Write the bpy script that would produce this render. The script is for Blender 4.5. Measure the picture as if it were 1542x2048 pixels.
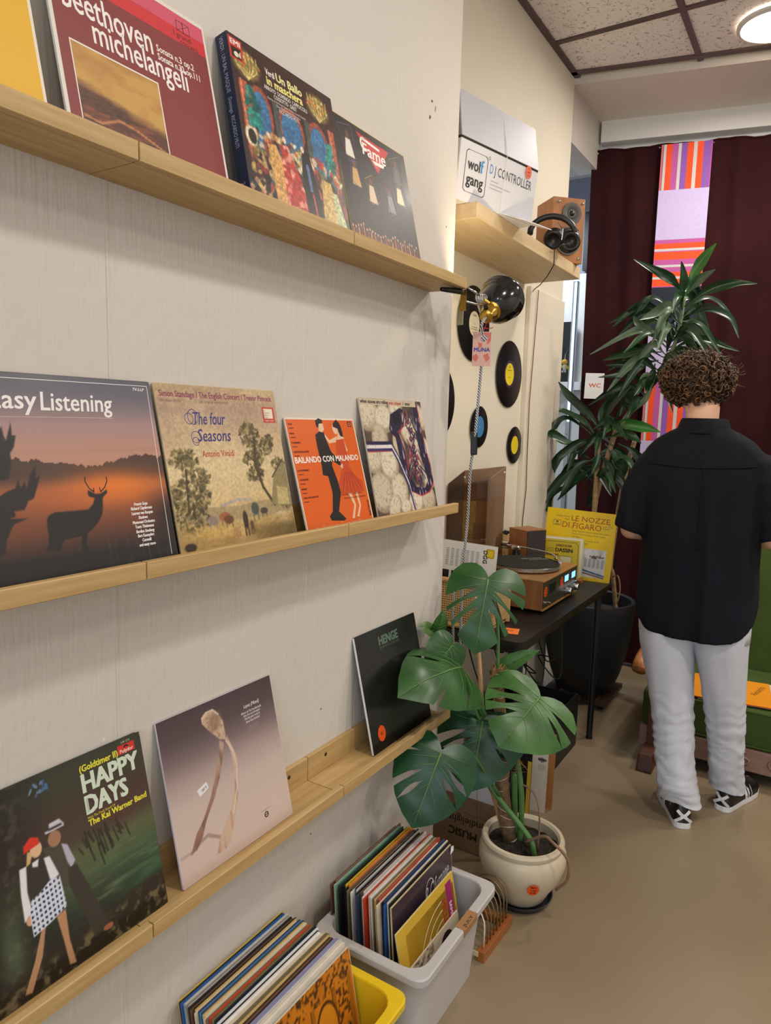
import bpy, bmesh, math, random
import numpy as np
from mathutils import Vector, Matrix, Euler
from mathutils.geometry import tessellate_polygon

for o in list(bpy.data.objects):
    bpy.data.objects.remove(o)
scene = bpy.context.scene
COL = scene.collection
PI = math.pi
R = math.radians
rng = random.Random(7)

# ------------------------------------------------------------------ camera
cam_data = bpy.data.cameras.new('camera')
cam = bpy.data.objects.new('camera', cam_data)
COL.objects.link(cam)
YAW, PITCH, ROLL = -0.5596, -0.1296, 0.0259
_f = Vector((math.sin(YAW)*math.cos(PITCH), math.cos(YAW)*math.cos(PITCH), math.sin(PITCH)))
_r = Vector((math.cos(YAW), -math.sin(YAW), 0))
_u = _r.cross(_f)
_r, _u = _r*math.cos(ROLL)+_u*math.sin(ROLL), _u*math.cos(ROLL)-_r*math.sin(ROLL)
cam.matrix_world = Matrix(((_r.x, _u.x, -_f.x, 1.015), (_r.y, _u.y, -_f.y, 0.0), (_r.z, _u.z, -_f.z, 1.48), (0, 0, 0, 1)))
cam_data.sensor_fit = 'HORIZONTAL'
cam_data.sensor_width = 36.0
cam_data.lens = 36.0*1409.33/1542.0
cam_data.clip_start = 0.02
scene.camera = cam

# ------------------------------------------------------------------ world and light
world = bpy.data.worlds.new('daylight')
scene.world = world
world.use_nodes = True
bg = world.node_tree.nodes['Background']
bg.inputs[0].default_value = (0.72, 0.84, 1.0, 1)
bg.inputs[1].default_value = 1.0

def area(name, loc, rot, sx, sy, power, color, shape='RECTANGLE', spread=PI):
    d = bpy.data.lights.new(name, 'AREA')
    d.shape = shape; d.size = sx; d.size_y = sy; d.energy = power; d.color = color; d.spread = spread
    o = bpy.data.objects.new(name, d); COL.objects.link(o)
    o.location = loc; o.rotation_euler = rot
    return o
# daylight coming in by the shop window in the front wall, behind the camera
area('window_daylight', (1.75, -2.72, 1.55), (R(90), 0, 0), 2.9, 2.1, 40.0, (0.78, 0.89, 1.0))
# round ceiling lamps set into the tile grid (only the first is in view)
LAMPS = [(0.64, 3.69), (1.84, 3.69), (1.50, 1.29), (2.44, 2.49), (1.50, -0.51), (2.70, -0.51)]
POW = [20.0, 26.0, 24.0, 20.0, 8.0, 6.0]
for i, (x, y) in enumerate(LAMPS):
    area('ceiling_lamp_light', (x, y, 3.185), (0, 0, 0), 0.24, 0.24, POW[i], (1.0, 0.925, 0.835), 'DISK')

area('back_room_fill', (-1.1, 4.6, 3.05), (0, 0, 0), 0.5, 0.5, 34.0, (0.78, 0.88, 1.0))  # added fill without a fixture, brightens the back room
scene.view_settings.view_transform = 'Standard'
scene.view_settings.look = 'None'
scene.view_settings.gamma = 1.0
scene.view_settings.use_curve_mapping = False
scene.view_settings.exposure = -0.17

# ------------------------------------------------------------------ colour and material helpers
def lin(c):
    return c/12.92 if c <= 0.04045 else ((c+0.055)/1.055)**2.4
def hexc(h):
    if not isinstance(h, str):
        return tuple(h)
    h = h.lstrip('#')
    return tuple(lin(int(h[i:i+2], 16)/255.0) for i in (0, 2, 4))
MATS = {}
def mat(name, color, rough=0.55, metal=0.0, vary=0.0, vscale=8.0, bump=0.0, bscale=60.0, stretch=(1, 1, 1), color2=None, coat=0.0, spec=None, sheen=0.0, detail=4.0):
    """procedural principled material: colour varied by noise, noise relief"""
    if name in MATS:
        return MATS[name]
    m = bpy.data.materials.new(name); m.use_nodes = True
    nt = m.node_tree; b = nt.nodes['Principled BSDF']
    c = hexc(color)
    b.inputs['Base Color'].default_value = (*c, 1)
    b.inputs['Roughness'].default_value = rough
    b.inputs['Metallic'].default_value = metal
    if coat: b.inputs['Coat Weight'].default_value = coat
    if sheen:
        b.inputs['Sheen Weight'].default_value = sheen
    if spec is not None: b.inputs['Specular IOR Level'].default_value = spec
    if vary or bump or color2 is not None:
        tc = nt.nodes.new('ShaderNodeTexCoord'); mp = nt.nodes.new('ShaderNodeMapping')
        mp.inputs['Scale'].default_value = stretch
        nt.links.new(tc.outputs['Object'], mp.inputs['Vector'])
    if vary or color2 is not None:
        n = nt.nodes.new('ShaderNodeTexNoise'); n.inputs['Scale'].default_value = vscale; n.inputs['Detail'].default_value = detail
        nt.links.new(mp.outputs[0], n.inputs['Vector'])
        rp = nt.nodes.new('ShaderNodeValToRGB')
        c2 = hexc(color2) if color2 is not None else tuple(min(1, x*(1+vary)) for x in c)
        c1 = c if color2 is not None else tuple(x*(1-vary) for x in c)
        rp.color_ramp.elements[0].position = 0.33; rp.color_ramp.elements[1].position = 0.67
        rp.color_ramp.elements[0].color = (*c1, 1); rp.color_ramp.elements[1].color = (*c2, 1)
        nt.links.new(n.outputs['Fac'], rp.inputs[0]); nt.links.new(rp.outputs[0], b.inputs['Base Color'])
    if bump:
        n2 = nt.nodes.new('ShaderNodeTexNoise'); n2.inputs['Scale'].default_value = bscale; n2.inputs['Detail'].default_value = 3
        nt.links.new(mp.outputs[0], n2.inputs['Vector'])
        bp = nt.nodes.new('ShaderNodeBump'); bp.inputs['Strength'].default_value = bump; bp.inputs['Distance'].default_value = 0.004
        nt.links.new(n2.outputs['Fac'], bp.inputs['Height']); nt.links.new(bp.outputs[0], b.inputs['Normal'])
    MATS[name] = m
    return m
def wood(name, c1, c2, axis=1, rough=0.5, scale=1.0, coat=0.0):
    if name in MATS: return MATS[name]
    st = [26*scale]*3; st[axis] = 1.6*scale
    return mat(name, c1, rough, color2=c2, vscale=2.2, stretch=tuple(st), bump=0.12, bscale=6.0, coat=coat, detail=6.0)
def emit(name, color, strength):
    if name in MATS: return MATS[name]
    m = bpy.data.materials.new(name); m.use_nodes = True
    b = m.node_tree.nodes['Principled BSDF']
    b.inputs['Base Color'].default_value = (*hexc(color), 1)
    b.inputs['Emission Color'].default_value = (*hexc(color), 1)
    b.inputs['Emission Strength'].default_value = strength
    MATS[name] = m; return m
def printmat(name, rough=0.5, coat=0.0):
    """ink on paper: colours come from the mesh's colour attribute"""
    if name in MATS: return MATS[name]
    m = bpy.data.materials.new(name); m.use_nodes = True
    nt = m.node_tree; b = nt.nodes['Principled BSDF']
    a = nt.nodes.new('ShaderNodeVertexColor'); a.layer_name = 'ink'
    nt.links.new(a.outputs['Color'], b.inputs['Base Color'])
    b.inputs['Roughness'].default_value = rough
    b.inputs['Coat Weight'].default_value = coat; b.inputs['Coat Roughness'].default_value = 0.12
    MATS[name] = m; return m

# ------------------------------------------------------------------ object helpers
def props(o, label=None, cat=None, group=None, kind=None):
    if label: o['label'] = label
    if cat: o['category'] = cat
    if group: o['group'] = group
    if kind: o['kind'] = kind
    return o
def thing(name, label, cat, loc=(0, 0, 0), rot=(0, 0, 0), group=None):
    o = bpy.data.objects.new(name, None); COL.objects.link(o)
    o.empty_display_size = 0.05
    o.location = loc; o.rotation_euler = rot
    return props(o, label, cat, group)
class MB:
    """collects shapes into one mesh"""
    def __init__(s):
        s.v = []; s.f = []; s.m = []
    def add(s, verts, faces, mi=0, M=None):
        b = len(s.v)
        for p in verts:
            p = Vector(p)
            s.v.append(M @ p if M is not None else p)
        for f in faces:
            s.f.append([i+b for i in f]); s.m.append(mi)
        return s
    def box(s, x0, x1, y0, y1, z0, z1, mi=0, M=None):
        v = [(x0, y0, z0), (x1, y0, z0), (x1, y1, z0), (x0, y1, z0), (x0, y0, z1), (x1, y0, z1), (x1, y1, z1), (x0, y1, z1)]
        return s.add(v, [(3, 2, 1, 0), (4, 5, 6, 7), (0, 1, 5, 4), (1, 2, 6, 5), (2, 3, 7, 6), (3, 0, 4, 7)], mi, M)
    def hexa(s, lo, hi, mi=0, M=None):
        """eight corners: lo ring of four, hi ring of four"""
        return s.add(list(lo)+list(hi), [(3, 2, 1, 0), (4, 5, 6, 7), (0, 1, 5, 4), (1, 2, 6, 5), (2, 3, 7, 6), (3, 0, 4, 7)], mi, M)
    def prism(s, poly, z0, z1, mi=0, M=None):
        n = len(poly)
        v = [(x, y, z0) for x, y in poly]+[(x, y, z1) for x, y in poly]
        f = [list(range(n))[::-1], list(range(n, 2*n))]+[(i, (i+1) % n, n+(i+1) % n, n+i) for i in range(n)]
        return s.add(v, f, mi, M)
    def tube(s, pts, r, n=8, mi=0, caps=True, flat=None, M=None):
        pts = [Vector(p) for p in pts]
        rs = list(r) if hasattr(r, '__len__') else [r]*len(pts)
        up = Vector((0, 0, 1)); vs = []; prev = None
        for i, p in enumerate(pts):
            d = (pts[min(i+1, len(pts)-1)]-pts[max(i-1, 0)]).normalized()
            if prev is None:
                a = d.cross(up)
                if a.length < 1e-3: a = d.cross(Vector((1, 0, 0)))
            else:
                a = prev-d*prev.dot(d)
                if a.length < 1e-5: a = d.cross(up)
            a.normalize(); prev = a; b2 = d.cross(a)
            for k in range(n):
                t = 2*PI*k/n
                vs.append(p+a*math.cos(t)*rs[i]+b2*math.sin(t)*rs[i])
        f = []
        for i in range(len(pts)-1):
            for k in range(n):
                f.append((i*n+k, i*n+(k+1) % n, (i+1)*n+(k+1) % n, (i+1)*n+k))
        if caps:
            f.append(list(range(n))[::-1]); f.append([(len(pts)-1)*n+k for k in range(n)])
        return s.add(vs, f, mi, M)
    def lathe(s, prof, n=24, c=(0, 0, 0), mi=0, M=None, a0=0, a1=2*PI):
        full = abs(a1-a0-2*PI) < 1e-6
        m = n if full else n+1
        vs = []
        for k in range(m):
            t = a0+(a1-a0)*k/n
            for r, z in prof:
                vs.append((c[0]+r*math.cos(t), c[1]+r*math.sin(t), c[2]+z))
        q = len(prof); f = []
        for k in range(n):
            k2 = (k+1) % m
            for j in range(q-1):
                if prof[j][0] < 1e-7 and prof[j+1][0] < 1e-7: continue
                if prof[j][0] < 1e-7: f.append((k*q, k2*q+j+1, k*q+j+1))
                elif prof[j+1][0] < 1e-7: f.append((k*q+j, k2*q+j, k*q+j+1))
                else: f.append((k*q+j, k2*q+j, k2*q+j+1, k*q+j+1))
        return s.add(vs, f, mi, M)
    def ball(s, c, r, nu=12, nv=8, mi=0, M=None):
        rx, ry, rz = r if hasattr(r, '__len__') else (r, r, r)
        vs = [(c[0], c[1], c[2]-rz)]
        for j in range(1, nv):
            a = -PI/2+PI*j/nv
            for i in range(nu):
                t = 2*PI*i/nu
                vs.append((c[0]+rx*math.cos(a)*math.cos(t), c[1]+ry*math.cos(a)*math.sin(t), c[2]+rz*math.sin(a)))
        vs.append((c[0], c[1], c[2]+rz)); top = len(vs)-1; f = []
        for i in range(nu):
            f.append((0, 1+(i+1) % nu, 1+i)); f.append((top, 1+(nv-2)*nu+i, 1+(nv-2)*nu+(i+1) % nu))
            for j in range(nv-2):
                f.append((1+j*nu+i, 1+j*nu+(i+1) % nu, 1+(j+1)*nu+(i+1) % nu, 1+(j+1)*nu+i))
        return s.add(vs, f, mi, M)
    def grid(s, fn, nu, nv, mi=0, M=None, flip=False):
        vs = [fn(i/nu, j/nv) for j in range(nv+1) for i in range(nu+1)]
        w = nu+1
        f = [(j*w+i, j*w+i+1, (j+1)*w+i+1, (j+1)*w+i) for j in range(nv) for i in range(nu)]
        if flip: f = [q[::-1] for q in f]
        return s.add(vs, f, mi, M)
    def loft(s, rings, mi=0, caps=True, M=None):
        n = len(rings[0]); vs = [p for r in rings for p in r]
        f = [(i*n+k, i*n+(k+1) % n, (i+1)*n+(k+1) % n, (i+1)*n+k) for i in range(len(rings)-1) for k in range(n)]
        if caps: f += [list(range(n))[::-1], [(len(rings)-1)*n+k for k in range(n)]]
        return s.add(vs, f, mi, M)
    def mesh(s, name, mats, smooth=False, bevel=0.0, segs=2, weld=False, off=(0, 0, 0)):
        me = bpy.data.meshes.new(name)
        o = Vector(off)
        me.from_pydata([v-o for v in s.v], [], s.f)
        for m in (mats if isinstance(mats, (list, tuple)) else [mats]): me.materials.append(m)
        me.polygons.foreach_set('material_index', s.m)
        if bevel or weld:
            bm = bmesh.new(); bm.from_mesh(me)
            if weld: bmesh.ops.remove_doubles(bm, verts=bm.verts, dist=1e-5)
            bmesh.ops.recalc_face_normals(bm, faces=bm.faces)
            if bevel:
                ed = [e for e in bm.edges if len(e.link_faces) == 2 and e.calc_face_angle(0) > 0.5]
                bmesh.ops.bevel(bm, geom=ed, offset=bevel, segments=segs, affect='EDGES', profile=0.6, clamp_overlap=True)
            bm.to_mesh(me); bm.free()
        if smooth:
            me.polygons.foreach_set('use_smooth', [True]*len(me.polygons))
            if smooth == 'auto':
                me.set_sharp_from_angle(angle=R(38))
        me.update()
        return me
def link(name, me, parent=None, loc=None, rot=None):
    o = bpy.data.objects.new(name, me); COL.objects.link(o)
    if parent is not None: o.parent = parent
    if loc is not None: o.location = loc
    if rot is not None: o.rotation_euler = rot
    return o
def part(name, mb, mats, parent=None, smooth=False, bevel=0.0, segs=2, weld=False, world=False, loc=None, rot=None):
    """one mesh object; world=True: the shapes are in world coordinates and the parent is an unrotated Empty"""
    off = (0, 0, 0)
    if world and parent is not None:
        p = parent; off = Vector((0, 0, 0))
        while p is not None:
            off += p.location; p = p.parent
    return link(name, mb.mesh(name, mats, smooth, bevel, segs, weld, off), parent, loc, rot)
def struct(name, mb, mats, label, cat, **k):
    o = part(name, mb, mats, **k)
    return props(o, label, cat, kind='structure')
def copy_tree(o, parent=None):
    c = o.copy(); COL.objects.link(c); c.parent = parent
    for ch in list(o.children): copy_tree(ch, c)
    return c

# ------------------------------------------------------------------ print helpers (covers, labels, signs)
_font_cache = {}
def glyphs(s):
    """outline of a string in the built-in font as 2D triangles, cap height 1"""
    if s in _font_cache: return _font_cache[s]
    cu = bpy.data.curves.new('lettering', 'FONT'); cu.body = s; cu.resolution_u = 2; cu.size = 1.0
    o = bpy.data.objects.new('lettering', cu); COL.objects.link(o)
    me = bpy.data.meshes.new_from_object(o.evaluated_get(bpy.context.evaluated_depsgraph_get()))
    v = np.array([(p.co.x, p.co.y) for p in me.vertices]) if len(me.vertices) else np.zeros((0, 2))
    f = [list(p.vertices) for p in me.polygons]
    bpy.data.objects.remove(o); bpy.data.curves.remove(cu); bpy.data.meshes.remove(me)
    v = v/0.70
    _font_cache[s] = (v, f)
    return v, f
class Print:
    """flat ink: coloured shapes on a w x h rectangle seen from -Y, x to the right, z up"""
    def __init__(s, w, h, y=0.0):
        s.w, s.h, s.y = w, h, y
        s.v = []; s.f = []; s.c = []; s.layer = 0; s.vc = []
    def up(s, n=1): s.layer += n; return s
    def _put(s, uv, faces, col):
        b = len(s.v); y = s.y-(s.layer+1)*6e-5
        s.v += [(u*s.w, y, v*s.h) for u, v in uv]
        c = hexc(col); s.vc += [c]*len(uv)
        for f in faces:
            f = [i+b for i in f]
            # face the viewer (-Y): anticlockwise in u, v
            a = 0.0
            for k in range(len(f)):
                p, q = s.v[f[k]], s.v[f[(k+1) % len(f)]]; a += p[0]*q[2]-q[0]*p[2]
            s.f.append(f if a > 0 else f[::-1])
        return s
    def rect(s, u0, v0, u1, v1, col): return s._put([(u0, v0), (u1, v0), (u1, v1), (u0, v1)], [(0, 1, 2, 3)], col)
    def poly(s, pts, col):
        tri = tessellate_polygon([[Vector((p[0], p[1], 0)) for p in pts]])
        return s._put(pts, [list(t) for t in tri], col)
    def ell(s, cu, cv, ru, rv, col, n=24, rot=0.0):
        c, si = math.cos(rot), math.sin(rot)
        pts = [(cu+ru*math.cos(2*PI*k/n)*c-rv*math.sin(2*PI*k/n)*si, cv+ru*math.cos(2*PI*k/n)*si+rv*math.sin(2*PI*k/n)*c) for k in range(n)]
        return s._put(pts, [list(range(n))], col)
    def ring(s, cu, cv, r0, r1, col, n=32, a0=0.0, a1=2*PI, asp=1.0):
        pts = []
        for k in range(n+1):
            t = a0+(a1-a0)*k/n
            pts += [(cu+r0*math.cos(t), cv+r0*asp*math.sin(t)), (cu+r1*math.cos(t), cv+r1*asp*math.sin(t))]
        return s._put(pts, [(2*k, 2*k+1, 2*k+3, 2*k+2) for k in range(n)], col)
    def line(s, pts, wd, col):
        for (a, b) in zip(pts[:-1], pts[1:]):
            dx, dy = b[0]-a[0], b[1]-a[1]; L = math.hypot(dx, dy) or 1
            nx, ny = -dy/L*wd/2, dx/L*wd/2
            s._put([(a[0]-nx, a[1]-ny), (b[0]-nx, b[1]-ny), (b[0]+nx, b[1]+ny), (a[0]+nx, a[1]+ny)], [(0, 1, 2, 3)], col)
        return s
    def frame(s, u0, v0, u1, v1, wd, col):
        return s.line([(u0, v0), (u1, v0), (u1, v1), (u0, v1), (u0, v0)], wd, col)
    def text(s, t, u0, v0, cap, col, u1=None, sx=1.0, shear=0.0, rot=0.0, bold=0.0, align='L', flipx=False):
        """cap = cap height as a fraction of h; u1: stretch the line to end there"""
        v, f = glyphs(t)
        if not len(v): return s
        v = v.copy(); x0 = v[:, 0].min(); v[:, 0] -= x0
        wd = v[:, 0].max()
        k = cap*s.h/s.w
        if u1 is not None: v[:, 0] *= (u1-u0)/wd
        else: v[:, 0] *= k*sx
        tw = v[:, 0].max()
        if align == 'R': v[:, 0] -= tw
        elif align == 'C': v[:, 0] -= tw/2
        if flipx: v[:, 0] = (v[:, 0].max()+v[:, 0].min())-v[:, 0]
        v[:, 0] += v[:, 1]*k*shear
        v[:, 1] *= cap
        if rot:
            c, si = math.cos(rot), math.sin(rot); X = v[:, 0]*s.w; Y = v[:, 1]*s.h
            v = np.stack([(X*c-Y*si)/s.w, (X*si+Y*c)/s.h], 1)
        offs = [(0, 0)] if not bold else [(0, 0), (bold, 0), (0, bold*0.6), (bold, bold*0.6)]
        for j, (bx, by) in enumerate(offs):
            s.y -= 4e-6*j
            s._put([(u0+p[0]+bx, v0+p[1]+by) for p in v], f, col)
            s.y += 4e-6*j
        return s
    def canvas(s, cv, u0=0.0, v0=0.0, u1=1.0, v1=1.0):
        """a painted picture as a grid of coloured points"""
        n, m = cv.a.shape[0], cv.a.shape[1]
        b = len(s.v); y = s.y-(s.layer+1)*6e-5
        for j in range(n):
            for i in range(m):
                s.v.append(((u0+(u1-u0)*i/(m-1))*s.w, y, (v0+(v1-v0)*j/(n-1))*s.h))
        s.vc += [tuple(c) for c in cv.linear().reshape(-1, 3)]
        for j in range(n-1):
            for i in range(m-1):
                q = b+j*m+i
                s.f.append((q, q+1, q+m+1, q+m))
        return s
    def build(s, name, parent, rough=0.5, coat=0.0, loc=None, rot=None):
        me = bpy.data.meshes.new(name)
        me.from_pydata(s.v, [], s.f)
        at = me.color_attributes.new('ink', 'FLOAT_COLOR', 'POINT')
        arr = np.ones((len(s.v), 4), dtype=np.float32); arr[:, :3] = np.array(s.vc, dtype=np.float32)
        at.data.foreach_set('color', arr.ravel())
        me.materials.append(printmat('ink_%d_%d' % (int(rough*100), int(coat*100)), rough, coat))
        return link(name, me, parent, loc, rot)
class Canvas:
    """a small painting in memory, colours in sRGB 0..1, u to the right, v up"""
    def __init__(s, n, m=None, col='#ffffff', seed=1):
        m = m or n
        s.a = np.zeros((n, m, 3)); s.a[:] = s.srgb(col)
        s.U, s.V = np.meshgrid(np.linspace(0, 1, m), np.linspace(0, 1, n))
        s.rs = np.random.RandomState(seed)
    @staticmethod
    def srgb(h):
        if not isinstance(h, str): return np.array(h, float)
        h = h.lstrip('#'); return np.array([int(h[i:i+2], 16)/255.0 for i in (0, 2, 4)])
    def linear(s):
        c = np.clip(s.a, 0, 1); return np.where(c <= 0.04045, c/12.92, ((c+0.055)/1.055)**2.4)
    def noise(s, fx, fy=None, octv=3):
        fy = fy or fx; out = 0; amp = 1.0; tot = 0
        for _ in range(octv):
            g = s.rs.rand(int(fy)+2, int(fx)+2)
            x = s.U*fx; y = s.V*fy
            xi = np.minimum(x.astype(int), int(fx)); yi = np.minimum(y.astype(int), int(fy)); xf = x-xi; yf = y-yi
            xf = xf*xf*(3-2*xf); yf = yf*yf*(3-2*yf)
            xj = np.minimum(xi+1, g.shape[1]-1); yj = np.minimum(yi+1, g.shape[0]-1)
            out = out+amp*((g[yi, xi]*(1-xf)+g[yi, xj]*xf)*(1-yf)+(g[yj, xi]*(1-xf)+g[yj, xj]*xf)*yf)
            tot += amp; amp *= 0.55; fx *= 2; fy *= 2
        return out/tot
    def mix(s, mask, col):
        mk = np.clip(mask, 0, 1)[..., None]
        s.a = s.a*(1-mk)+s.srgb(col)*mk; return s
    def grad(s, stops):
        vs = [p for p, _ in stops]; cs = np.array([s.srgb(c) for _, c in stops])
        for k in range(3): s.a[..., k] = np.interp(s.V, vs, cs[:, k])
        return s
    def speckle(s, amt, f=60, octv=2):
        s.a = s.a*(1+amt*(s.noise(f, f, octv)-0.5)[..., None]*2); return s
    def ellm(s, cu, cv, ru, rv, rot=0.0, soft=0.15):
        c, si = math.cos(rot), math.sin(rot); x = s.U-cu; y = s.V-cv
        d = np.sqrt(((x*c+y*si)/ru)**2+((-x*si+y*c)/rv)**2)
        return np.clip((1-d)/soft+0.5, 0, 1)
    def ell(s, cu, cv, ru, rv, col, rot=0.0, soft=0.15, k=1.0): return s.mix(s.ellm(cu, cv, ru, rv, rot, soft)*k, col)
    def polym(s, pts):
        ins = np.zeros(s.U.shape, bool); n = len(pts)
        for i in range(n):
            x0, y0 = pts[i]; x1, y1 = pts[(i+1) % n]
            if y0 == y1: continue
            c = ((y0 > s.V) != (y1 > s.V)) & (s.U < (x1-x0)*(s.V-y0)/(y1-y0)+x0)
            ins ^= c
        # soft edge one grid step wide
        d2 = np.full(s.U.shape, 9.0)
        for i in range(n):
            x0, y0 = pts[i]; x1, y1 = pts[(i+1) % n]; dx, dy = x1-x0, y1-y0
            t = np.clip(((s.U-x0)*dx+(s.V-y0)*dy)/(dx*dx+dy*dy+1e-12), 0, 1)
            d2 = np.minimum(d2, (s.U-x0-t*dx)**2+(s.V-y0-t*dy)**2)
        d = np.sqrt(d2)*np.where(ins, 1.0, -1.0)
        return np.clip(d*s.U.shape[1]*0.8+0.5, 0, 1)
    def poly(s, pts, col, k=1.0): return s.mix(s.polym(pts)*k, col)
    def linem(s, pts, wd):
        out = np.zeros(s.U.shape)
        for (x0, y0), (x1, y1) in zip(pts[:-1], pts[1:]):
            dx, dy = x1-x0, y1-y0; L2 = dx*dx+dy*dy+1e-12
            t = np.clip(((s.U-x0)*dx+(s.V-y0)*dy)/L2, 0, 1)
            d = np.hypot(s.U-x0-t*dx, s.V-y0-t*dy)
            out = np.maximum(out, np.clip((wd/2-d)/(0.004)+0.5, 0, 1))
        return out
    def line(s, pts, wd, col, k=1.0): return s.mix(s.linem(pts, wd)*k, col)
    def blobs(s, cu, cv, ru, rv, n, size, cols, k=0.85):
        for _ in range(n):
            a = s.rs.rand()*2*PI; q = math.sqrt(s.rs.rand())
            s.ell(cu+ru*q*math.cos(a), cv+rv*q*math.sin(a), size*(0.5+s.rs.rand()), size*(0.35+0.5*s.rs.rand()), cols[s.rs.randint(len(cols))], s.rs.rand()*3, 0.5, k)
        return s

# ------------------------------------------------------------------ materials of the room
def wall_paint(name, c1, c2):
    """cream wall paint laid on with vertical brush strokes over rough plaster"""
    m = mat(name, c1, 0.6, color2=c2, vscale=1.1, detail=5)
    nt = m.node_tree; b = nt.nodes['Principled BSDF']
    tc = nt.nodes.new('ShaderNodeTexCoord')
    mp = nt.nodes.new('ShaderNodeMapping'); mp.inputs['Scale'].default_value = (70, 70, 5)
    n1 = nt.nodes.new('ShaderNodeTexNoise'); n1.inputs['Scale'].default_value = 1.6; n1.inputs['Detail'].default_value = 5
    n2 = nt.nodes.new('ShaderNodeTexNoise'); n2.inputs['Scale'].default_value = 45; n2.inputs['Detail'].default_value = 4
    ad = nt.nodes.new('ShaderNodeMath'); ad.operation = 'ADD'
    bp = nt.nodes.new('ShaderNodeBump'); bp.inputs['Strength'].default_value = 0.5; bp.inputs['Distance'].default_value = 0.003
    nt.links.new(tc.outputs['Object'], mp.inputs[0]); nt.links.new(mp.outputs[0], n1.inputs['Vector']); nt.links.new(tc.outputs['Object'], n2.inputs['Vector'])
    nt.links.new(n1.outputs['Fac'], ad.inputs[0]); nt.links.new(n2.outputs['Fac'], ad.inputs[1])
    nt.links.new(ad.outputs[0], bp.inputs['Height']); nt.links.new(bp.outputs[0], b.inputs['Normal'])
    return m
WALL = wall_paint('cream_wall_paint', '#d5cdc3', '#dad3ca')
WALL2 = mat('smooth_cream_paint', '#e2dac6', 0.6, vary=0.02, vscale=2, bump=0.05, bscale=25)
WHITE = mat('white_paint', '#dddad6', 0.6, vary=0.02, vscale=3)
FLOOR = mat('painted_concrete_floor', '#8b7a60', 0.36, color2='#938269', vscale=1.7, bump=0.06, bscale=22)
OAK = wood('light_oak', '#b3915c', '#c9a973', 1, 0.5)
OAKX = wood('light_oak_cross', '#b3915c', '#c9a973', 0, 0.5)
BLACKM = mat('black_powder_coat', '#141416', 0.42, vary=0.1, vscale=20)
BLACKP = mat('black_plastic', '#0d0d0e', 0.4)
CHROME = mat('chrome', '#c9c9c9', 0.18, 1.0)
BRASS = mat('brass', '#c9a24a', 0.22, 1.0)
CARD = mat('plain_card', '#d8d2c4', 0.7, vary=0.05, vscale=20)

# ------------------------------------------------------------------ room shell
CEIL = 3.25
AX = -0.27            # alcove wall plane
WY = 1.972            # where the near wall ends
AY = 3.775            # where the alcove wall ends
XR, YF = 3.4, -2.8    # right and front walls
mb = MB().box(-0.45, XR, YF, 6.2, -0.1, 0.0)
mb.box(-2.2, -0.45, 3.7, 6.2, -0.1, 0.0)
floor = struct('floor', mb, FLOOR, 'beige painted concrete floor', 'floor')
wall_left = struct('wall_left', MB().box(-0.45, 0, YF, WY, 0, CEIL), WALL, 'cream painted wall carrying the three picture ledges', 'wall')
wall_alcove = struct('wall_alcove', MB().box(-0.45, AX, WY, AY, 0, CEIL), WALL2, 'cream wall of the alcove hung with vinyl records', 'wall')
struct('wall_right', MB().box(XR, XR+0.15, YF, 6.2, 0, CEIL), WHITE, 'white wall on the far right of the shop', 'wall')
# front wall with the shop window behind the camera
mb = MB()
mb.box(-0.45, 0.25, YF-0.15, YF, 0, CEIL); mb.box(3.25, XR+0.15, YF-0.15, YF, 0, CEIL)
mb.box(0.25, 3.25, YF-0.15, YF, 0, 0.45); mb.box(0.25, 3.25, YF-0.15, YF, 2.65, CEIL)
struct('wall_front', mb, WHITE, 'white front wall around the shop window', 'wall')
# seams and scuffs of the old wall lining
mb = MB()
mb.box(-0.002, 0.0012, 0.752, 0.757, 0.0, 3.0)
part('paint_seam', mb, WALL, wall_left)
SCD = mat('dark_scuff', '#6d6762', 0.8); SCW = mat('white_filler', '#ece9e4', 0.7)
for y, z, dy, dz, m_ in ((1.801, 2.351, 0.012, 0.006, SCD), (1.825, 2.335, 0.004, 0.014, SCD), (1.792, 2.305, 0.012, 0.010, SCD), (1.298, 2.241, 0.003, 0.006, SCW), (1.897, 2.309, 0.003, 0.030, SCW), (1.901, 2.256, 0.003, 0.020, SCW), (1.914, 2.045, 0.004, 0.006, SCD), (0.722, 0.92, 0.006, 0.004, SCW), (0.767, 0.885, 0.005, 0.005, SCW), (1.338, 0.762, 0.008, 0.003, SCD), (1.752, 2.158, 0.004, 0.004, SCW), (1.304, 0.446, 0.006, 0.004, SCD)):
    part('scuff', MB().hexa([(-0.001, y, z), (0.0006, y, z), (0.0006, y+dy*0.3, z+dz), (-0.001, y+dy*0.3, z+dz)], [(-0.001, y+dy*0.5, z-dz*0.2), (0.0006, y+dy*0.5, z-dz*0.2), (0.0006, y+dy, z+dz*0.7), (-0.001, y+dy, z+dz*0.7)]), m_, wall_left)
# a vertical corner casing where the alcove wall steps forward
mb = MB().box(AX-0.02, AX+0.016, 3.27, AY, 0, 2.128)
part('door_panel', mb, WALL2, wall_alcove, bevel=0.004)
mb = MB().box(AX-0.01, AX+0.020, 3.262, 3.272, 0, 2.125)
part('edge_strip', mb, WALL2, wall_alcove)
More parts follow.
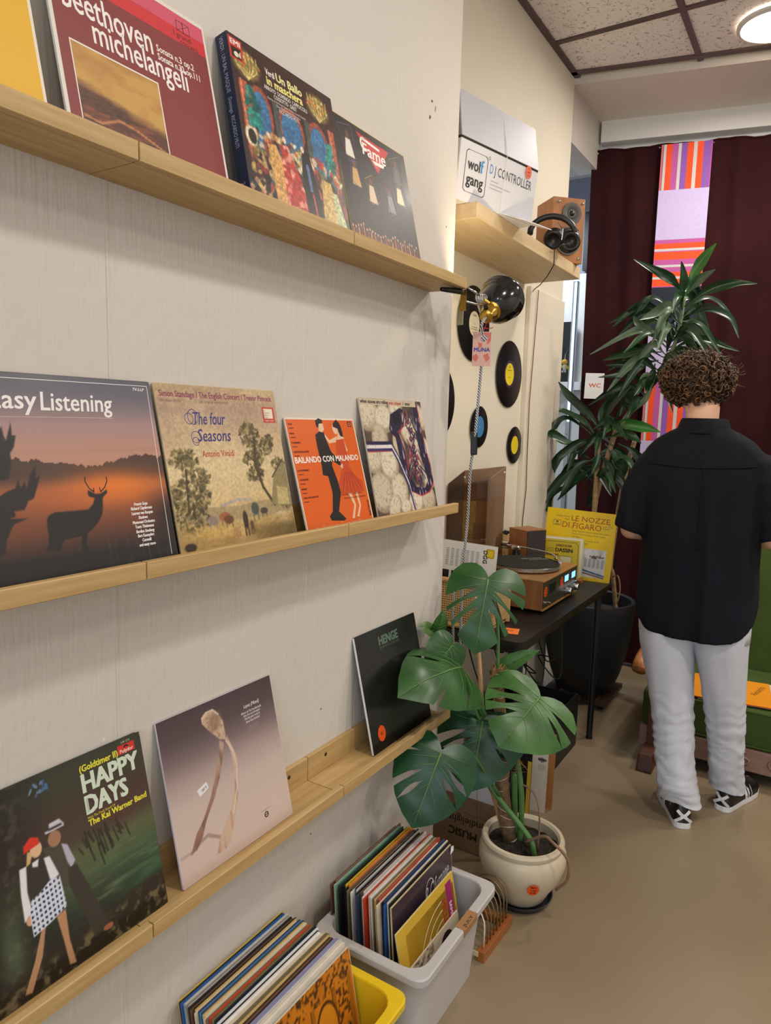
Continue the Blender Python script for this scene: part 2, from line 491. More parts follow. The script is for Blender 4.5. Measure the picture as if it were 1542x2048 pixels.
# ceiling of mineral fibre tiles in a brown metal grid
TILE = mat('mineral_fibre_tile', '#efe8e4', 0.85, vary=0.03, vscale=4)
nt = TILE.node_tree; b = nt.nodes['Principled BSDF']
tc = nt.nodes.new('ShaderNodeTexCoord'); vo = nt.nodes.new('ShaderNodeTexNoise'); vo.inputs['Scale'].default_value = 55; vo.inputs['Detail'].default_value = 1.5; vo.inputs['Distortion'].default_value = 1.2
rp = nt.nodes.new('ShaderNodeValToRGB'); rp.color_ramp.elements[0].position = 0.60; rp.color_ramp.elements[1].position = 0.66
rp.color_ramp.elements[0].color = (*hexc('#efe8e4'), 1); rp.color_ramp.elements[1].color = (*hexc('#b5a8a2'), 1)
bp = nt.nodes.new('ShaderNodeBump'); bp.invert = True; bp.inputs['Strength'].default_value = 0.5; bp.inputs['Distance'].default_value = 0.004
nt.links.new(tc.outputs['Object'], vo.inputs['Vector']); nt.links.new(vo.outputs['Fac'], rp.inputs[0]); nt.links.new(rp.outputs[0], b.inputs['Base Color'])
nt.links.new(vo.outputs['Fac'], bp.inputs['Height']); nt.links.new(bp.outputs[0], b.inputs['Normal'])
GRID = mat('brown_ceiling_grid', '#5d4c4a', 0.5, vary=0.1, vscale=14)
ceiling = struct('ceiling', MB().box(-0.45, XR+0.15, YF-0.15, 6.2, CEIL+0.03, CEIL+0.13), WHITE, 'suspended ceiling of pale mineral fibre tiles in a brown grid', 'ceiling')
SK = 0.225            # the back of the shop is turned: y = y0 + SK*x
tile_me = MB().box(0.012, 0.588, 0.012, 0.588, 0, 0.018).mesh('ceiling_tile', TILE, bevel=0.004, segs=1)
GX, GY = 0.31, 3.41
xs = [GX+0.6*k for k in range(-1, 6)]; ys = [GY-0.6*k for k in range(0, 11)]
for x in xs:
    for y in ys:
        o = link('ceiling_tile', tile_me, ceiling); o.location = (x, y-0.6, CEIL+0.004)
for x in xs[:-1]:                                    # cut tiles along the turned back edge
    y1a = 3.83+SK*x-0.012; y1b = 3.83+SK*(x+0.6)-0.012
    m2 = MB().hexa([(x+0.012, GY+0.012, CEIL+0.004), (x+0.588, GY+0.012, CEIL+0.004), (x+0.588, y1b, CEIL+0.004), (x+0.012, y1a, CEIL+0.004)],
                   [(x+0.012, GY+0.012, CEIL+0.022), (x+0.588, GY+0.012, CEIL+0.022), (x+0.588, y1b, CEIL+0.022), (x+0.012, y1a, CEIL+0.022)])
    part('ceiling_tile', m2, TILE, ceiling)
for x in xs[1:]:
    y1 = 3.83+SK*x
    part('grid_bar', MB().box(x-0.013, x+0.013, -2.6, y1, CEIL-0.004, CEIL+0.012), GRID, ceiling)
for y in ys:
    part('grid_bar', MB().box(AX, XR, y-0.013, y+0.013, CEIL-0.0035, CEIL+0.0125), GRID, ceiling)
part('edge_angle', MB().box(AX, AX+0.028, WY, 3.79, CEIL-0.006, CEIL+0.01), GRID, ceiling)
e = MB(); e.hexa([(AX, 3.765+SK*AX, CEIL-0.006), (XR, 3.765+SK*XR, CEIL-0.006), (XR, 3.80+SK*XR, CEIL-0.006), (AX, 3.80+SK*AX, CEIL-0.006)],
                 [(AX, 3.765+SK*AX, CEIL+0.01), (XR, 3.765+SK*XR, CEIL+0.01), (XR, 3.80+SK*XR, CEIL+0.01), (AX, 3.80+SK*AX, CEIL+0.01)])
part('edge_angle', e, GRID, ceiling)
def turned(mb, x0, x1, ya, yb, z0, z1):
    return mb.hexa([(x0, ya+SK*x0, z0), (x1, ya+SK*x1, z0), (x1, yb+SK*x1, z0), (x0, yb+SK*x0, z0)],
                   [(x0, ya+SK*x0, z1), (x1, ya+SK*x1, z1), (x1, yb+SK*x1, z1), (x0, yb+SK*x0, z1)])
mb = turned(MB(), -0.45, XR, 3.835, 4.55, 3.215, 3.30)
struct('trim_1', mb, mat('soffit_paint', '#e0d6ca', 0.6), 'cream plastered soffit behind the tiled ceiling', 'soffit')
mb = turned(MB(), -0.27, XR, 4.345, 4.60, 3.10, 3.22)
struct('trim_2', mb, WHITE, 'white beam above the dark red curtain', 'beam', bevel=0.004)
mb = turned(MB(), -0.285, XR, 4.42, 4.6, 0, 3.12)
struct('wall_back', mb, WHITE, 'white wall behind the dark red curtain', 'wall')
mb = MB().hexa([(-0.40, AY-0.005, 2.955), (-0.285, AY-0.005, 2.955), (-0.285, 4.34, 2.955), (-0.40, 4.34, 2.955)],
               [(-0.40, AY-0.005, 3.25), (-0.285, AY-0.005, 3.25), (-0.285, 4.34, 3.25), (-0.40, 4.34, 3.25)])
struct('trim_3', mb, mat('lintel_paint', '#c9c1b8', 0.6), 'grey white lintel over the passage beside the curtain', 'lintel')
# room behind the passage
BR = mat('blue_grey_wall', '#8d93a0', 0.7, vary=0.04, vscale=3)
mb = MB().box(-2.2, 0.6, 5.30, 5.45, 0, 3.5)
struct('wall_passage', mb, BR, 'blue grey wall of the back room seen through the passage', 'wall')
struct('ceiling_passage', MB().box(-2.2, -0.40, 3.78, 5.45, 3.42, 3.5), WHITE, 'white ceiling of the back room beyond the passage', 'ceiling')
struct('trim_4', MB().box(-2.2, -0.3, 5.24, 5.30, 3.26, 3.36), WHITE, 'white cornice strip in the back room', 'cornice')
struct('wall_passage_left', MB().box(-2.3, -2.2, 3.6, 5.45, 0, 3.5), BR, 'far side wall of the back room', 'wall')
struct('wall_passage_near', MB().box(-2.3, -0.45, 3.6, AY, 0, 3.5), WHITE, 'near wall of the back room behind the alcove', 'wall')
# ------------------------------------------------------------------ picture ledges
LEDGE_TOP = [1.875, 1.248, 0.626]
SCREW = mat('dark_screw', '#2a241c', 0.5)
row_word = ['highest', 'middle', 'lowest']
where = [['nearest the camera', 'in the middle of the row', 'ending at the wall corner with the clamp lamp'],
         ['nearest the camera', 'in the middle of the row', 'ending at the wall corner under the clamp lamp'],
         ['nearest the camera', 'in the middle of the row', 'ending behind the monstera leaves']]
for r, L in enumerate(LEDGE_TOP):
    for k, (y0, y1) in enumerate([(0.174, 0.724), (0.726, 1.276), (1.278, 1.826)]):
        t = thing('picture_ledge', 'oak picture ledge of the %s row, %s' % (row_word[r], where[r][k]), 'shelf', (0, y0, L-0.028), group='oak picture ledges')
        w = y1-y0
        part('base_board', MB().box(0.0005, 0.105, 0, w, 0, 0.008), OAK, t)
        part('back_panel', MB().box(0.0005, 0.012, 0, w, 0.008, 0.067), OAK, t, bevel=0.001, segs=1)
        part('front_lip', MB().box(0.105, 0.120, 0, w, 0, 0.028), OAK, t, bevel=0.0012, segs=1)
        part('inner_strip', MB().box(0.090, 0.105, 0.0005, w-0.0005, 0.008, 0.012), OAK, t)
        for ys in (0.07, w-0.07):
            part('screw', MB().lathe([(0, 0.0012), (0.0045, 0.001), (0.005, 0)], 10, M=Matrix.Translation((0.012, ys, 0.047)) @ Matrix.Rotation(R(90), 4, 'Y')), SCREW, t)

# ------------------------------------------------------------------ record sleeves
def rrect(w, h, r, n=3):
    pts = []
    for cx, cy, a in ((w-r, r, -90), (w-r, h-r, 0), (r, h-r, 90), (r, r, 180)):
        for k in range(n+1):
            t = R(a+90*k/n); pts.append((cx+r*math.cos(t), cy+r*math.sin(t)))
    return pts
def sleeve_mesh(w, h, t, m, rc=0.002):
    # local: x right, z up, front face at y = 0 looking to -y
    mb = MB(); mb.prism(rrect(w, h, rc, 2), 0, t, M=Matrix(((1, 0, 0, 0), (0, 0, 1, 0), (0, 1, 0, 0), (0, 0, 0, 1))))
    return mb.mesh('sleeve', m, bevel=0, weld=True)
def sleeve(label, loc, w=0.314, h=0.314, t=0.004, lean=0.2, rz=R(90), body='#d8d2c4', pics=(), rc=0.002, rough=0.5, coat=0.0, name='record_sleeve', cat='record', group=None, ry=0.0):
    o = thing(name, label, cat, loc, (-lean, ry, rz), group)
    bm_ = mat('sleeve_'+(body if isinstance(body, str) else 'x'), body, 0.6, vary=0.04, vscale=30)
    link('sleeve', sleeve_mesh(w, h, t, bm_, rc), o)
    for nm, p in pics:
        p.build(nm, o, rough, coat)
    return o
def on_ledge(label, row, y, pr=None, w=0.314, h=0.314, t=0.004, xb=0.077, **k):
    lean = math.asin((xb-(t*0.98+0.0015))/h)
    return sleeve(label, (xb, y, LEDGE_TOP[row]-0.020+t*math.sin(lean)+0.0003), w, h, t, lean, pics=pr or (), **k)

# --- row 1
p = Print(0.314, 0.314); p.rect(0.004, 0.004, 0.985, 0.996, '#e6b013'); p.rect(0.985, 0.004, 0.998, 0.996, '#eadfc9')
on_ledge('plain golden yellow record sleeve at the left edge of the highest ledge', 0, 0.302, [('cover_print', p)], body='#e6dcc8')

c = Canvas(70, 104, '#a07040', 3)          # moorland under a yellow sky
n = c.noise(5, 14, 4); sky = np.clip((c.V-(0.56-0.20*c.U)+0.10*(n-0.5))/0.10, 0, 1)
c.a[:] = c.srgb('#5a3220'); c.mix(np.clip((c.noise(4, 20, 4)-0.45)*3, 0, 1), '#8c4a30'); c.mix(np.clip((c.noise(12, 40, 3)-0.55)*4, 0, 1), '#3b2016')
c.line([(0.02, 0.27), (0.2, 0.25), (0.42, 0.36), (0.62, 0.33), (0.95, 0.22)], 0.025, '#c98a55', 0.8)
c.mix(sky, '#c79a4c'); c.mix(sky*np.clip((c.noise(4, 9, 3)-0.4)*2, 0, 1), '#b07d3e')
p = Print(0.314, 0.314)
p.rect(0.004, 0.004, 0.996, 0.996, '#e4ddd2'); p.up(); p.rect(0.02, 0.004, 0.985, 0.815, '#84302f')
p.rect(0.02, 0.815, 0.985, 0.893, '#cf2a33'); p.rect(0.02, 0.893, 0.985, 0.978, '#d2536c'); p.up()
p.rect(0.078, 0.004, 0.585, 0.508, '#efe4da'); p.up(); p.canvas(c, 0.084, 0.03, 0.578, 0.5)
t = Print(0.314, 0.314); t.layer = 4; W_ = '#f3ece6'
t.text('beethoven', 0.075, 0.655, 0.135, W_, 0.585, bold=0.003); t.text('michelangeli', 0.218, 0.545, 0.125, W_, 0.80, bold=0.003)
t.text('Sonata n.3 op.2', 0.614, 0.69, 0.036, W_, 0.868, bold=0.0015); t.text('Sonata n.32 op.111', 0.614, 0.645, 0.036, W_, 0.902, bold=0.0015)
e_ = Print(0.314, 0.314); e_.layer = 4; e_.frame(0.79, 0.885, 0.88, 0.94, 0.003, '#4a1a1c'); e_.line([(0.835, 0.88), (0.835, 0.945)], 0.005, '#4a1a1c'); e_.line([(0.79, 0.885), (0.88, 0.94)], 0.002, '#4a1a1c')
e_.text('I grandi', 0.76, 0.845, 0.03, '#4a1a1c', 0.885); e_.text('concerti', 0.80, 0.815, 0.028, '#4a1a1c', 0.925)
on_ledge('maroon record sleeve with tall white lettering and a moorland picture', 0, 0.645, [('cover_print', p), ('lettering', t), ('emblem', e_)], body='#e4ddd2')

c = Canvas(190, col='#3f2622', seed=5)     # masked ball under two chandeliers
c.mix(np.clip((c.noise(9, 9, 3)-0.4)*1.5, 0, 1), '#2c1c1c')
for cu, cv, ru, rv in ((0.21, 0.60, 0.075, 0.13), (0.49, 0.60, 0.10, 0.10), (0.77, 0.60, 0.085, 0.11)):
    c.ell(cu, cv, ru+0.03, rv+0.035, '#a2503f', soft=0.1); c.ell(cu, cv, ru, rv, '#3f77a3', soft=0.08); c.mix(c.polym([(cu-ru, cv), (cu+ru, cv), (cu+ru, cv-0.2), (cu-ru, cv-0.2)]), '#3a6c97')
for u in (0.04, 0.90):
    c.mix(c.polym([(u, 0.2), (u+0.07, 0.2), (u+0.07, 0.75), (u, 0.75)]), '#b35a43'); c.line([(u+0.02, 0.2), (u+0.02, 0.75)], 0.012, '#d98a63')
for u in (0.33, 0.64): c.mix(c.polym([(u, 0.3), (u+0.05, 0.3), (u+0.05, 0.72), (u, 0.72)]), '#4d5450')
c.blobs(0.14, 0.60, 0.05, 0.12, 30, 0.03, ['#1f7d75', '#2a9688', '#145a58']); c.blobs(0.88, 0.52, 0.04, 0.12, 26, 0.03, ['#1f7d75', '#2a9688', '#145a58'])
for cu, cv in ((0.13, 0.86), (0.82, 0.86)):
    c.ell(cu, cv, 0.115, 0.085, '#8f7a45', soft=0.4)
    for q in range(7): c.line([(cu-0.1+q*0.033, cv+0.07), (cu-0.09+q*0.03, cv-0.02), (cu, cv-0.09)], 0.007, '#d9c27a')
    c.blobs(cu, cv+0.02, 0.12, 0.05, 30, 0.014, ['#c9622f', '#e0a24a', '#7c8a45', '#d8cf8a'])
c.mix(np.clip((0.36-c.V)/0.10, 0, 1)*0.75, '#241a1c')
c.blobs(0.5, 0.40, 0.48, 0.10, 150, 0.028, ['#c98b4e', '#d8c38c', '#7d3b33', '#20262b', '#51707a', '#c2452f', '#e2d6bb', '#8c7433'])
c.blobs(0.5, 0.18, 0.50, 0.16, 160, 0.034, ['#a03a30', '#d0b060', '#23232a', '#2a4c55', '#c4a26a', '#5a2a2a', '#8a8a50'])
c.poly([(0.22, 0.42), (0.30, 0.44), (0.36, 0.3), (0.34, 0.05), (0.24, 0.05)], '#d2a15c'); c.poly([(0.34, 0.46), (0.42, 0.47), (0.50, 0.30), (0.60, 0.03), (0.34, 0.03)], '#b53a33')
mk = c.polym([(0.34, 0.46), (0.42, 0.47), (0.50, 0.30), (0.60, 0.03), (0.34, 0.03)])*np.clip((c.noise(26, 26, 2)-0.5)*5, 0, 1); c.mix(mk, '#e89a86')
c.poly([(0.56, 0.50), (0.63, 0.5), (0.70, 0.2), (0.68, 0.02), (0.54, 0.05), (0.53, 0.3)], '#17171b'); c.line([(0.60, 0.4), (0.61, 0.25)], 0.03, '#5d6f9c'); c.line([(0.62, 0.22), (0.64, 0.03)], 0.018, '#b54b45')
c.poly([(0.74, 0.36), (0.84, 0.36), (0.93, 0.02), (0.70, 0.02)], '#caa860'); c.poly([(0.85, 0.3), (0.9, 0.3), (0.99, 0.02), (0.86, 0.02)], '#b8bf8c')
for u, v in ((0.12, 0.46), (0.24, 0.48), (0.39, 0.5), (0.57, 0.5), (0.69, 0.45), (0.80, 0.44)): c.ell(u, v, 0.018, 0.022, '#e3c6a6', soft=0.3)
c.ell(0.08, 0.42, 0.05, 0.06, '#ddd3b0', soft=0.2); c.ell(0.09, 0.42, 0.035, 0.045, '#26221f', soft=0.2)
for q in range(5):
    for z in range(3): c.poly([(0.02+q*0.05, 0.03+z*0.05), (0.045+q*0.05, 0.055+z*0.05), (0.02+q*0.05, 0.08+z*0.05), (-0.005+q*0.05, 0.055+z*0.05)], '#cf9a80' if (q+z) % 2 else '#191517', 0.8 if q < 3 else 0.0)
c.speckle(0.3, 70)
p = Print(0.314, 0.314); p.canvas(c, 0.004, 0.004, 0.996, 0.996)
t = Print(0.314, 0.314); t.layer = 3; e_ = t; t.rect(0.006, 0.852, 0.116, 0.978, '#cf3a2c'); t.up(); t.rect(0.02, 0.862, 0.103, 0.925, '#201515'); t.up(); t.ell(0.06, 0.885, 0.02, 0.016, '#e8e0d0'); t.poly([(0.07, 0.88), (0.098, 0.915), (0.098, 0.87)], '#d8c9a8')
t.text('EMI', 0.02, 0.937, 0.03, '#f2ece4', 0.10, bold=0.003)
t = Print(0.314, 0.314); t.layer = 3
t.text('Verdi', 0.307, 0.876, 0.04, '#f2ece4', 0.39, bold=0.002); t.text('Un Ballo', 0.405, 0.872, 0.052, '#f3e9a6', 0.655, bold=0.005); t.text('in maschera', 0.307, 0.815, 0.052, '#f3e58c', 0.65, bold=0.005)
t.text('ARROYO  DOMINGO  CAPPUCCILLI', 0.275, 0.778, 0.026, '#e8e2dc', 0.69, bold=0.001); t.text('COSSOTTO  GRIST', 0.357, 0.745, 0.026, '#e8e2dc', 0.575, bold=0.001)
t.text('Chorus of the Royal Opera House, Covent Garden', 0.29, 0.722, 0.015, '#e8e2dc', 0.66); t.text('New Philharmonia Orchestra', 0.37, 0.70, 0.015, '#e8e2dc', 0.60); t.text('RICCARDO MUTI', 0.389, 0.672, 0.024, '#e8e2dc', 0.581)
vd = on_ledge('thick boxed record set with a masked ball scene and dark blue spine', 0, 0.993, [('cover_print', p), ('lettering', t), ('emblem', e_)], t=0.027, xb=0.094, body='#1d2740', coat=0.25, rough=0.35, name='boxed_record_set')
s2 = Print(0.314, 0.027); s2.text('VERDI : UN BAL MASQUE', 0.02, 0.3, 0.33, '#aab2c4', 0.34); s2.text('Domingo  RICCARDO MUTI', 0.37, 0.3, 0.33, '#aab2c4', 0.66); s3 = Print(0.314, 0.027); s3.text('2C 167', 0.86, 0.3, 0.33, '#aab2c4', 0.97)
s2.build('spine_lettering', vd, 0.5).matrix_local = Matrix(((0, 1, 0, 0), (0, 0, -1, 0.027), (-1, 0, 0, 0.314), (0, 0, 0, 1)))
s3.build('spine_number', vd, 0.5).matrix_local = Matrix(((0, 1, 0, 0), (0, 0, -1, 0.027), (-1, 0, 0, 0.314), (0, 0, 0, 1)))

c = Canvas(160, col='#241c19', seed=9)     # stage show portraits
c.speckle(0.4, 20)
ph = [((0.04, 0.93), (0.22, 0.97), (0.24, 0.70), (0.12, 0.68), '#e9e2d8'), ((0.14, 0.70), (0.26, 0.70), (0.24, 0.49), (0.10, 0.55), '#cfa25f'),
      ((0.30, 0.60), (0.42, 0.66), (0.47, 0.46), (0.35, 0.42), '#d9c2a2'), ((0.55, 0.66), (0.70, 0.60), (0.72, 0.45), (0.63, 0.40), '#7f7f8c'), ((0.74, 0.72), (0.86, 0.76), (0.92, 0.56), (0.76, 0.52), '#e0cfa0'), ((0.72, 0.88), (0.90, 0.96), (0.90, 0.72), (0.78, 0.70), '#575350')]
for a, b_, d, e, col in ph:
    c.poly([a, b_, d, e], '#2e2320'); cx = (a[0]+b_[0]+d[0]+e[0])/4; cy = (a[1]+b_[1]+d[1]+e[1])/4
    c.poly([(cx-0.03, cy+0.035), (cx+0.03, cy+0.035), (cx+0.06, cy-0.10), (cx-0.06, cy-0.10)], col); c.ell(cx, cy+0.065, 0.022, 0.03, '#6b4430', soft=0.3)
c.mix(np.clip((0.20-c.V)/0.06, 0, 1)*0.8, '#5a2413')
for q in range(26):
    u = 0.03+q*0.037; h_ = 0.10+0.06*c.rs.rand(); c.line([(u, 0.05), (u+0.01*c.rs.randn(), 0.05+h_)], 0.012, ['#c06a2c', '#8c3d1e', '#d89a45', '#6a2c1a'][q % 4]); c.ell(u, 0.07+h_, 0.009, 0.011, '#d8a070', soft=0.4)
for q in range(9): c.line([(0.0, 0.03+q*0.012), (1, 0.02+q*0.006)], 0.004, '#b5522a', 0.6)
p = Print(0.314, 0.314); p.canvas(c, 0.004, 0.004, 0.996, 0.996)
t = Print(0.314, 0.314); t.layer = 3; t.poly([(0.29, 0.955), (0.74, 0.94), (0.60, 0.79), (0.52, 0.70), (0.46, 0.76)], '#cf2d22'); t.up()
for i, (a, b_, d, e, col) in enumerate(ph): t.line([a, b_, d, e, a], 0.004, ['#8d5a96', '#4a5f94', '#b08a4a', '#a04a6a', '#4c6c90', '#8a7a3c'][i])
t.text('Fame', 0.34, 0.80, 0.095, '#f4efe8', 0.66, bold=0.006, shear=0.15); t.ring(0.38, 0.885, 0.035, 0.055, '#f4efe8', a0=R(60), a1=R(300)); t.line([(0.36, 0.925), (0.60, 0.905)], 0.022, '#f4efe8'); t.poly([(0.46, 0.79), (0.64, 0.80), (0.62, 0.77), (0.50, 0.765), (0.53, 0.735)], '#f4efe8')
t.text('THE KIDS FROM', 0.34, 0.937, 0.016, '#1d1512', 0.64)
on_ledge('black record sleeve with a red triangle and stage portraits', 0, 1.34, [('cover_print', p), ('lettering', t)], body='#c9b33e', coat=0.08, rough=0.45)

# --- row 2
c = Canvas(190, col='#544f58', seed=2)     # stag at dusk
c.grad([(0, '#151013'), (0.08, '#1a1314'), (0.16, '#3c241c'), (0.24, '#6a3a24'), (0.34, '#8a4a2c'), (0.44, '#a05a34'), (0.50, '#6a4230'), (0.545, '#4a322c'), (0.60, '#5a3e38'), (0.64, '#b58878'), (0.76, '#a58482'), (0.84, '#7c6d72'), (0.92, '#5d5966'), (1, '#4f4c5a')])
skyline = 0.575+0.02*(c.noise(40, 1, 3)-0.5)*2+0.02*np.sin(c.U*9)
c.mix((c.V > skyline).astype(float)*(c.V < 0.70)*np.clip((0.70-c.V)/0.09, 0, 1), '#b98a78')
c.mix((c.V < skyline)*(c.V > 0.46)*np.clip((c.V-0.46)/0.06, 0, 1), '#49332c')
c.mix(np.exp(-((c.U-0.66)/0.28)**2-((c.V-0.435)/0.085)**2)*0.95, '#ee7d24'); c.mix(np.exp(-((c.U-0.42)/0.3)**2-((c.V-0.40)/0.05)**2)*0.5, '#c0622f')
c.mix(np.clip((c.U-0.80)/0.2, 0, 1)*np.clip((0.42-c.V)/0.15, 0, 1), '#1a1515')
c.mix(np.clip((0.155-0.03*c.U-c.V+0.02*(c.noise(30, 4, 2)-0.5))/0.03, 0, 1), '#131013')
c.mix(np.clip((0.25-c.V)/0.1, 0, 1)*np.clip((c.U-0.5)/0.1, 0, 1)*np.clip((c.noise(60, 6, 3)-0.5)*4, 0, 1)*0.5, '#4c463c')
c.poly([(0.274, 0.303), (0.287, 0.323), (0.319, 0.336), (0.378, 0.335), (0.461, 0.333), (0.497, 0.333), (0.531, 0.359), (0.544, 0.387), (0.515, 0.396), (0.51, 0.413), (0.514, 0.428), (0.531, 0.421), (0.547, 0.41), (0.561, 0.407), (0.584, 0.407), (0.621, 0.425), (0.62, 0.407), (0.6, 0.394), (0.589, 0.383), (0.583, 0.341), (0.572, 0.303), (0.543, 0.266), (0.5, 0.232), (0.477, 0.222), (0.465, 0.198), (0.46, 0.167), (0.467, 0.127), (0.425, 0.134), (0.439, 0.208), (0.382, 0.203), (0.348, 0.201), (0.331, 0.179), (0.313, 0.15), (0.243, 0.161), (0.265, 0.194), (0.271, 0.23), (0.271, 0.266)], '#140f12')
for tr in ([(0.0, 0.76), (0.06, 0.70), (0.119, 0.729), (0.136, 0.747), (0.139, 0.706), (0.146, 0.682), (0.181, 0.765), (0.177, 0.706), (0.195, 0.706), (0.177, 0.652), (0.154, 0.623), (0.155, 0.588), (0.129, 0.507), (0.105, 0.502), (0.0, 0.504)],
           [(0, 0.46), (0.07, 0.429), (0.108, 0.45), (0.152, 0.464), (0.171, 0.504), (0.176, 0.462), (0.199, 0.491), (0.203, 0.46), (0.232, 0.525), (0.263, 0.559), (0.257, 0.505), (0.278, 0.516), (0.256, 0.463), (0.229, 0.41), (0.202, 0.401), (0.177, 0.361), (0.129, 0.36), (0.131, 0.336), (0.105, 0.327), (0.189, 0.321), (0.119, 0.302), (0.101, 0.281), (0.072, 0.232), (0.056, 0.171), (0.0, 0.159)]):
    c.poly(tr, '#1d171b')
p = Print(0.314, 0.314); p.canvas(c, 0.002, 0.002, 0.998, 0.998)
t = Print(0.314, 0.314); t.layer = 2
t.line([(0.545, 0.42), (0.523, 0.437), (0.507, 0.471), (0.509, 0.497)], 0.006, '#140f12'); t.line([(0.585, 0.417), (0.612, 0.438), (0.631, 0.47), (0.629, 0.49)], 0.006, '#140f12'); t.line([(0.545, 0.415), (0.549, 0.44)], 0.005, '#140f12'); t.line([(0.583, 0.415), (0.582, 0.44)], 0.005, '#140f12')
W_ = '#efe9e6'
t.line([(0.06, 0.972), (0.98, 0.974), (0.958, 0.045)], 0.003, W_); t.line([(0.06, 0.791), (0.735, 0.793)], 0.002, '#d8b9b0')
t.text('Easy', 0.095, 0.83, 0.09, W_, 0.318, shear=0.12, bold=0.003); t.text('Listening', 0.34, 0.825, 0.09, W_, 0.73, shear=0.12, bold=0.003); t.text('TV-2-LP', 0.882, 0.945, 0.016, W_, 0.955, bold=0.001, shear=0.2)
for s_, v in zip(['Francis Goya', 'Richard Clayderman', 'Laurens van Rooyen', 'Shadows', 'Mantovani Orchestra', 'Toots Thielemans', 'Berdien Stenberg', 'Bert Kaempfert', 'Caravelli', 'and many more'], [0.328, 0.305, 0.28, 0.256, 0.232, 0.208, 0.183, 0.16, 0.136, 0.112]):
    t.text(s_, 0.81, v, 0.016, W_, sx=0.72, align='C', bold=0.0015, shear=0.15)
on_ledge('dark dusk record sleeve with a stag silhouette on orange haze', 1, 0.514, [('cover_print', p), ('lettering', t)], body='#3a3640', coat=0.3, rough=0.35)

c = Canvas(190, col='#c9ad7c', seed=4)     # pastoral engraving
c.grad([(0, '#b7965c'), (0.1, '#a8874f'), (0.2, '#c0a065'), (0.3, '#d2b684'), (0.5, '#d9c294'), (0.7, '#c7ab86'), (0.85, '#b2957c'), (1, '#b99c74')])
c.mix(np.clip((c.noise(5, 5, 4)-0.5)*3, 0, 1)*np.clip((c.V-0.5)*3, 0, 1)*0.5, '#9c806e'); c.mix(np.clip((c.noise(4, 5, 4)-0.52)*3, 0, 1)*0.5, '#dcc697')
c.poly([(0, 0.24), (0.25, 0.27), (0.5, 0.26), (0.75, 0.28), (1, 0.24), (1, 0.18), (0, 0.18)], '#9c8a68', 0.7); c.line([(0.36, 0.27), (0.50, 0.30), (0.62, 0.29)], 0.02, '#9a9aa0', 0.6)
dk = ['#4c4128', '#5f5232', '#3d3521', '#75683f', '#8a7a4a']
for cu, cv, ru, rv, n in ((0.13, 0.56, 0.11, 0.06, 50), (0.20, 0.45, 0.10, 0.07, 40), (0.09, 0.35, 0.10, 0.09, 60), (0.13, 0.22, 0.13, 0.09, 70), (0.23, 0.33, 0.06, 0.05, 25), (0.70, 0.70, 0.09, 0.08, 60), (0.80, 0.62, 0.10, 0.05, 40), (0.70, 0.55, 0.09, 0.05, 40), (0.86, 0.66, 0.06, 0.04, 20), (0.70, 0.45, 0.08, 0.05, 30), (0.93, 0.50, 0.07, 0.05, 30), (0.95, 0.25, 0.06, 0.05, 30)):
    c.blobs(cu, cv, ru, rv, n*2, 0.015, dk, 0.75); c.blobs(cu, cv, ru*1.1, rv*1.1, n//2, 0.010, ['#c9b27c', '#a8935c'], 0.6)
c.line([(0.74, 0.68), (0.71, 0.5), (0.75, 0.36), (0.83, 0.24)], 0.022, '#4a3d26'); c.line([(0.72, 0.52), (0.64, 0.58)], 0.012, '#4a3d26'); c.line([(0.13, 0.5), (0.10, 0.25)], 0.014, '#4a3d26')
c.poly([(0.80, 0.24), (0.86, 0.42), (0.96, 0.52), (1, 0.5), (1, 0.22)], '#8f8158'); c.poly([(0.86, 0.24), (0.88, 0.36), (0.98, 0.34), (0.98, 0.23)], '#bda974'); c.line([(0.85, 0.42), (0.97, 0.53)], 0.012, '#4f452d')
c.mix(np.clip((0.19-c.V)/0.05, 0, 1)*np.clip((c.noise(12, 20, 3)-0.45)*3, 0, 1)*0.7, '#7f642f'); c.mix(np.clip((0.14-c.V)/0.05, 0, 1)*np.clip(c.U*2-0.9, 0, 1), '#6e5c33'); c.ell(0.26, 0.12, 0.17, 0.04, '#d2b060', soft=0.8, k=0.6)
for cu, cv, w_, h_, col in ((0.27, 0.19, 0.045, 0.028, '#8f7f70'), (0.37, 0.205, 0.045, 0.028, '#9c6038'), (0.40, 0.185, 0.04, 0.026, '#6a4326'), (0.44, 0.10, 0.02, 0.035, '#b48a55'), (0.50, 0.105, 0.018, 0.03, '#c9a46c'), (0.54, 0.17, 0.022, 0.055, '#3a2c20'), (0.59, 0.13, 0.016, 0.03, '#5a4630'), (0.64, 0.23, 0.035, 0.04, '#4a5348'), (0.72, 0.21, 0.035, 0.02, '#4b4030'), (0.88, 0.18, 0.05, 0.012, '#c8b288'), (0.07, 0.055, 0.045, 0.024, '#3c2c1e')):
    c.ell(cu, cv, w_, h_, col, soft=0.3); c.line([(cu-w_*0.6, cv), (cu-w_*0.6, cv-h_*1.8)], 0.008, col); c.line([(cu+w_*0.6, cv), (cu+w_*0.6, cv-h_*1.8)], 0.008, col)
c.speckle(0.12, 80)
p = Print(0.314, 0.314); p.canvas(c, 0.002, 0.002, 0.998, 0.998)
t = Print(0.314, 0.314); t.layer = 2; MG = '#8a2c50'; BL = '#33307a'
t.text('Simon Standage / The English Concert / Trevor Pinnock', 0.03, 0.925, 0.036, MG, 0.965, bold=0.002); t.text('(Baroque Violin)', 0.03, 0.895, 0.018, '#7a5a4c', 0.185, shear=0.2); t.text('(on Original Instruments)', 0.32, 0.895, 0.018, '#7a5a4c', 0.56, shear=0.2)
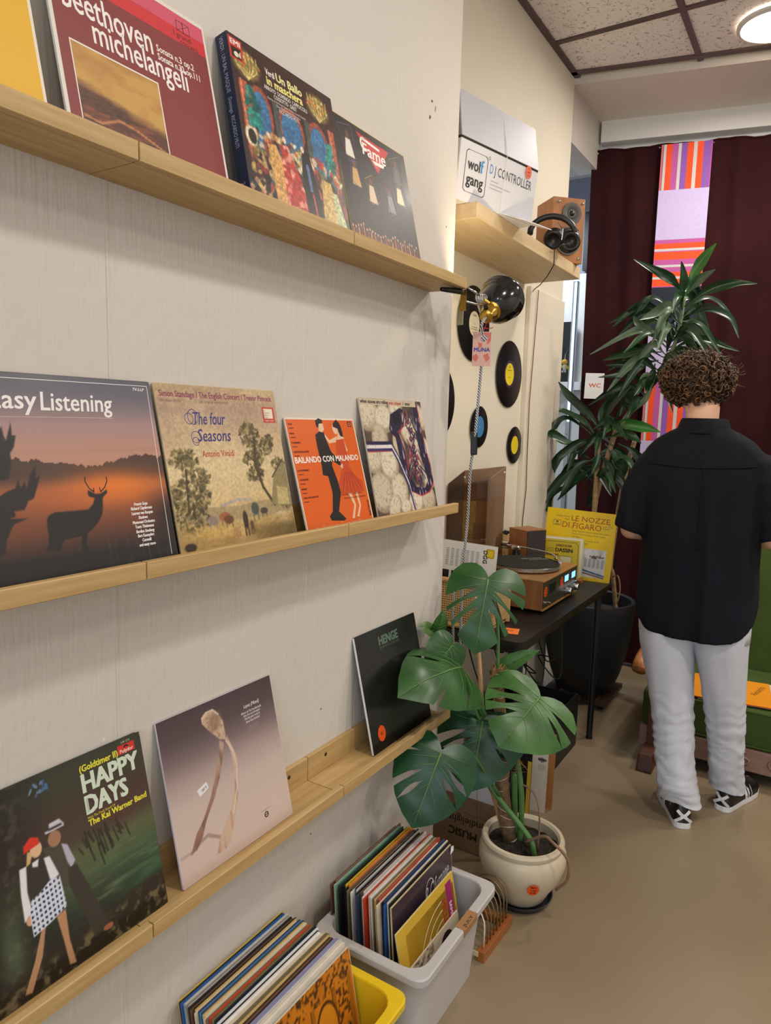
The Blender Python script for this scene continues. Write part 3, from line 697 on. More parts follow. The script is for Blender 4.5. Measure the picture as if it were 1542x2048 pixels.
t.text('The four', 0.24, 0.765, 0.075, BL, 0.50, shear=0.2, bold=0.002); t.text('Seasons', 0.26, 0.663, 0.075, BL, 0.525, shear=0.2, bold=0.002); t.ring(0.22, 0.80, 0.03, 0.034, BL); t.ring(0.25, 0.81, 0.035, 0.039, BL, asp=1.2); t.ring(0.25, 0.69, 0.032, 0.036, BL); t.ring(0.245, 0.665, 0.022, 0.026, BL)
t.text('Antonio Vivaldi', 0.276, 0.57, 0.04, '#b5402e', 0.537, bold=0.001)
t.rect(0.858, 0.782, 0.972, 0.886, '#c13a2c'); t.up(); t.rect(0.872, 0.81, 0.956, 0.875, '#e8dcc4'); t.up()
for i, s_ in enumerate(['De', 'Nederlandse', 'Klassieke', 'Muziek']): t.text(s_, 0.876, 0.858-0.015*i, 0.009, '#3a2a20', sx=0.8)
t.text('NKM 19/23', 0.875, 0.79, 0.010, '#f0e4d0', 0.955)
on_ledge('beige engraved record sleeve of trees, cattle and a cottage', 1, 0.836, [('cover_print', p), ('lettering', t)], body='#cdb88c')

p = Print(0.261, 0.261); OR = '#e06112'
p.rect(0.01, 0.01, 0.985, 0.985, OR); p.up()
SK_ = '#e9c3a0'
p.poly([(0.677, 0.31), (0.735, 0.19), (0.665, 0.075), (0.70, 0.07), (0.765, 0.19), (0.73, 0.31)], SK_); p.poly([(0.79, 0.31), (0.815, 0.18), (0.745, 0.085), (0.775, 0.075), (0.84, 0.18), (0.83, 0.31)], SK_)
p.poly([(0.68, 0.84), (0.66, 0.78), (0.55, 0.77), (0.49, 0.85), (0.51, 0.86), (0.56, 0.80), (0.65, 0.825)], SK_); p.poly([(0.665, 0.80), (0.79, 0.81), (0.78, 0.88), (0.72, 0.87)], SK_); p.ell(0.685, 0.905, 0.042, 0.052, SK_); p.poly([(0.78, 0.8), (0.81, 0.7), (0.64, 0.57), (0.62, 0.59), (0.77, 0.69), (0.74, 0.78)], SK_)
p.up(); p.poly([(0.663, 0.799), (0.779, 0.808), (0.79, 0.69), (0.778, 0.554), (0.821, 0.484), (0.946, 0.397), (0.934, 0.309), (0.777, 0.301), (0.613, 0.304), (0.499, 0.341), (0.591, 0.429), (0.659, 0.54), (0.623, 0.675)], '#cc4a1c')
p.poly([(0.665, 0.953), (0.725, 0.992), (0.763, 0.96), (0.781, 0.915), (0.785, 0.827), (0.74, 0.837), (0.72, 0.905), (0.655, 0.924)], '#1b1210'); p.up()
for k in range(6): p.line([(0.70+0.02*k, 0.50), (0.60+0.066*k, 0.31)], 0.006, '#8f2a12')
p.poly([(0.412, 0.979), (0.465, 1.0), (0.515, 0.985), (0.509, 0.953), (0.455, 0.95), (0.44, 0.90), (0.41, 0.93)], '#17100f'); p.poly([(0.455, 0.95), (0.512, 0.953), (0.518, 0.90), (0.482, 0.872), (0.44, 0.88), (0.43, 0.91)], SK_); p.up()
p.poly([(0.44, 0.88), (0.482, 0.872), (0.506, 0.867), (0.507, 0.829), (0.551, 0.696), (0.636, 0.618), (0.671, 0.578), (0.649, 0.56), (0.539, 0.612), (0.524, 0.565), (0.559, 0.431), (0.57, 0.317), (0.485, 0.154), (0.572, 0.079), (0.535, 0.065), (0.355, 0.084), (0.337, 0.123), (0.396, 0.163), (0.448, 0.326), (0.434, 0.476), (0.363, 0.489), (0.374, 0.572), (0.367, 0.738), (0.372, 0.849)], '#161013')
p.poly([(0.655, 0.59), (0.69, 0.57), (0.67, 0.53), (0.645, 0.555)], SK_)
for k in range(10): p.ell(0.05+0.09*k, 0.03+0.012*(k % 3), 0.018, 0.004, '#f09a6a', 10)
t = Print(0.261, 0.261); t.layer = 6; DK = '#3c150a'
t.text('BAILANDO CON MALANDO', 0.026, 0.605, 0.052, '#f7f0e6', 0.95, bold=0.004)
k_ = Print(0.261, 0.261); k_.layer = 6; k2_ = Print(0.261, 0.261); k2_.layer = 6; e_ = Print(0.261, 0.261); e_.layer = 6
for i, s_ in enumerate(['SI SI SI', 'BAHIA', 'EL MARINERO', 'QUIZAS QUIZAS QUIZAS', 'LA GOLONDRINA', 'LA VIOLETERA', 'SIBONEY', 'CHICA CHICA BUM CHIC']):
    v = [0.935, 0.855, 0.775, 0.695, 0.535, 0.455, 0.375, 0.30][i]
    (k_ if i < 4 else k2_).text(s_, 0.035, v, 0.015, DK, sx=0.85, bold=0.001); (k_ if i < 4 else k2_).rect(0.035, v-0.03, 0.10, v-0.024, DK)
e_.text('MALANDO Y SU ORQUESTA', 0.57, 0.288, 0.015, DK, 0.90); e_.text('FRANCISCA GESCOLAUPA', 0.60, 0.255, 0.015, DK, 0.945); e_.text('PHILIPS', 0.945, 0.215, 0.026, '#2b1009', rot=R(-90), bold=0.002, sx=1.25)
g_ = Print(0.261, 0.261); g_.layer = 6; g_.rect(0.895, 0.925, 0.95, 0.975, '#5a1d10'); g_.up(); g_.ring(0.922, 0.948, 0.010, 0.018, '#e98a55')
on_ledge('small orange record sleeve with a dancing couple', 1, 1.186, [('cover_print', p), ('lettering', t), ('track_list', k_), ('track_list', k2_), ('credits', e_), ('emblem', g_)], w=0.261, h=0.261, body='#e8dccb', coat=0.2, rough=0.35)

c = Canvas(170, col='#5b4a3e', seed=8)     # pebbles
c.mix(np.clip((c.noise(20, 20, 3)-0.5)*3, 0, 1), '#3a2f28')
peb = [(0.10, 0.86, 0.16, 0.13), (0.33, 0.83, 0.15, 0.12), (0.22, 0.66, 0.13, 0.12), (0.06, 0.50, 0.12, 0.16), (0.30, 0.45, 0.15, 0.14), (0.12, 0.22, 0.17, 0.17), (0.40, 0.22, 0.13, 0.15), (0.65, 0.10, 0.16, 0.12), (0.86, 0.10, 0.14, 0.12), (0.72, 0.72, 0.13, 0.16), (0.92, 0.55, 0.12, 0.17), (0.75, 0.45, 0.12, 0.13), (0.95, 0.85, 0.10, 0.13), (0.55, 0.94, 0.13, 0.08), (0.92, 0.30, 0.10, 0.12), (0.28, 0.06, 0.14, 0.09), (0.46, 0.06, 0.09, 0.07), (0.50, 0.60, 0.09, 0.12)]
for i, (u, v, a, b_) in enumerate(peb):
    rt = c.rs.rand()*1.5
    c.ell(u, v, a, b_, '#a8977f', rt, 0.12); c.ell(u-0.01, v+0.02, a*0.86, b_*0.84, ['#dccdb2', '#e3d6bd', '#cfc0a6'][i % 3], rt, 0.35); c.line([(u-a*0.3, v), (u+a*0.2, v-b_*0.4)], 0.004, '#8f7f6a', 0.6)
sx_ = [(0.385, 0.747), (0.438, 0.871), (0.61, 0.932), (0.674, 0.912), (0.634, 0.802), (0.526, 0.711), (0.581, 0.548), (0.579, 0.366), (0.683, 0.232), (0.826, 0.213), (0.904, 0.274), (0.849, 0.466), (0.82, 0.673), (0.838, 0.972), (0.917, 0.984), (0.932, 0.729), (0.97, 0.48), (1.0, 0.268), (0.893, 0.18), (0.732, 0.155), (0.583, 0.203), (0.517, 0.334), (0.479, 0.497), (0.464, 0.675), (0.408, 0.711)]
c.poly([(a+0.012, b_-0.012) for a, b_ in sx_], '#b52a3a'); c.poly(sx_, '#1f1838')
c.mix(c.polym(sx_)*np.clip((c.noise(40, 12, 2)-0.62)*8, 0, 1), '#b9aabf'); c.ell(0.55, 0.84, 0.08, 0.06, '#0f0b1c', 0.5)
for k in range(70):
    u, v = 0.64+0.18*c.rs.rand(), 0.30+0.62*c.rs.rand(); c.line([(u, v), (u+0.05*c.rs.randn(), v-0.05-0.06*c.rs.rand())], 0.010+0.008*c.rs.rand(), ['#1f1838', '#171230', '#2d2450', '#8f3a4c'][k % 4 if k % 9 else 3], 0.9)
for k in range(7): c.ell(0.72+0.03*(k % 2), 0.36+0.075*k, 0.03, 0.022, '#211a3c', 0.4); c.ell(0.72+0.03*(k % 2), 0.36+0.075*k, 0.016, 0.012, '#a44a5a', 0.4)
st_ = [(0.0, 0.60), (0.374, 0.597), (0.445, 0.498), (0.552, 0.277), (0.60, 0.03)]
c.line([(a+0.01, b_-0.03) for a, b_ in st_], 0.03, '#b5404a'); c.line([(a, b_+0.03) for a, b_ in st_], 0.03, '#221b40'); c.line(st_, 0.03, '#e9e2df'); c.line([(a, b_-0.025) for a, b_ in st_], 0.022, '#2d2660'); c.mix(np.clip((c.noise(60, 60, 2)-0.6)*4, 0, 1)*0.3, '#2d211b')
p = Print(0.314, 0.314); p.canvas(c, 0.002, 0.002, 0.998, 0.998); p.up(); p.rect(0.004, 0.945, 0.9, 0.997, '#cdbda2')
t = Print(0.314, 0.314); t.layer = 3
t.text('when stones are rolling', 0.016, 0.957, 0.03, '#1d1524', 0.431, bold=0.003); t.text('peter schipper', 0.446, 0.957, 0.028, '#c0342c', 0.652, bold=0.002); t.text('/ sax', 0.675, 0.957, 0.03, '#1d1524', 0.80, bold=0.003)
on_ledge('record sleeve with a dark saxophone lying on pale pebbles', 1, 1.469, [('cover_print', p), ('lettering', t)], body='#cfc4b2')

# --- row 3
c = Canvas(220, col='#22261f', seed=12)    # couple strolling by the water
c.grad([(0, '#1a1714'), (0.1, '#231f19'), (0.25, '#2a3426'), (0.4, '#4a5a3c'), (0.52, '#59603e'), (0.6, '#4a3d30'), (0.75, '#46352c'), (0.88, '#3c3a2c'), (1, '#333628')])
c.mix(np.clip((c.noise(5, 40, 4)-0.45)*2.5, 0, 1)*np.clip((c.U-0.45)*3, 0, 1)*np.clip((0.58-c.V)*5, 0, 1), '#7c8a60'); c.mix(np.clip((c.U-0.62)*3, 0, 1)*np.exp(-((c.V-0.22)/0.13)**2)*0.8, '#2c5238')
c.mix(np.clip((0.45-c.U)*2.5, 0, 1), '#17140f'); c.mix(np.clip((c.noise(26, 26, 3)-0.55)*5, 0, 1)*np.clip((0.35-c.U)*6, 0, 1), '#4a4034'); c.mix(np.exp(-((c.U-0.13)/0.07)**2-((c.V-0.25)/0.2)**2)*0.8, '#56624a')
c.mix(np.clip((0.13+0.1*c.U-c.V)/0.05, 0, 1), '#2a231a'); c.mix(np.clip((0.10+0.10*c.U-c.V)/0.05, 0, 1)*np.clip((c.noise(30, 30, 3)-0.5)*4, 0, 1), '#6d6044')
for k in range(26):
    u = 0.52+0.3*c.rs.rand(); v = 0.62-0.1*c.rs.rand(); c.line([(u, v), (u+0.02, v-0.12*c.rs.rand()-0.02)], 0.010, '#22231a', 0.8)
c.blobs(0.38, 0.93, 0.05, 0.03, 12, 0.012, ['#4a6f9c', '#6d8fb8']); c.mix(np.exp(-((c.U-0.80)/0.16)**2-((c.V-0.66)/0.1)**2)*0.6, '#542f28')
c.poly([(0.352, 0.642), (0.46, 0.61), (0.49, 0.494), (0.455, 0.481), (0.449, 0.399), (0.36, 0.40)], '#4b453b'); c.poly([(0.445, 0.62), (0.475, 0.60), (0.503, 0.505), (0.475, 0.478), (0.46, 0.52)], '#b6b2c2'); c.poly([(0.455, 0.485), (0.506, 0.485), (0.551, 0.35), (0.635, 0.09), (0.54, 0.073), (0.498, 0.239), (0.449, 0.399)], '#39342b'); c.ell(0.415, 0.66, 0.035, 0.04, '#a5795e'); c.poly([(0.375, 0.70), (0.475, 0.70), (0.475, 0.712), (0.455, 0.745), (0.398, 0.742), (0.395, 0.712), (0.37, 0.712)], '#cdc6cc'); c.poly([(0.39, 0.708), (0.465, 0.708), (0.462, 0.72), (0.394, 0.72)], '#39363a'); c.ell(0.62, 0.085, 0.03, 0.015, '#a35f42')
c.poly([(0.30, 0.655), (0.275, 0.60), (0.255, 0.595), (0.27, 0.66)], '#d2b078'); c.ell(0.315, 0.655, 0.03, 0.04, '#e0b690'); c.poly([(0.252, 0.66), (0.258, 0.695), (0.295, 0.724), (0.335, 0.705), (0.337, 0.675)], '#d8341f')
c.poly([(0.263, 0.60), (0.325, 0.605), (0.37, 0.57), (0.36, 0.47), (0.26, 0.44), (0.24, 0.50)], '#332f28'); c.poly([(0.285, 0.60), (0.32, 0.605), (0.31, 0.57), (0.285, 0.58)], '#e5e0e4'); c.poly([(0.345, 0.595), (0.375, 0.59), (0.408, 0.48), (0.36, 0.47)], '#e6e2e8'); c.poly([(0.22, 0.60), (0.255, 0.60), (0.24, 0.48), (0.25, 0.36), (0.205, 0.35), (0.208, 0.48)], '#e6e2e8'); c.ell(0.232, 0.345, 0.02, 0.025, '#d9a583')
c.poly([(0.275, 0.27), (0.30, 0.28), (0.26, 0.15), (0.185, 0.02), (0.15, 0.03), (0.22, 0.15)], '#b98a64'); c.poly([(0.36, 0.29), (0.41, 0.30), (0.405, 0.15), (0.42, 0.02), (0.385, 0.03), (0.375, 0.16)], '#b98a64')
sk = [(0.251, 0.43), (0.30, 0.445), (0.36, 0.48), (0.41, 0.47), (0.42, 0.31), (0.33, 0.28), (0.235, 0.26), (0.235, 0.36)]
c.poly(sk, '#d7dbe8')
for a in range(9):
    for b_ in range(8): c.mix(c.ellm(0.245+0.022*a, 0.275+0.026*b_+0.005*a, 0.0065, 0.0075)*c.polym(sk), '#26304f')
p = Print(0.314, 0.314); p.canvas(c, 0.002, 0.002, 0.998, 0.998)
t = Print(0.314, 0.314); t.layer = 3; YL = '#e9dc3c'; MN = '#d4e2cc'
t.text('(Goldtimer II)', 0.605, 0.915, 0.034, YL, 0.84, bold=0.003); t.text('HAPPY', 0.605, 0.805, 0.095, MN, 0.955, bold=0.010); t.text('DAYS', 0.605, 0.69, 0.095, MN, 0.86, bold=0.010); t.text('With The Fresh Sound Of', 0.607, 0.665, 0.014, YL, 0.775); t.text('The Kai Warner Band', 0.607, 0.628, 0.032, YL, 0.975, bold=0.003)
t.rect(0.845, 0.915, 0.955, 0.965, '#d22f22'); t.up(); t.text('Polydor', 0.858, 0.92, 0.02, '#efe2d6', 0.943, bold=0.001); t.ring(0.90, 0.944, 0.006, 0.016, '#2a1510', a0=0, a1=PI); t.text('249 272', 0.87, 0.972, 0.012, '#c9cfc0', 0.93); t.rect(0.612, 0.70, 0.626, 0.775, '#b9c4b0')
on_ledge('dark green record sleeve with a strolling couple and polka dot skirt', 2, 0.479, [('cover_print', p), ('lettering', t)], body='#2c3326', coat=0.25, rough=0.35, rc=0.008)

c = Canvas(200, col='#cbb6ac', seed=6)     # forked bone on a pale ground
c.grad([(0, '#d6c0b4'), (0.2, '#d3bdb2'), (0.45, '#cab5ac'), (0.6, '#ac9793'), (0.72, '#7d6b6c'), (0.85, '#5a4a4d'), (1, '#4a3b3f')])
c.line([(0.10, 0.17), (0.17, 0.20), (0.24, 0.215), (0.33, 0.16)], 0.022, '#8c7572', 0.6); c.line([(0.02, 0.175), (0.10, 0.175)], 0.02, '#a38d88', 0.5)
kn = [(0.34, 0.918), (0.379, 0.942), (0.44, 0.943), (0.482, 0.899), (0.512, 0.842), (0.513, 0.796), (0.514, 0.749), (0.499, 0.724), (0.46, 0.738), (0.418, 0.784), (0.369, 0.84), (0.338, 0.881)]
sA = [(0.454, 0.733), (0.432, 0.65), (0.378, 0.535), (0.305, 0.416), (0.227, 0.319), (0.159, 0.264), (0.094, 0.167), (0.141, 0.171), (0.198, 0.222), (0.242, 0.297), (0.344, 0.414), (0.417, 0.526), (0.456, 0.617), (0.489, 0.704)]
sB = [(0.5, 0.731), (0.533, 0.633), (0.543, 0.528), (0.517, 0.399), (0.463, 0.292), (0.397, 0.223), (0.332, 0.156), (0.28, 0.07), (0.366, 0.071), (0.41, 0.087), (0.48, 0.222), (0.534, 0.352), (0.561, 0.458), (0.579, 0.568), (0.557, 0.647), (0.523, 0.738)]
c.poly(sA, '#9a7462'); c.mix(c.polym(sA)*np.clip((c.V-0.35)*3, 0, 1), '#b99c86'); c.mix(c.polym(sA)*np.clip((c.noise(50, 10, 2)-0.5)*3, 0, 1)*0.6, '#6e4f42')
c.poly(sB, '#cfb29c'); c.mix(c.polym(sB)*np.clip((c.noise(50, 8, 2)-0.52)*4, 0, 1)*0.6, '#a87a60'); c.line([(0.51, 0.71), (0.553, 0.63), (0.565, 0.53), (0.54, 0.40), (0.47, 0.25)], 0.012, '#e6d3c2', 0.7)
c.poly(kn, '#d0b294'); c.ell(0.44, 0.86, 0.05, 0.06, '#94775f', -0.6, 0.8, 0.8); c.mix(c.polym(kn)*np.clip((c.noise(70, 70, 2)-0.5)*4, 0, 1)*0.5, '#7d6252'); c.line([(0.345, 0.91), (0.385, 0.935), (0.44, 0.938), (0.48, 0.895)], 0.012, '#e3cdb4', 0.8)
p = Print(0.314, 0.314); p.canvas(c, 0.002, 0.002, 0.998, 0.998)
t = Print(0.314, 0.314); t.layer = 2; W_ = '#d9cdc8'
t.text('Lopez (Mixed)', 0.78, 0.853, 0.024, W_, sx=0.75, align='C', shear=0.15, bold=0.0012)
for s_, v in zip(['Albums via The Propellerheads,', 'Brian Eno and chromatics', 'Vital the guest vocals by', 'James Dean Bradfield'], [0.818, 0.797, 0.776, 0.753]): t.text(s_, 0.772, v, 0.015, W_, sx=0.72, align='C', shear=0.15, bold=0.0008)
for v, w_ in ((0.725, 0.05), (0.715, 0.06), (0.705, 0.055), (0.695, 0.03)): t.rect(0.77-w_, v, 0.77+w_, v+0.003, '#9d8d8c')
t.ring(0.751, 0.112, 0.012, 0.020, '#3b3330'); t.rect(0.735, 0.109, 0.767, 0.115, '#3b3330'); t.rect(0.70, 0.145, 0.80, 0.148, '#8a7a74')
t.poly([(0.215, 0.505), (0.297, 0.528), (0.308, 0.486), (0.231, 0.46)], '#e9e6ec'); t.up(); t.text('5.00', 0.29, 0.508, 0.018, '#6a6a74', rot=R(195), bold=0.001)
on_ledge('mauve record sleeve fading to pale pink with a forked bone', 2, 0.829, [('cover_print', p), ('lettering', t)], body='#cfc6d0', coat=0.1)

c = Canvas(90, col='#121413', seed=3)      # shrink-wrapped black cover
c.mix(np.clip((c.noise(4, 4, 3)-0.55)*3, 0, 1), '#1c211c')
p = Print(0.314, 0.314); p.canvas(c, 0.002, 0.002, 0.998, 0.998); p.up()
for k in range(9):
    r_ = 0.02+0.022*k
    for q in range(10+5*k):
        a = 2*PI*q/(10+5*k); p.ell(0.54+r_*math.cos(a), 0.545+r_*math.sin(a)*1.0, 0.0017, 0.0017, '#59635c', 5)
t = Print(0.314, 0.314); t.layer = 3
t.text('HENGE', 0.345, 0.845, 0.075, '#587260', 0.655, bold=0.010); t.text('JOURNEY TO VOLTUS B', 0.345, 0.815, 0.016, '#4f6354', 0.67, bold=0.001)
hg = on_ledge('glossy black record sleeve in shrink wrap with an orange price dot', 2, 1.471, [('cover_print', p), ('lettering', t)], body='#17181a', coat=0.45, rough=0.35)
def sticker(parent, w, h, lines, loc, rot=(0, 0, 0), col='#f0560f', name='price_sticker', ink='#3a1206', cap=0.17, round_=True):
    p = Print(w, h)
    if round_: p.ell(0.5, 0.5, 0.5, 0.5, col, 28)
    else: p.rect(0, 0, 1, 1, col)
    p.up()
    n = len(lines)
    for i, s_ in enumerate(lines):
        if s_: p.text(s_, 0.5, 0.5+(n-1)*0.13-i*0.26-cap/2, cap, ink, align='C', sx=0.9, bold=0.02, shear=0.1)
    return p.build(name, parent, 0.5, loc=loc, rot=rot)
sticker(hg, 0.036, 0.042, ['22.-'], (0.034, -0.0006, 0.022))
sw = mat('shrink_wrap_edge', '#e8e8ea', 0.15)
part('wrap_edge', MB().box(-0.0008, 0.0006, -0.0006, 0.0046, 0.002, 0.313), sw, hg)

# ------------------------------------------------------------------ record crates
def bin_ring(x0, x1, y0, y1, z, r, n=5):
    pts = []
    for cx, cy, a in ((x1-r, y0+r, -90), (x1-r, y1-r, 0), (x0+r, y1-r, 90), (x0+r, y0+r, 180)):
        for k in range(n+1):
            t = R(a+90*k/n); pts.append((cx+r*math.cos(t), cy+r*math.sin(t), z))
    return pts
def crate(label, x0, x1, y0, y1, h, m, name='storage_bin'):
    t = thing(name, label, 'crate', ((x0+x1)/2, (y0+y1)/2, 0))
    X, Y = (x1-x0)/2, (y1-y0)/2
    f = 0.022   # flange
    ta = 0.020  # taper
    mb = MB()
    rg = [bin_ring(-X+f+ta, X-f-ta, -Y+f+ta, Y-f-ta, 0.0, 0.035), bin_ring(-X+f+ta, X-f-ta, -Y+f+ta, Y-f-ta, 0.004, 0.037), bin_ring(-X+f, X-f, -Y+f, Y-f, h-0.002, 0.045)]
    rg += [bin_ring(-X+f+0.003, X-f-0.003, -Y+f+0.003, Y-f-0.003, h-0.002, 0.043), bin_ring(-X+f+ta+0.003, X-f-ta-0.003, -Y+f+ta+0.003, Y-f-ta-0.003, 0.006, 0.033)]
    mb.loft(rg)
    part('body', mb, m, t, smooth='auto')
    mb = MB()
    rim = [bin_ring(-X+f-0.001, X-f+0.001, -Y+f-0.001, Y-f+0.001, h-0.006, 0.044), bin_ring(-X, X, -Y, Y, h-0.018, 0.030), bin_ring(-X, X, -Y, Y, h-0.003, 0.030), bin_ring(-X+0.003, X-0.003, -Y+0.003, Y-0.003, h, 0.029), bin_ring(-X+f+0.001, X-f-0.001, -Y+f+0.001, Y-f-0.001, h, 0.045), bin_ring(-X+f+0.003, X-f-0.003, -Y+f+0.003, Y-f-0.003, h-0.012, 0.043)]
    mb.loft(rim, caps=False)
    part('rim', mb, m, t, smooth='auto')
    return t
GREYP = mat('grey_plastic', '#c3bfbd', 0.38, vary=0.02, vscale=5)
YELP = mat('yellow_plastic', '#edc81e', 0.36, vary=0.02, vscale=5)
crate('bright yellow plastic storage bin full of records at the bottom edge', 0.018, 0.345, 0.812, 1.225, 0.235, YELP)
gb = crate('pale grey plastic storage bin full of records beside the monstera pot', 0.045, 0.360, 1.255, 1.672, 0.242, GREYP)
tp = Print(0.028, 0.075); tp.rect(0, 0, 1, 1, '#a3774c'); tp.up(); tp.text('JULY', 0.80, 0.16, 0.11, '#3a2a1c', sx=1.9, rot=R(90), bold=0.02)
tpo = tp.build('tape_label', gb, 0.6); tpo.matrix_local = Matrix(((1, 0, 0, 0.133), (0, 0, 1, -0.005), (0, -1, 0, 0.2424), (0, 0, 0, 1)))
mb = MB().box(0.1575, 0.1590, -0.005, 0.070, 0.222, 0.2425); part('tape_fold', mb, mat('brown_tape', '#a3774c', 0.6), gb)

WORD = {'#d9b92e': 'yellow', '#2457a0': 'blue', '#c8c4bf': 'pale grey', '#8d8681': 'grey', '#1a191c': 'black', '#d9cdb2': 'cream', '#3b3358': 'dark purple', '#2f7fb5': 'sky blue', '#cfae6d': 'tan', '#c4401f': 'red orange', '#5c6a3c': 'olive green', '#e6e3de': 'white', '#6b4a36': 'brown', '#8f8fb0': 'lavender', '#7a6a52': 'drab brown', '#33503f': 'dark green', '#b9483f': 'faded red', '#33435f': 'navy', '#e8873a': 'orange', '#6fa58a': 'mint green', '#8aa7bd': 'light blue'}
_sm = {}; _seen = {}; _tot = {}
ORD = ['first', 'second', 'third', 'fourth', 'fifth', 'sixth', 'seventh', 'eighth', 'ninth', 'tenth']
def crate_sleeve(col, xt, y, z0, lean, crate_word, grp, w=0.314, t=0.0036):
    key = (col, t)
    if key not in _sm: _sm[key] = sleeve_mesh(w, 0.314, t, mat('packed_sleeve_'+col, col, 0.55, vary=0.06, vscale=25))
    h = 0.314
    k = _seen.get((col, crate_word), 0); _seen[(col, crate_word)] = k+1
    if _tot[crate_word].count(col) == 1: lb = 'the only %s edged record sleeve packed in the %s' % (WORD[col], crate_word)
    else: lb = '%s %s edged record sleeve in the %s, counted from the wall' % (ORD[k], WORD[col], crate_word)
    o = thing('record_sleeve', lb, 'record', (xt+h*math.sin(lean)+t, y, z0), (-lean, 0, R(90)), grp)
    link('sleeve', _sm[key], o)
    return o
cols1 = ['#d9b92e', '#1a191c', '#2457a0', '#8aa7bd', '#c8c4bf', '#8d8681', '#c8c4bf', '#1a191c', '#6b4a36', '#1a191c', '#cfae6d', '#d9cdb2', '#3b3358', '#2f7fb5', '#33435f', '#cfae6d', '#d9cdb2', '#d9cdb2', '#7a6a52', '#c4401f', '#5c6a3c', '#7a6a52', '#1a191c', '#2f7fb5', '#e6e3de', '#1a191c', '#e6e3de', '#e6e3de', '#d9cdb2', '#d9cdb2', '#7a6a52', '#7a6a52', '#cfae6d', '#1a191c', '#6b4a36', '#1a191c', '#8f8fb0', '#8f8fb0', '#e6e3de', '#c8c4bf', '#d9cdb2', '#e6e3de', '#d9cdb2', '#c8c4bf']
_tot['yellow bin'] = cols1
x = 0.010
for i, col in enumerate(cols1):
    crate_sleeve(col, x, 0.872+rng.uniform(-0.005, 0.005), 0.0078+rng.uniform(0, 0.004), 0.19+rng.uniform(-0.003, 0.003), 'yellow bin', 'records packed in the yellow bin', t=0.0040)
    x += 0.00435
c = Canvas(110, col='#cf7d12', seed=21)    # orange palace engraving
c.mix(np.clip((c.noise(10, 10, 3)-0.5)*2, 0, 1), '#b96a10'); DKO = '#4a2a0c'
for u in (0.55, 0.78, 0.96): c.poly([(u-0.02, 0), (u+0.02, 0), (u+0.02, 0.85), (u-0.02, 0.85)], '#8f5412', 0.7); c.line([(u-0.02, 0), (u-0.02, 0.85)], 0.006, DKO)
c.mix(np.clip((c.noise(45, 45, 2)-0.5)*6, 0, 1)*((c.V > 0.84)+(np.abs(c.U-0.87) < 0.07)*(c.V > 0.45)), DKO)
for cu in (0.34, 0.68): c.ell(cu, 0.62, 0.12, 0.2, DKO, soft=0.05); c.ell(cu, 0.61, 0.105, 0.185, '#d98a1a', soft=0.05); c.blobs(cu, 0.45, 0.06, 0.1, 18, 0.02, [DKO, '#7c4a12'])
c.blobs(0.5, 0.12, 0.5, 0.1, 60, 0.03, [DKO, '#8f5412', '#e2a34a'])
c.poly([(0.70, 0), (0.74, 0.36), (0.80, 0.33), (0.84, 0.48), (0.88, 0.42), (0.92, 0.52), (0.99, 0.2), (1, 0)], '#e4dcc0'); c.mix(c.polym([(0.70, 0), (0.74, 0.36), (0.84, 0.48), (0.92, 0.52), (1, 0.2), (1, 0)])*np.clip((c.noise(40, 12, 2)-0.5)*6, 0, 1), '#3a2c1a')
p = Print(0.314, 0.314); p.canvas(c, 0.004, 0.004, 0.996, 0.996)
sleeve('orange record sleeve with a palace engraving, frontmost in the yellow bin', (x+0.314*math.sin(0.19)+0.006, 0.868, 0.0085), lean=0.19, body='#d9cdb2', pics=[('cover_print', p)], group='records packed in the yellow bin')
cols2 = ['#6b4a36', '#7a6a52', '#c8c4bf', '#6fa58a', '#33503f', '#1a191c', '#1a191c', '#d9b92e', '#1a191c', '#e8873a', '#7a6a52', '#6b4a36', '#e6e3de', '#1a191c', '#c8c4bf', '#1a191c', '#33435f', '#6b4a36', '#c8c4bf', '#e6e3de', '#c4401f', '#b9483f', '#d9cdb2', '#e6e3de', '#7a6a52', '#cfae6d', '#7a6a52', '#b9483f', '#d9cdb2', '#1a191c', '#33435f', '#2457a0', '#d9cdb2', '#1a191c']
_tot['grey bin'] = cols2
x = 0.052
for i, col in enumerate(cols2):
    crate_sleeve(col, x, 1.330+rng.uniform(-0.012, 0.010), 0.0078+rng.uniform(0, 0.008), 0.075+rng.uniform(-0.010, 0.010), 'grey bin', 'records packed in the grey bin', t=0.0034)
    x += 0.0049
c = Canvas(90, col='#2e2028', seed=31)     # dark cover with a white script
c.grad([(0, '#1d1519'), (0.5, '#2a1d25'), (1, '#3b2c3c')]); c.blobs(0.42, 0.62, 0.05, 0.03, 14, 0.02, ['#8a4a24', '#5a2f20'])
p = Print(0.314, 0.314); p.canvas(c, 0.004, 0.004, 0.996, 0.996)
t = Print(0.314, 0.314); t.layer = 2
t.text('R C Suzanne', 0.52, 0.72, 0.13, '#d5cdd2', 0.93, shear=0.3, rot=R(6)); t.ring(0.60, 0.80, 0.07, 0.076, '#d5cdd2', asp=1.4)
ds = sleeve('dark purple record sleeve with white script in the grey bin', (x+0.314*math.sin(0.085)+0.006, 1.334, 0.008), lean=0.085, body='#cbb98c', pics=[('cover_print', p), ('lettering', t)], rough=0.35, coat=0.2, group='records packed in the grey bin')
part('torn_corner', MB().prism([(0, 0), (0.016, 0.004), (0.018, 0.016), (0.006, 0.018)], 0, 0.002, M=Matrix.Translation((0.302, -0.003, 0.292)) @ Matrix.Rotation(R(90), 4, 'X')), mat('white_paper', '#eceae6', 0.7), ds)
p = Print(0.292, 0.268); p.rect(0.004, 0.004, 0.996, 0.996, '#d8b03a'); p.rect(0.13, 0.03, 0.98, 0.9, '#d2a62e'); p.up(); W_ = '#efe6c0'
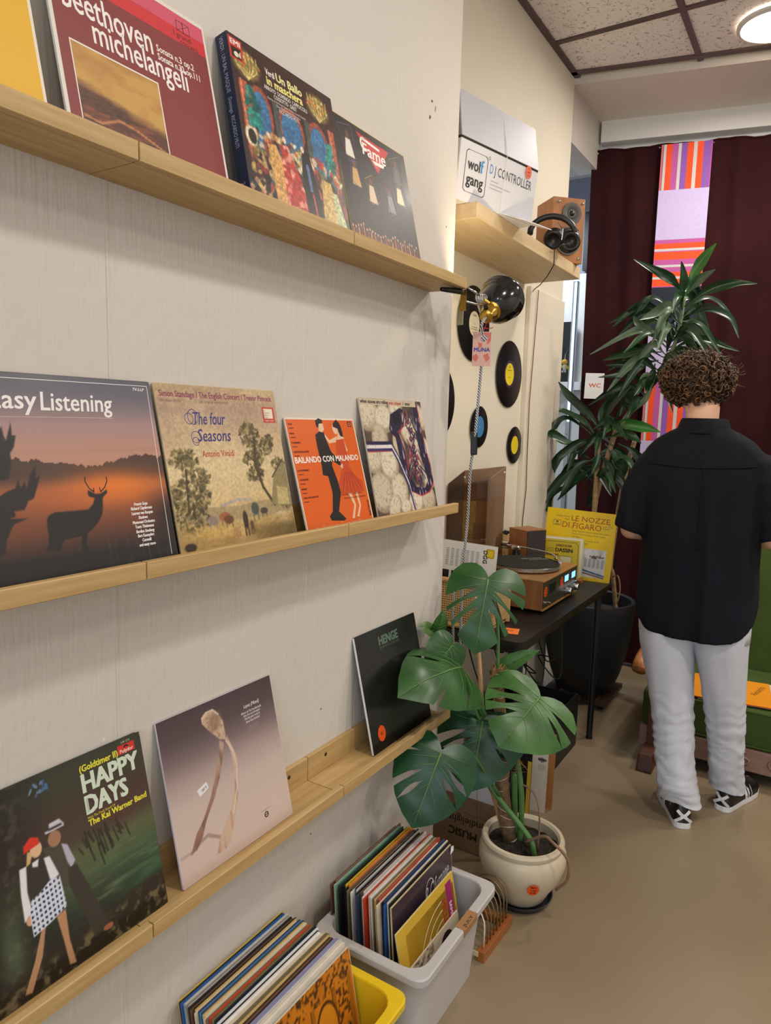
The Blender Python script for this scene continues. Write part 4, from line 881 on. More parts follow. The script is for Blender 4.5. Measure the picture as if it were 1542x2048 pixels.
for k in range(6): p.ring(0.76, 0.36, 0.05+0.085*k, 0.06+0.085*k, W_, 28, R(92), R(200))
p.up(); p.text('MILLIONS', 0.745, 0.83, 0.075, '#a8321e', rot=R(-90), sx=0.92, bold=0.008); p.poly([(0.84, 0.95), (0.95, 0.95), (0.95, 0.55), (0.90, 0.58), (0.84, 0.55)], '#9c2260'); p.up(); p.text('SAMBA', 0.875, 0.75, 0.045, '#f0dfe4', rot=R(-90), bold=0.004); p.rect(0.15, 0.08, 0.32, 0.20, '#b5281e'); p.text('Tango', 0.20, 0.62, 0.04, '#8a3a1c', rot=R(-90), bold=0.003); p.poly([(0.42, 0.62), (0.50, 0.64), (0.56, 0.42), (0.46, 0.38)], '#e2c9a6')
sleeve('yellow record sleeve with rings and a magenta tag at the front of the grey bin', (0.302, 1.318, 0.010), w=0.292, h=0.268, lean=0.20, body='#e3cf86', pics=[('cover_print', p)], group='records packed in the grey bin')
c = Canvas(80, col='#cfc2aa', seed=41); c.mix(np.clip((c.noise(30, 30, 3)-0.48)*4, 0, 1)*(c.U < 0.45), '#5a4636')
p = Print(0.25, 0.178); p.canvas(c, 0.004, 0.004, 0.996, 0.996); p.up(); p.ell(0.72, 0.74, 0.13, 0.17, '#1c1815'); p.ring(0.60, 0.50, 0.035, 0.045, '#3a2d24', a0=R(180), a1=R(400))
sleeve('small collage record sleeve with a black disc, frontmost in the grey bin', (0.312, 1.335, 0.011), w=0.25, h=0.178, lean=0.17, body='#cfc2aa', pics=[('cover_print', p)], group='records packed in the grey bin')
# ------------------------------------------------------------------ alcove: floating shelf and what stands on it
SH = wood('pale_oak_veneer', '#cdb185', '#d9c29a', 1, 0.5, 0.7)
sh = thing('floating_shelf', 'thick pale oak floating shelf in the alcove', 'shelf', (AX, 2.14, 2.13))
part('board', MB().box(0.0005, 0.26, 0, 1.09, 0, 0.05), SH, sh, bevel=0.0015, segs=1)

BOXW = mat('white_carton', '#d9d9de', 0.42, vary=0.03, vscale=8)
BOXG = mat('grey_carton_inside', '#8e8b88', 0.7)
bx = thing('controller_carton', 'white carton with open lid standing on the floating shelf', 'box', (-0.0125, 2.285, 2.1805), (0, 0, R(77.1)))
# local: x along the front (away from the camera), -y outwards, z up
L2 = 0.2125
mb = MB().hexa([(-L2, 0.0, 0), (L2, 0.0, 0), (L2, 0.20, 0), (-L2, 0.20, 0)], [(-L2, -0.020, 0.178), (L2, -0.020, 0.178), (L2, 0.20, 0.178), (-L2, 0.20, 0.178)])
part('carton_body', mb, BOXW, bx, bevel=0.002, segs=1)
mb = MB().hexa([(-L2, -0.022, 0.184), (L2, -0.022, 0.184), (L2, -0.018, 0.184), (-L2, -0.018, 0.184)], [(-L2+0.004, -0.002, 0.325), (L2-0.004, -0.002, 0.325), (L2-0.004, 0.003, 0.325), (-L2+0.004, 0.003, 0.325)])
part('lid_panel', mb, mat('silver_carton', '#c3c2cb', 0.35, vary=0.03, vscale=9), bx)
mb = MB().hexa([(-L2, -0.018, 0.184), (-L2+0.003, -0.018, 0.184), (-L2+0.004, 0.16, 0.19), (-L2, 0.16, 0.19)], [(-L2+0.001, 0.003, 0.324), (-L2+0.004, 0.003, 0.324), (-L2+0.003, 0.12, 0.31), (-L2, 0.12, 0.31)])
part('side_flap', mb, BOXG, bx)
part('lid_gap', MB().box(-L2, L2, -0.0195, 0.05, 0.1775, 0.1845), mat('dark_gap', '#2a2826', 0.8), bx)
mb = MB().hexa([(0.02, -0.001, 0.003), (L2, -0.001, 0.003), (L2+0.02, -0.075, -0.022), (0.08, -0.07, -0.020)], [(0.02, 0.001, 0.006), (L2, 0.001, 0.006), (L2+0.02, -0.075, -0.019), (0.08, -0.07, -0.017)])
part('bottom_flap', mb, BOXW, bx)
tilt = math.atan2(0.020, 0.178)
pr_ = Print(0.425, 0.179)
K = '#17171a'
u0, u1, v0, v1 = 0.075, 0.335, 0.17, 0.86
for (a, b_) in (((u0+0.03, v0), (u1-0.03, v0)), ((u1, v0+0.07), (u1, v1-0.07)), ((u1-0.03, v1), (u0+0.03, v1)), ((u0, v1-0.07), (u0, v0+0.07))): pr_.line([a, b_], 0.006, K)
for cu, cv, a0 in ((u0+0.03, v0+0.07, 180), (u1-0.03, v0+0.07, 270), (u1-0.03, v1-0.07, 0), (u0+0.03, v1-0.07, 90)): pr_.ring(cu, cv, 0.027, 0.033, K, 8, R(a0), R(a0+90), asp=2.25)
pr_.text('wol', 0.10, 0.55, 0.19, K, 0.245, bold=0.006); pr_.text('f', 0.252, 0.55, 0.22, '#1f8fd6', 0.29, bold=0.006); pr_.text('gang', 0.10, 0.30, 0.19, K, 0.30, bold=0.006)
pr_.up(); pr_.text('D', 0.37, 0.62, 0.16, '#3e86c4', 0.41); pr_.text('J CONTROLLER', 0.425, 0.62, 0.16, '#3a3a40', 0.93); pr_.ring(0.352, 0.86, 0.010, 0.013, K, 12, asp=2.2)
for v, w_ in ((0.50, 0.10), (0.44, 0.26), (0.38, 0.16)): pr_.rect(0.39, v, 0.39+w_, v+0.012, '#a8a8ae')
lo = pr_.build('carton_print', bx, 0.42); lo.location = (-L2, -0.0006, 0); lo.rotation_euler = (tilt, 0, 0)
st = sticker(bx, 0.034, 0.042, ['DJ', 'contr.', '€ 25'], (0.135, -0.0215, 0.142), (tilt*0.5, 0, 0), cap=0.15)
mb = MB().tube([(0.02, -0.0009, 0.328), (0.022, -0.0245, 0.182), (0.024, -0.003, 0.002)], 0.0012, 5); part('string', mb, mat('white_string', '#e8e4da', 0.7), bx)
pf = Print(0.2, 0.05); pf.text('DJ CONTROLLER', 0.05, 0.25, 0.45, '#6a6a70', 0.95)
lo = pf.build('flap_print', bx, 0.5); lo.matrix_local = Matrix.Translation((0.035, -0.058, -0.0125)) @ Matrix.Rotation(R(-70), 4, 'X')

CHERRY = wood('cherry_veneer', '#a5642f', '#b87a42', 2, 0.38, 0.6)
spk = thing('bookshelf_speaker', 'cherry wood loudspeaker with two black cones at the end of the floating shelf', 'speaker', (-0.034, 3.105, 2.1805), (0, 0, R(46.9)))
# local: front at -y, width along x
part('cabinet', MB().box(-0.0755, 0.0755, 0, 0.155, 0, 0.27), CHERRY, spk, bevel=0.003)
RX = Matrix.Rotation(R(90), 4, 'X')
def front_disc(name, prof, x, z, m, par, n=28): return part(name, MB().lathe(prof, n, M=Matrix.Translation((x, 0, z)) @ RX), m, par, smooth='auto')
GREYM = mat('dark_grey_metal', '#55534f', 0.4, 0.5)
tw = front_disc('tweeter', [(0.046, 0), (0.046, 0.004), (0.030, 0.005), (0.020, 0.002), (0.018, 0.004), (0, 0.004)], 0.012, 0.205, GREYM, spk)
part('dome', MB().lathe([(0.012, 0.003), (0.010, 0.008), (0.006, 0.011), (0, 0.012)], 16, M=Matrix.Translation((0.012, 0, 0.205)) @ RX), BLACKP, tw, smooth=True)
wf = front_disc('woofer', [(0.060, 0), (0.060, 0.006), (0.055, 0.007), (0.050, 0.004)], 0.0, 0.090, mat('satin_ring', '#77756f', 0.3, 0.7), spk)
part('surround', MB().lathe([(0.0505, 0.003), (0.047, 0.009), (0.042, 0.0095), (0.037, 0.003)], 28, M=Matrix.Translation((0, 0, 0.090)) @ RX), BLACKP, wf, smooth=True)
part('cone', MB().lathe([(0.037, 0.003), (0.014, -0.012), (0.014, -0.004), (0.008, 0.001), (0, 0.002)], 28, M=Matrix.Translation((0, 0, 0.090)) @ RX), mat('paper_cone', '#232326', 0.7), wf, smooth=True)
part('front_cutout', MB().lathe([(0.037, 0.0008), (0, 0.0008)], 24, M=Matrix.Translation((0, 0, 0.090)) @ RX), BLACKP, wf)
for x, z in ((-0.05, 0.25), (0.062, 0.25), (0.055, 0.02), (-0.055, 0.02)): part('grille_peg', MB().lathe([(0.006, 0), (0.005, 0.006), (0, 0.007)], 10, M=Matrix.Translation((x, 0, z)) @ RX), CHROME, spk, smooth=True)

hp = thing('headphones', 'black over ear headphones lying against the loudspeaker', 'headphones', (0.035, 2.90, 2.1815))
LEA = mat('black_leatherette', '#131315', 0.38, bump=0.1, bscale=120)
arc = [(-0.10+0.0, 0.02, 0.045)]
arc = [(-0.055+0.075*math.cos(a), -0.03+0.055*math.cos(a*0.9), 0.07+0.065*math.sin(a)) for a in [R(d) for d in range(-10, 191, 20)]]
part('headband', MB().tube(arc, 0.012, 8), LEA, hp, smooth=True)
for (x, y, z, rz, rx) in ((0.0, 0.03, 0.042, 0.5, 0.25), (-0.05, -0.02, 0.050, 0.2, 0.6)):
    Mx = Matrix.Translation((x, y, z)) @ Matrix.Rotation(rz, 4, 'Z') @ Matrix.Rotation(R(90)+rx, 4, 'X')
    cup = part('ear_cup', MB().lathe([(0.0, -0.02), (0.030, -0.018), (0.040, -0.008), (0.042, 0.004), (0.038, 0.008)], 20, M=Mx), BLACKP, hp, smooth=True)
    part('ear_pad', MB().lathe([(0.038, 0.006), (0.041, 0.016), (0.034, 0.024), (0.024, 0.020), (0.020, 0.010), (0, 0.009)], 20, M=Mx), LEA, cup, smooth=True)
part('wire_yoke', MB().tube([(0.02, 0.0, 0.10), (0.045, 0.0, 0.07), (0.05, 0.01, 0.04), (0.03, 0.02, 0.012)], 0.002, 6), CHROME, hp)
part('wire_yoke', MB().tube([(-0.03, -0.05, 0.10), (0.0, -0.06, 0.07), (-0.005, -0.055, 0.03)], 0.002, 6), CHROME, hp)
CABP = [(0.05, 2.90, 2.205), (0.04, 2.83, 2.190), (0.020, 2.795, 2.165), (0.012, 2.82, 2.112), (-0.03, 2.869, 2.082), (-0.12, 3.03, 2.080), (-0.20, 3.18, 2.095), (-0.246, 3.272, 2.100)]
part('cable', MB().tube([Vector(q)-Vector((0.035, 2.90, 2.1815)) for q in CABP], 0.0022, 6), BLACKP, hp, smooth=True)

wr = thing('speaker_wire', 'thin red and black wire running down the alcove wall', 'cable', (AX+0.0195, 3.30, 0.76))
pts = [(0.005, 0.05, 1.36), (0.003, 0.045, 1.22), (0.003, 0.03, 1.05), (0.003, 0.01, 0.83), (0.003, 0.015, 0.6), (0.003, 0.025, 0.4), (0.003, 0.0, 0.25), (0.004, 0.005, 0.0)]
part('wire', MB().tube(pts[:5], 0.0022, 6), mat('red_wire', '#7a3a28', 0.5), wr, smooth=True)
part('wire', MB().tube(pts[4:], 0.0022, 6), BLACKP, wr, smooth=True)

# ------------------------------------------------------------------ vinyl records hung on the alcove wall
def vinyl_mat():
    m = mat('vinyl', '#0a090b', 0.3, spec=0.35)
    nt = m.node_tree; b = nt.nodes['Principled BSDF']
    tc = nt.nodes.new('ShaderNodeTexCoord'); sp = nt.nodes.new('ShaderNodeVectorMath'); sp.operation = 'LENGTH'
    w = nt.nodes.new('ShaderNodeMath'); w.operation = 'MULTIPLY'; w.inputs[1].default_value = 3000
    s = nt.nodes.new('ShaderNodeMath'); s.operation = 'SINE'
    bp = nt.nodes.new('ShaderNodeBump'); bp.inputs['Strength'].default_value = 0.15; bp.inputs['Distance'].default_value = 0.0006
    nt.links.new(tc.outputs['Object'], sp.inputs[0]); nt.links.new(sp.outputs['Value'], w.inputs[0]); nt.links.new(w.outputs[0], s.inputs[0]); nt.links.new(s.outputs[0], bp.inputs['Height']); nt.links.new(bp.outputs[0], b.inputs['Normal'])
    return m
VIN = vinyl_mat()
def vinyl(label, loc, rot, r, lr, lcol, inner=None, text=(), name='vinyl_record'):
    o = thing(name, label, 'record', loc, rot, 'vinyl records on the alcove wall')
    part('disc', MB().lathe([(0.0035, 0.0), (r-0.002, 0.0), (r, 0.001), (r-0.002, 0.002), (lr+0.004, 0.0016), (lr+0.003, 0.0019), (0.0035, 0.0019), (0.0035, 0.0)], 56), VIN, o, smooth='auto')
    m = mat('record_label_'+lcol, lcol, 0.5, vary=0.03)
    lb = part('paper_label', MB().lathe([(0.0036, 0.0022), (lr, 0.0022)], 40), m, o)
    part('spindle_hole', MB().lathe([(0.0, 0.0024), (0.0036, 0.0024)], 12), mat('hole', '#b9b09a', 0.6), o)
    if inner: part('label_ring', MB().lathe([(lr+0.0002, 0.0021), (lr+0.012, 0.0021)], 40), mat('dead_wax_'+inner, inner, 0.25), o)
    if text:
        p = Print(2*lr, 2*lr)
        for s_, v, cap, w_ in text: p.text(s_, 0.5-w_/2, v, cap, '#2b2420', 0.5+w_/2, bold=0.004)
        q = p.build('label_lettering', o, 0.5); 
        q.matrix_local = Matrix.Translation((0, 0, 0.0023)) @ Matrix.Rotation(R(90), 4, 'Z') @ Matrix.Rotation(R(-90), 4, 'X') @ Matrix.Translation((-lr, 0, -lr))
    return o
WR = (0, R(90), 0)      # disc axis along +x, label reads upright
vinyl('large black record with a cream label behind the clamp lamp', (AX+0.006, 2.685, 1.879), WR, 0.150, 0.050, '#e3d7b8', text=[('ODEON', 0.80, 0.07, 0.3), ('a prelude', 0.34, 0.05, 0.55), ('in four movements', 0.26, 0.05, 0.62), ('side one', 0.14, 0.05, 0.3)])
vinyl('large black record with a yellow label on the alcove wall', (AX+0.006, 3.080, 1.703), WR, 0.150, 0.050, '#e6cf1c', '#2b2440', text=[('DG', 0.78, 0.09, 0.14), ('Symphonie', 0.66, 0.05, 0.45), ('Nr. 5', 0.34, 0.05, 0.22)])
vinyl('small black single with a blue label behind the lamp switch', (AX+0.006, 2.777, 1.462), WR, 0.0875, 0.045, '#3f7fb2')
vinyl('small black single with a yellow label, lowest on the alcove wall', (AX+0.006, 3.183, 1.378), WR, 0.0875, 0.043, '#e4c91c', '#1c181c')
vinyl('large black record mostly hidden by the near wall corner', (AX+0.006, 2.385, 1.556), WR, 0.150, 0.050, '#d9d0b8')

# ------------------------------------------------------------------ clamp lamp on the end of the highest ledge
lamp = thing('clamp_lamp', 'black dome clamp lamp with brass socket on the highest ledge', 'lamp', (0.10, 1.80, 1.847))
LB = Vector((0.10, 1.80, 1.847))
aim = Vector((-0.02, 0.855, 0.52)).normalized()
back = Vector((0.158, 1.905, 1.795))
Q = aim.to_track_quat('Z', 'Y').to_matrix().to_4x4()
MQ = Matrix.Translation(back) @ Q
prof = [(0.020, 0.0), (0.030, 0.006), (0.046, 0.022), (0.058, 0.045), (0.064, 0.070), (0.066, 0.090), (0.069, 0.094), (0.0685, 0.097), (0.064, 0.092), (0.062, 0.070), (0.056, 0.046), (0.044, 0.025), (0.028, 0.010), (0.018, 0.005)]
part('shade', MB().lathe(prof, 40, M=MQ), mat('black_enamel', '#0b0b0c', 0.16, coat=0.5), lamp, smooth='auto', world=True)
sk_ = part('socket', MB().lathe([(0.0, -0.042), (0.012, -0.042), (0.020, -0.036), (0.022, -0.016), (0.024, -0.012), (0.024, 0.0), (0.029, 0.003), (0.029, 0.009), (0.0, 0.009)], 28, M=MQ), BRASS, lamp, smooth='auto', world=True)
part('switch_knob', MB().lathe([(0.0, 0.012), (0.006, 0.010), (0.007, 0)], 12, M=MQ @ Matrix.Translation((0.0, 0.022, -0.026)) @ Matrix.Rotation(R(-90), 4, 'X')), BLACKP, sk_, world=True)
part('bulb', MB().ball((0, 0, 0.040), (0.022, 0.022, 0.028), 14, 10, M=MQ), emit('lamp_bulb', '#ffd9a0', 14.0), lamp, smooth=True, world=True)
pl = bpy.data.lights.new('clamp_lamp_light', 'POINT'); pl.energy = 8.0; pl.color = (1.0, 0.80, 0.52); pl.shadow_soft_size = 0.03
po = bpy.data.objects.new('clamp_lamp_light', pl); COL.objects.link(po); po.location = MQ @ Vector((0, 0, 0.078))
part('clamp_handle', MB().tube([(0.088, 1.735, 1.834), (0.094, 1.77, 1.837), (0.102, 1.81, 1.840), (0.108, 1.838, 1.840)], [0.006, 0.0075, 0.0085, 0.006], 8), BLACKP, lamp, smooth=True, world=True)
part('clamp_jaw', MB().hexa([(0.096, 1.832, 1.790), (0.114, 1.832, 1.790), (0.114, 1.836, 1.790), (0.096, 1.836, 1.790)], [(0.100, 1.828, 1.846), (0.116, 1.828, 1.846), (0.116, 1.832, 1.846), (0.100, 1.832, 1.846)]), BRASS, lamp, world=True)
part('clamp_plate', MB().box(0.088, 0.106, 1.836, 1.839, 1.752, 1.802), mat('pale_brass', '#b3ab84', 0.35, 0.8), lamp, world=True, bevel=0.001)
part('spring_wire', MB().tube([(0.105, 1.834, 1.835), (0.112, 1.838, 1.816), (0.128, 1.868, 1.812), (0.145, 1.893, 1.815), (0.150, 1.90, 1.82)], 0.003, 8), CHROME, lamp, smooth=True, world=True)
part('spring_wire', MB().tube([(0.118, 1.838, 1.852), (0.128, 1.852, 1.845), (0.138, 1.868, 1.835)], 0.003, 8), CHROME, lamp, smooth=True, world=True)
coil = [(0.133+0.012*math.cos(a)*0.4+0.004*a/6.28, 1.872+0.004*a/6.28+0.012*math.cos(a)*0.9, 1.828+0.012*math.sin(a)) for a in [2*PI*k/12 for k in range(0, 49)]]
part('spring_coil', MB().tube(coil, 0.0022, 6), CHROME, lamp, smooth=True, world=True)
part('pivot', MB().tube([(0.146, 1.885, 1.825), (0.158, 1.893, 1.815)], 0.007, 10), BRASS, lamp, smooth='auto', world=True)
# braided flex
BRAID = mat('braided_flex', '#ffffff', 0.7)
nt = BRAID.node_tree; b = nt.nodes['Principled BSDF']
tc = nt.nodes.new('ShaderNodeTexCoord'); wv = nt.nodes.new('ShaderNodeTexWave'); wv.wave_type = 'BANDS'; wv.bands_direction = 'DIAGONAL'; wv.inputs['Scale'].default_value = 75
rp = nt.nodes.new('ShaderNodeValToRGB'); rp.color_ramp.interpolation = 'CONSTANT'; rp.color_ramp.elements[0].color = (*hexc('#26262a'), 1); rp.color_ramp.elements[1].position = 0.42; rp.color_ramp.elements[1].color = (*hexc('#d9d9dc'), 1)
nt.links.new(tc.outputs['Object'], wv.inputs['Vector']); nt.links.new(wv.outputs['Fac'], rp.inputs[0]); nt.links.new(rp.outputs[0], b.inputs['Base Color'])
end = MQ @ Vector((0, 0, -0.042))
def smooth_path(pts, n=8):
    pts = [Vector(p) for p in pts]; out = []
    P = [pts[0]*2-pts[1]]+pts+[pts[-1]*2-pts[-2]]
    for i in range(1, len(P)-2):
        for k in range(n):
            t = k/n; a, b_, c_, d = P[i-1], P[i], P[i+1], P[i+2]
            out.append(0.5*((2*b_)+(c_-a)*t+(2*a-5*b_+4*c_-d)*t*t+(3*b_-a-3*c_+d)*t**3))
    return out+[pts[-1]]
flex = smooth_path([end, end+Vector((-0.006, -0.01, -0.025)), (0.138, 1.905, 1.69), (0.128, 1.908, 1.502), (0.114, 1.923, 1.406), (0.104, 1.929, 1.338), (0.075, 1.985, 1.177), (0.050, 2.02, 1.027), (0.030, 2.06, 0.80), (0.02, 2.09, 0.55)])
part('flex', MB().tube(flex, 0.0042, 8), BRAID, lamp, smooth=True, world=True)
part('flex', MB().tube(smooth_path([(0.022, 2.02, 0.95), (0.014, 2.03, 0.86), (0.010, 2.05, 0.75), (0.0, 2.08, 0.5)]), 0.0042, 8), BRAID, lamp, smooth=True, world=True)
sw_ = Matrix.Translation((0.1155, 1.9215, 1.418)) @ Matrix.Rotation(0.05, 4, 'X') @ Matrix.Rotation(R(28), 4, 'Z')
part('inline_switch', MB().box(-0.010, 0.010, -0.009, 0.009, -0.034, 0.034, M=sw_), BLACKP, lamp, bevel=0.004, world=True)
tg = thing('paper_tag', 'small pink paper tag with blue lettering hanging from the clamp lamp', 'tag', (0.1475, 1.878, 1.640), (0, 0, R(24)))
part('card', MB().box(-0.026, 0.026, 0, 0.001, 0, 0.096), mat('pink_card', '#dcae9e', 0.6), tg)
p = Print(0.052, 0.096); RD = '#d0705e'
for pts in ([(0.4, 0.98), (0.98, 0.98), (0.97, 0.72), (0.75, 0.62), (0.82, 0.85), (0.55, 0.86)], [(0.02, 0.30), (0.22, 0.36), (0.35, 0.25), (0.2, 0.12), (0.03, 0.2)], [(0.60, 0.32), (0.85, 0.38), (0.96, 0.22), (0.75, 0.12)], [(0.3, 0.7), (0.5, 0.66), (0.52, 0.56), (0.32, 0.52)]): p.poly(pts, RD)
p.up(); p.text('MUNA', 0.08, 0.42, 0.11, '#3d3f96', 0.93, bold=0.02)
q = p.build('tag_print', tg, 0.6); q.location = (-0.026, 0, 0)
part('red_string', MB().tube([(0.0, 0.0005, 0.090), (0.010, 0.010, 0.118), (0.012, 0.02, 0.130)], 0.0012, 5), mat('red_string', '#c8402c', 0.7), tg)
part('red_bow', MB().tube([(-0.002, -0.002, 0.107), (0.012, 0, 0.105), (0.026, 0.0, 0.106), (0.030, 0, 0.108)], 0.0012, 5), mat('red_string', '#c8402c', 0.7), tg)
part('rosette', MB().lathe([(0.0, 0.002), (0.008, 0.0022), (0.009, 0)], 12, M=Matrix.Translation((0.006, -0.0005, 0.079)) @ RX), BRAID, tg)
# ------------------------------------------------------------------ black table in the alcove and what stands on it
TZ = 0.744
tb = thing('metal_table', 'long black metal table standing in the alcove', 'table', (-0.03, 2.78, 0))
def rpoly(x0, x1, y0, y1, r, n=5): return [(a, b_) for a, b_, _ in bin_ring(x0, x1, y0, y1, 0, r, n)]
TBM = mat('black_table_lacquer', '#0e0c0b', 0.42, vary=0.15, vscale=6)
part('table_top', MB().prism(rpoly(-0.225, 0.225, -0.58, 0.59, 0.045), TZ-0.020, TZ), TBM, tb, bevel=0.002)
part('frame_rail', MB().prism(rpoly(-0.212, 0.212, -0.567, 0.577, 0.04), TZ-0.045, TZ-0.020), BLACKM, tb)
for x, y in ((0.192, -0.515), (0.192, 0.465), (-0.19, -0.515), (-0.19, 0.465)):
    lg = part('leg', MB().tube([(x, y, 0.004), (x, y, TZ-0.045)], 0.0145, 14), BLACKM, tb, smooth='auto')
    part('leg_foot', MB().lathe([(0.0, 0), (0.016, 0), (0.016, 0.006), (0.0145, 0.008)], 14, (x, y, 0)), BLACKP, lg)
part('side_rail', MB().tube(smooth_path([(0.132, -0.535, TZ-0.06), (0.132, -0.535, TZ+0.01), (0.115, -0.53, 0.80), (0.085, -0.525, 0.86), (0.03, -0.52, 0.885), (-0.06, -0.515, 0.885), (-0.12, -0.515, 0.86), (-0.14, -0.515, TZ)]), 0.011, 10), BLACKM, tb, smooth=True)

# receiver and turntable in one walnut case
WAL = wood('walnut_veneer', '#7a4d2c', '#95653c', 2, 0.42, 0.55)
WALT = wood('walnut_top', '#946a3c', '#a67a48', 1, 0.42, 0.5)
tt = thing('record_player', 'walnut record player with built in receiver on the black table', 'record player', (0, 0, TZ+0.001))
TT = Vector((0, 0, TZ+0.001))
part('case', MB().box(-0.205, 0.116, 2.600, 3.035, 0.010, 0.124), WAL, tt, bevel=0.002)
part('top_plate', MB().box(-0.206, 0.122, 2.599, 3.036, 0.124, 0.130), WALT, tt, bevel=0.0015)
for x, y in ((-0.18, 2.63), (0.09, 2.63), (-0.18, 3.0), (0.09, 3.0)): part('foot', MB().lathe([(0.014, 0), (0.016, 0.010), (0, 0.010)], 12, (x, y, 0)), BLACKP, tt)
FP = mat('olive_metal_panel', '#5d5644', 0.35, 0.6, vary=0.06, vscale=30)
fp = part('front_panel', MB().box(0.1155, 0.1185, 2.606, 3.029, 0.018, 0.121), FP, tt)
def FY(u): return 2.606+0.423*u
part('trim_strip', MB().box(0.116, 0.122, 2.600, 3.035, 0.010, 0.0165), WALT, tt)
part('dial_window', MB().box(0.1185, 0.1195, FY(0.16), FY(0.34), 0.068, 0.104), mat('dark_glass', '#10141c', 0.12), fp)
for u in (0.60, 0.82):
    mf = part('meter_frame', MB().box(0.1185, 0.1195, FY(u)-0.002, FY(u+0.12)+0.002, 0.078, 0.109), BLACKP, fp)
    part('meter_light', MB().box(0.1193, 0.1199, FY(u), FY(u+0.12), 0.080, 0.107), emit('meter_blue', '#7fc0ff', 1.6), mf)
for u in (0.66, 0.89): part('knob', MB().lathe([(0.0, 0.026), (0.013, 0.026), (0.0145, 0.023), (0.0145, 0.004), (0.018, 0.003), (0.018, 0)], 24, M=Matrix.Translation((0.1185, FY(u), 0.040)) @ Matrix.Rotation(R(90), 4, 'Y')), CHROME, fp, smooth='auto')
for k in range(9): part('toggle', MB().tube([(0.1185, FY(0.50+0.053*k), 0.062), (0.130, FY(0.50+0.053*k), 0.064)], [0.0035, 0.0025], 8), CHROME, fp, smooth='auto')
part('toggle', MB().tube([(0.1185, FY(0.05), 0.040), (0.128, FY(0.05), 0.041)], [0.004, 0.003], 8), CHROME, fp); part('toggle', MB().tube([(0.1185, FY(0.18), 0.028), (0.126, FY(0.18), 0.028)], 0.003, 8), CHROME, fp)
part('engraved_line', MB().box(0.1184, 0.1187, FY(0.14), FY(0.5), 0.046, 0.0475), CHROME, fp)
for u, z, ln in ((0.015, 0.062, ['THO', 'RENS', '€80']), (0.475, 0.068, ['TO', 'TEST', '!!'])):
    q = sticker(tt, 0.036, 0.042, ln, None, cap=0.14); q.matrix_local = Matrix.Translation((0.1190, FY(u), z)) @ Matrix.Rotation(R(90), 4, 'Z')
PC = (-0.045, 2.815)
pm = Matrix.Translation((PC[0], PC[1], 0.130))
plt = part('platter', MB().lathe([(0.0, 0.0), (0.140, 0.0), (0.148, 0.004), (0.150, 0.008), (0.150, 0.020), (0.148, 0.022), (0.0, 0.022)], 64, M=pm), mat('platter_steel', '#8f8a80', 0.3, 0.9), tt, smooth='auto')
mb = MB()
for k in range(120):
    a = 2*PI*k/120
    mb.box(0.1492, 0.1506, -0.0022, 0.0022, 0.009, 0.0125, M=pm @ Matrix.Rotation(a, 4, 'Z')); mb.box(0.1492, 0.1506, -0.0018, 0.0018, 0.0145, 0.018, M=pm @ Matrix.Rotation(a+0.02, 4, 'Z'))
sd = part('strobe_dots', mb, mat('strobe_silver', '#d8d4c8', 0.3, 0.8), plt); sd['kind'] = 'stuff'
part('slipmat', MB().lathe([(0.0, 0.0222), (0.146, 0.0222), (0.1465, 0.024), (0.0, 0.025)], 56, M=pm), mat('black_felt', '#17160f', 0.9), plt)
p = Print(0.11, 0.05); p.text('REVERE', 0, 0.55, 0.32, '#8f8c80', 0.9, bold=0.01); p.text('ACTION', 0.2, 0.05, 0.32, '#8f8c80', 1.0, bold=0.01)
q = p.build('slipmat_print', plt, 0.8); q.matrix_local = Matrix.Translation((PC[0]-0.0, PC[1]+0.02, 0.1553)) @ Matrix.Rotation(R(52), 4, 'Z') @ Matrix.Rotation(R(-90), 4, 'X')
part('spindle', MB().lathe([(0.0032, 0.022), (0.0032, 0.036), (0, 0.038)], 10, M=pm), CHROME, tt)
ta = part('tonearm_base', MB().lathe([(0.028, 0), (0.028, 0.012), (0.020, 0.016), (0.016, 0.040), (0, 0.042)], 24, (-0.150, 2.985, 0.130)), BLACKP, tt, smooth='auto')
part('tonearm_bearing', MB().lathe([(0.0, 0.0), (0.022, 0.002), (0.024, 0.012), (0.018, 0.018), (0, 0.018)], 24, (-0.150, 2.985, 0.170)), CHROME, ta, smooth='auto')
part('counterweight', MB().tube([(-0.222, 2.992, 0.184), (-0.190, 2.990, 0.183)], 0.017, 20), CHROME, ta, smooth='auto')
part('tonearm', MB().tube(smooth_path([(-0.190, 2.989, 0.183), (-0.150, 2.985, 0.184), (-0.03, 2.972, 0.178), (0.03, 2.955, 0.172), (0.058, 2.925, 0.168)]), 0.0045, 10), CHROME, ta, smooth=True)
part('headshell', MB().hexa([(0.050, 2.918, 0.161), (0.066, 2.930, 0.161), (0.095, 2.890, 0.160), (0.080, 2.879, 0.160)], [(0.050, 2.918, 0.168), (0.066, 2.930, 0.168), (0.095, 2.890, 0.166), (0.080, 2.879, 0.166)]), CHROME, ta)
part('cartridge', MB().box(-0.007, 0.007, -0.012, 0.012, 0.150, 0.161, M=Matrix.Translation((0.080, 2.898, 0)) @ Matrix.Rotation(R(36), 4, 'Z')), mat('white_plastic', '#dcdad4', 0.4), ta)
sticker(tt, 0.06, 0.02, ['', ''], (0.02, 2.99, 0.1305), (R(-90), 0, R(70)), round_=False, col='#e8731c', name='orange_note')
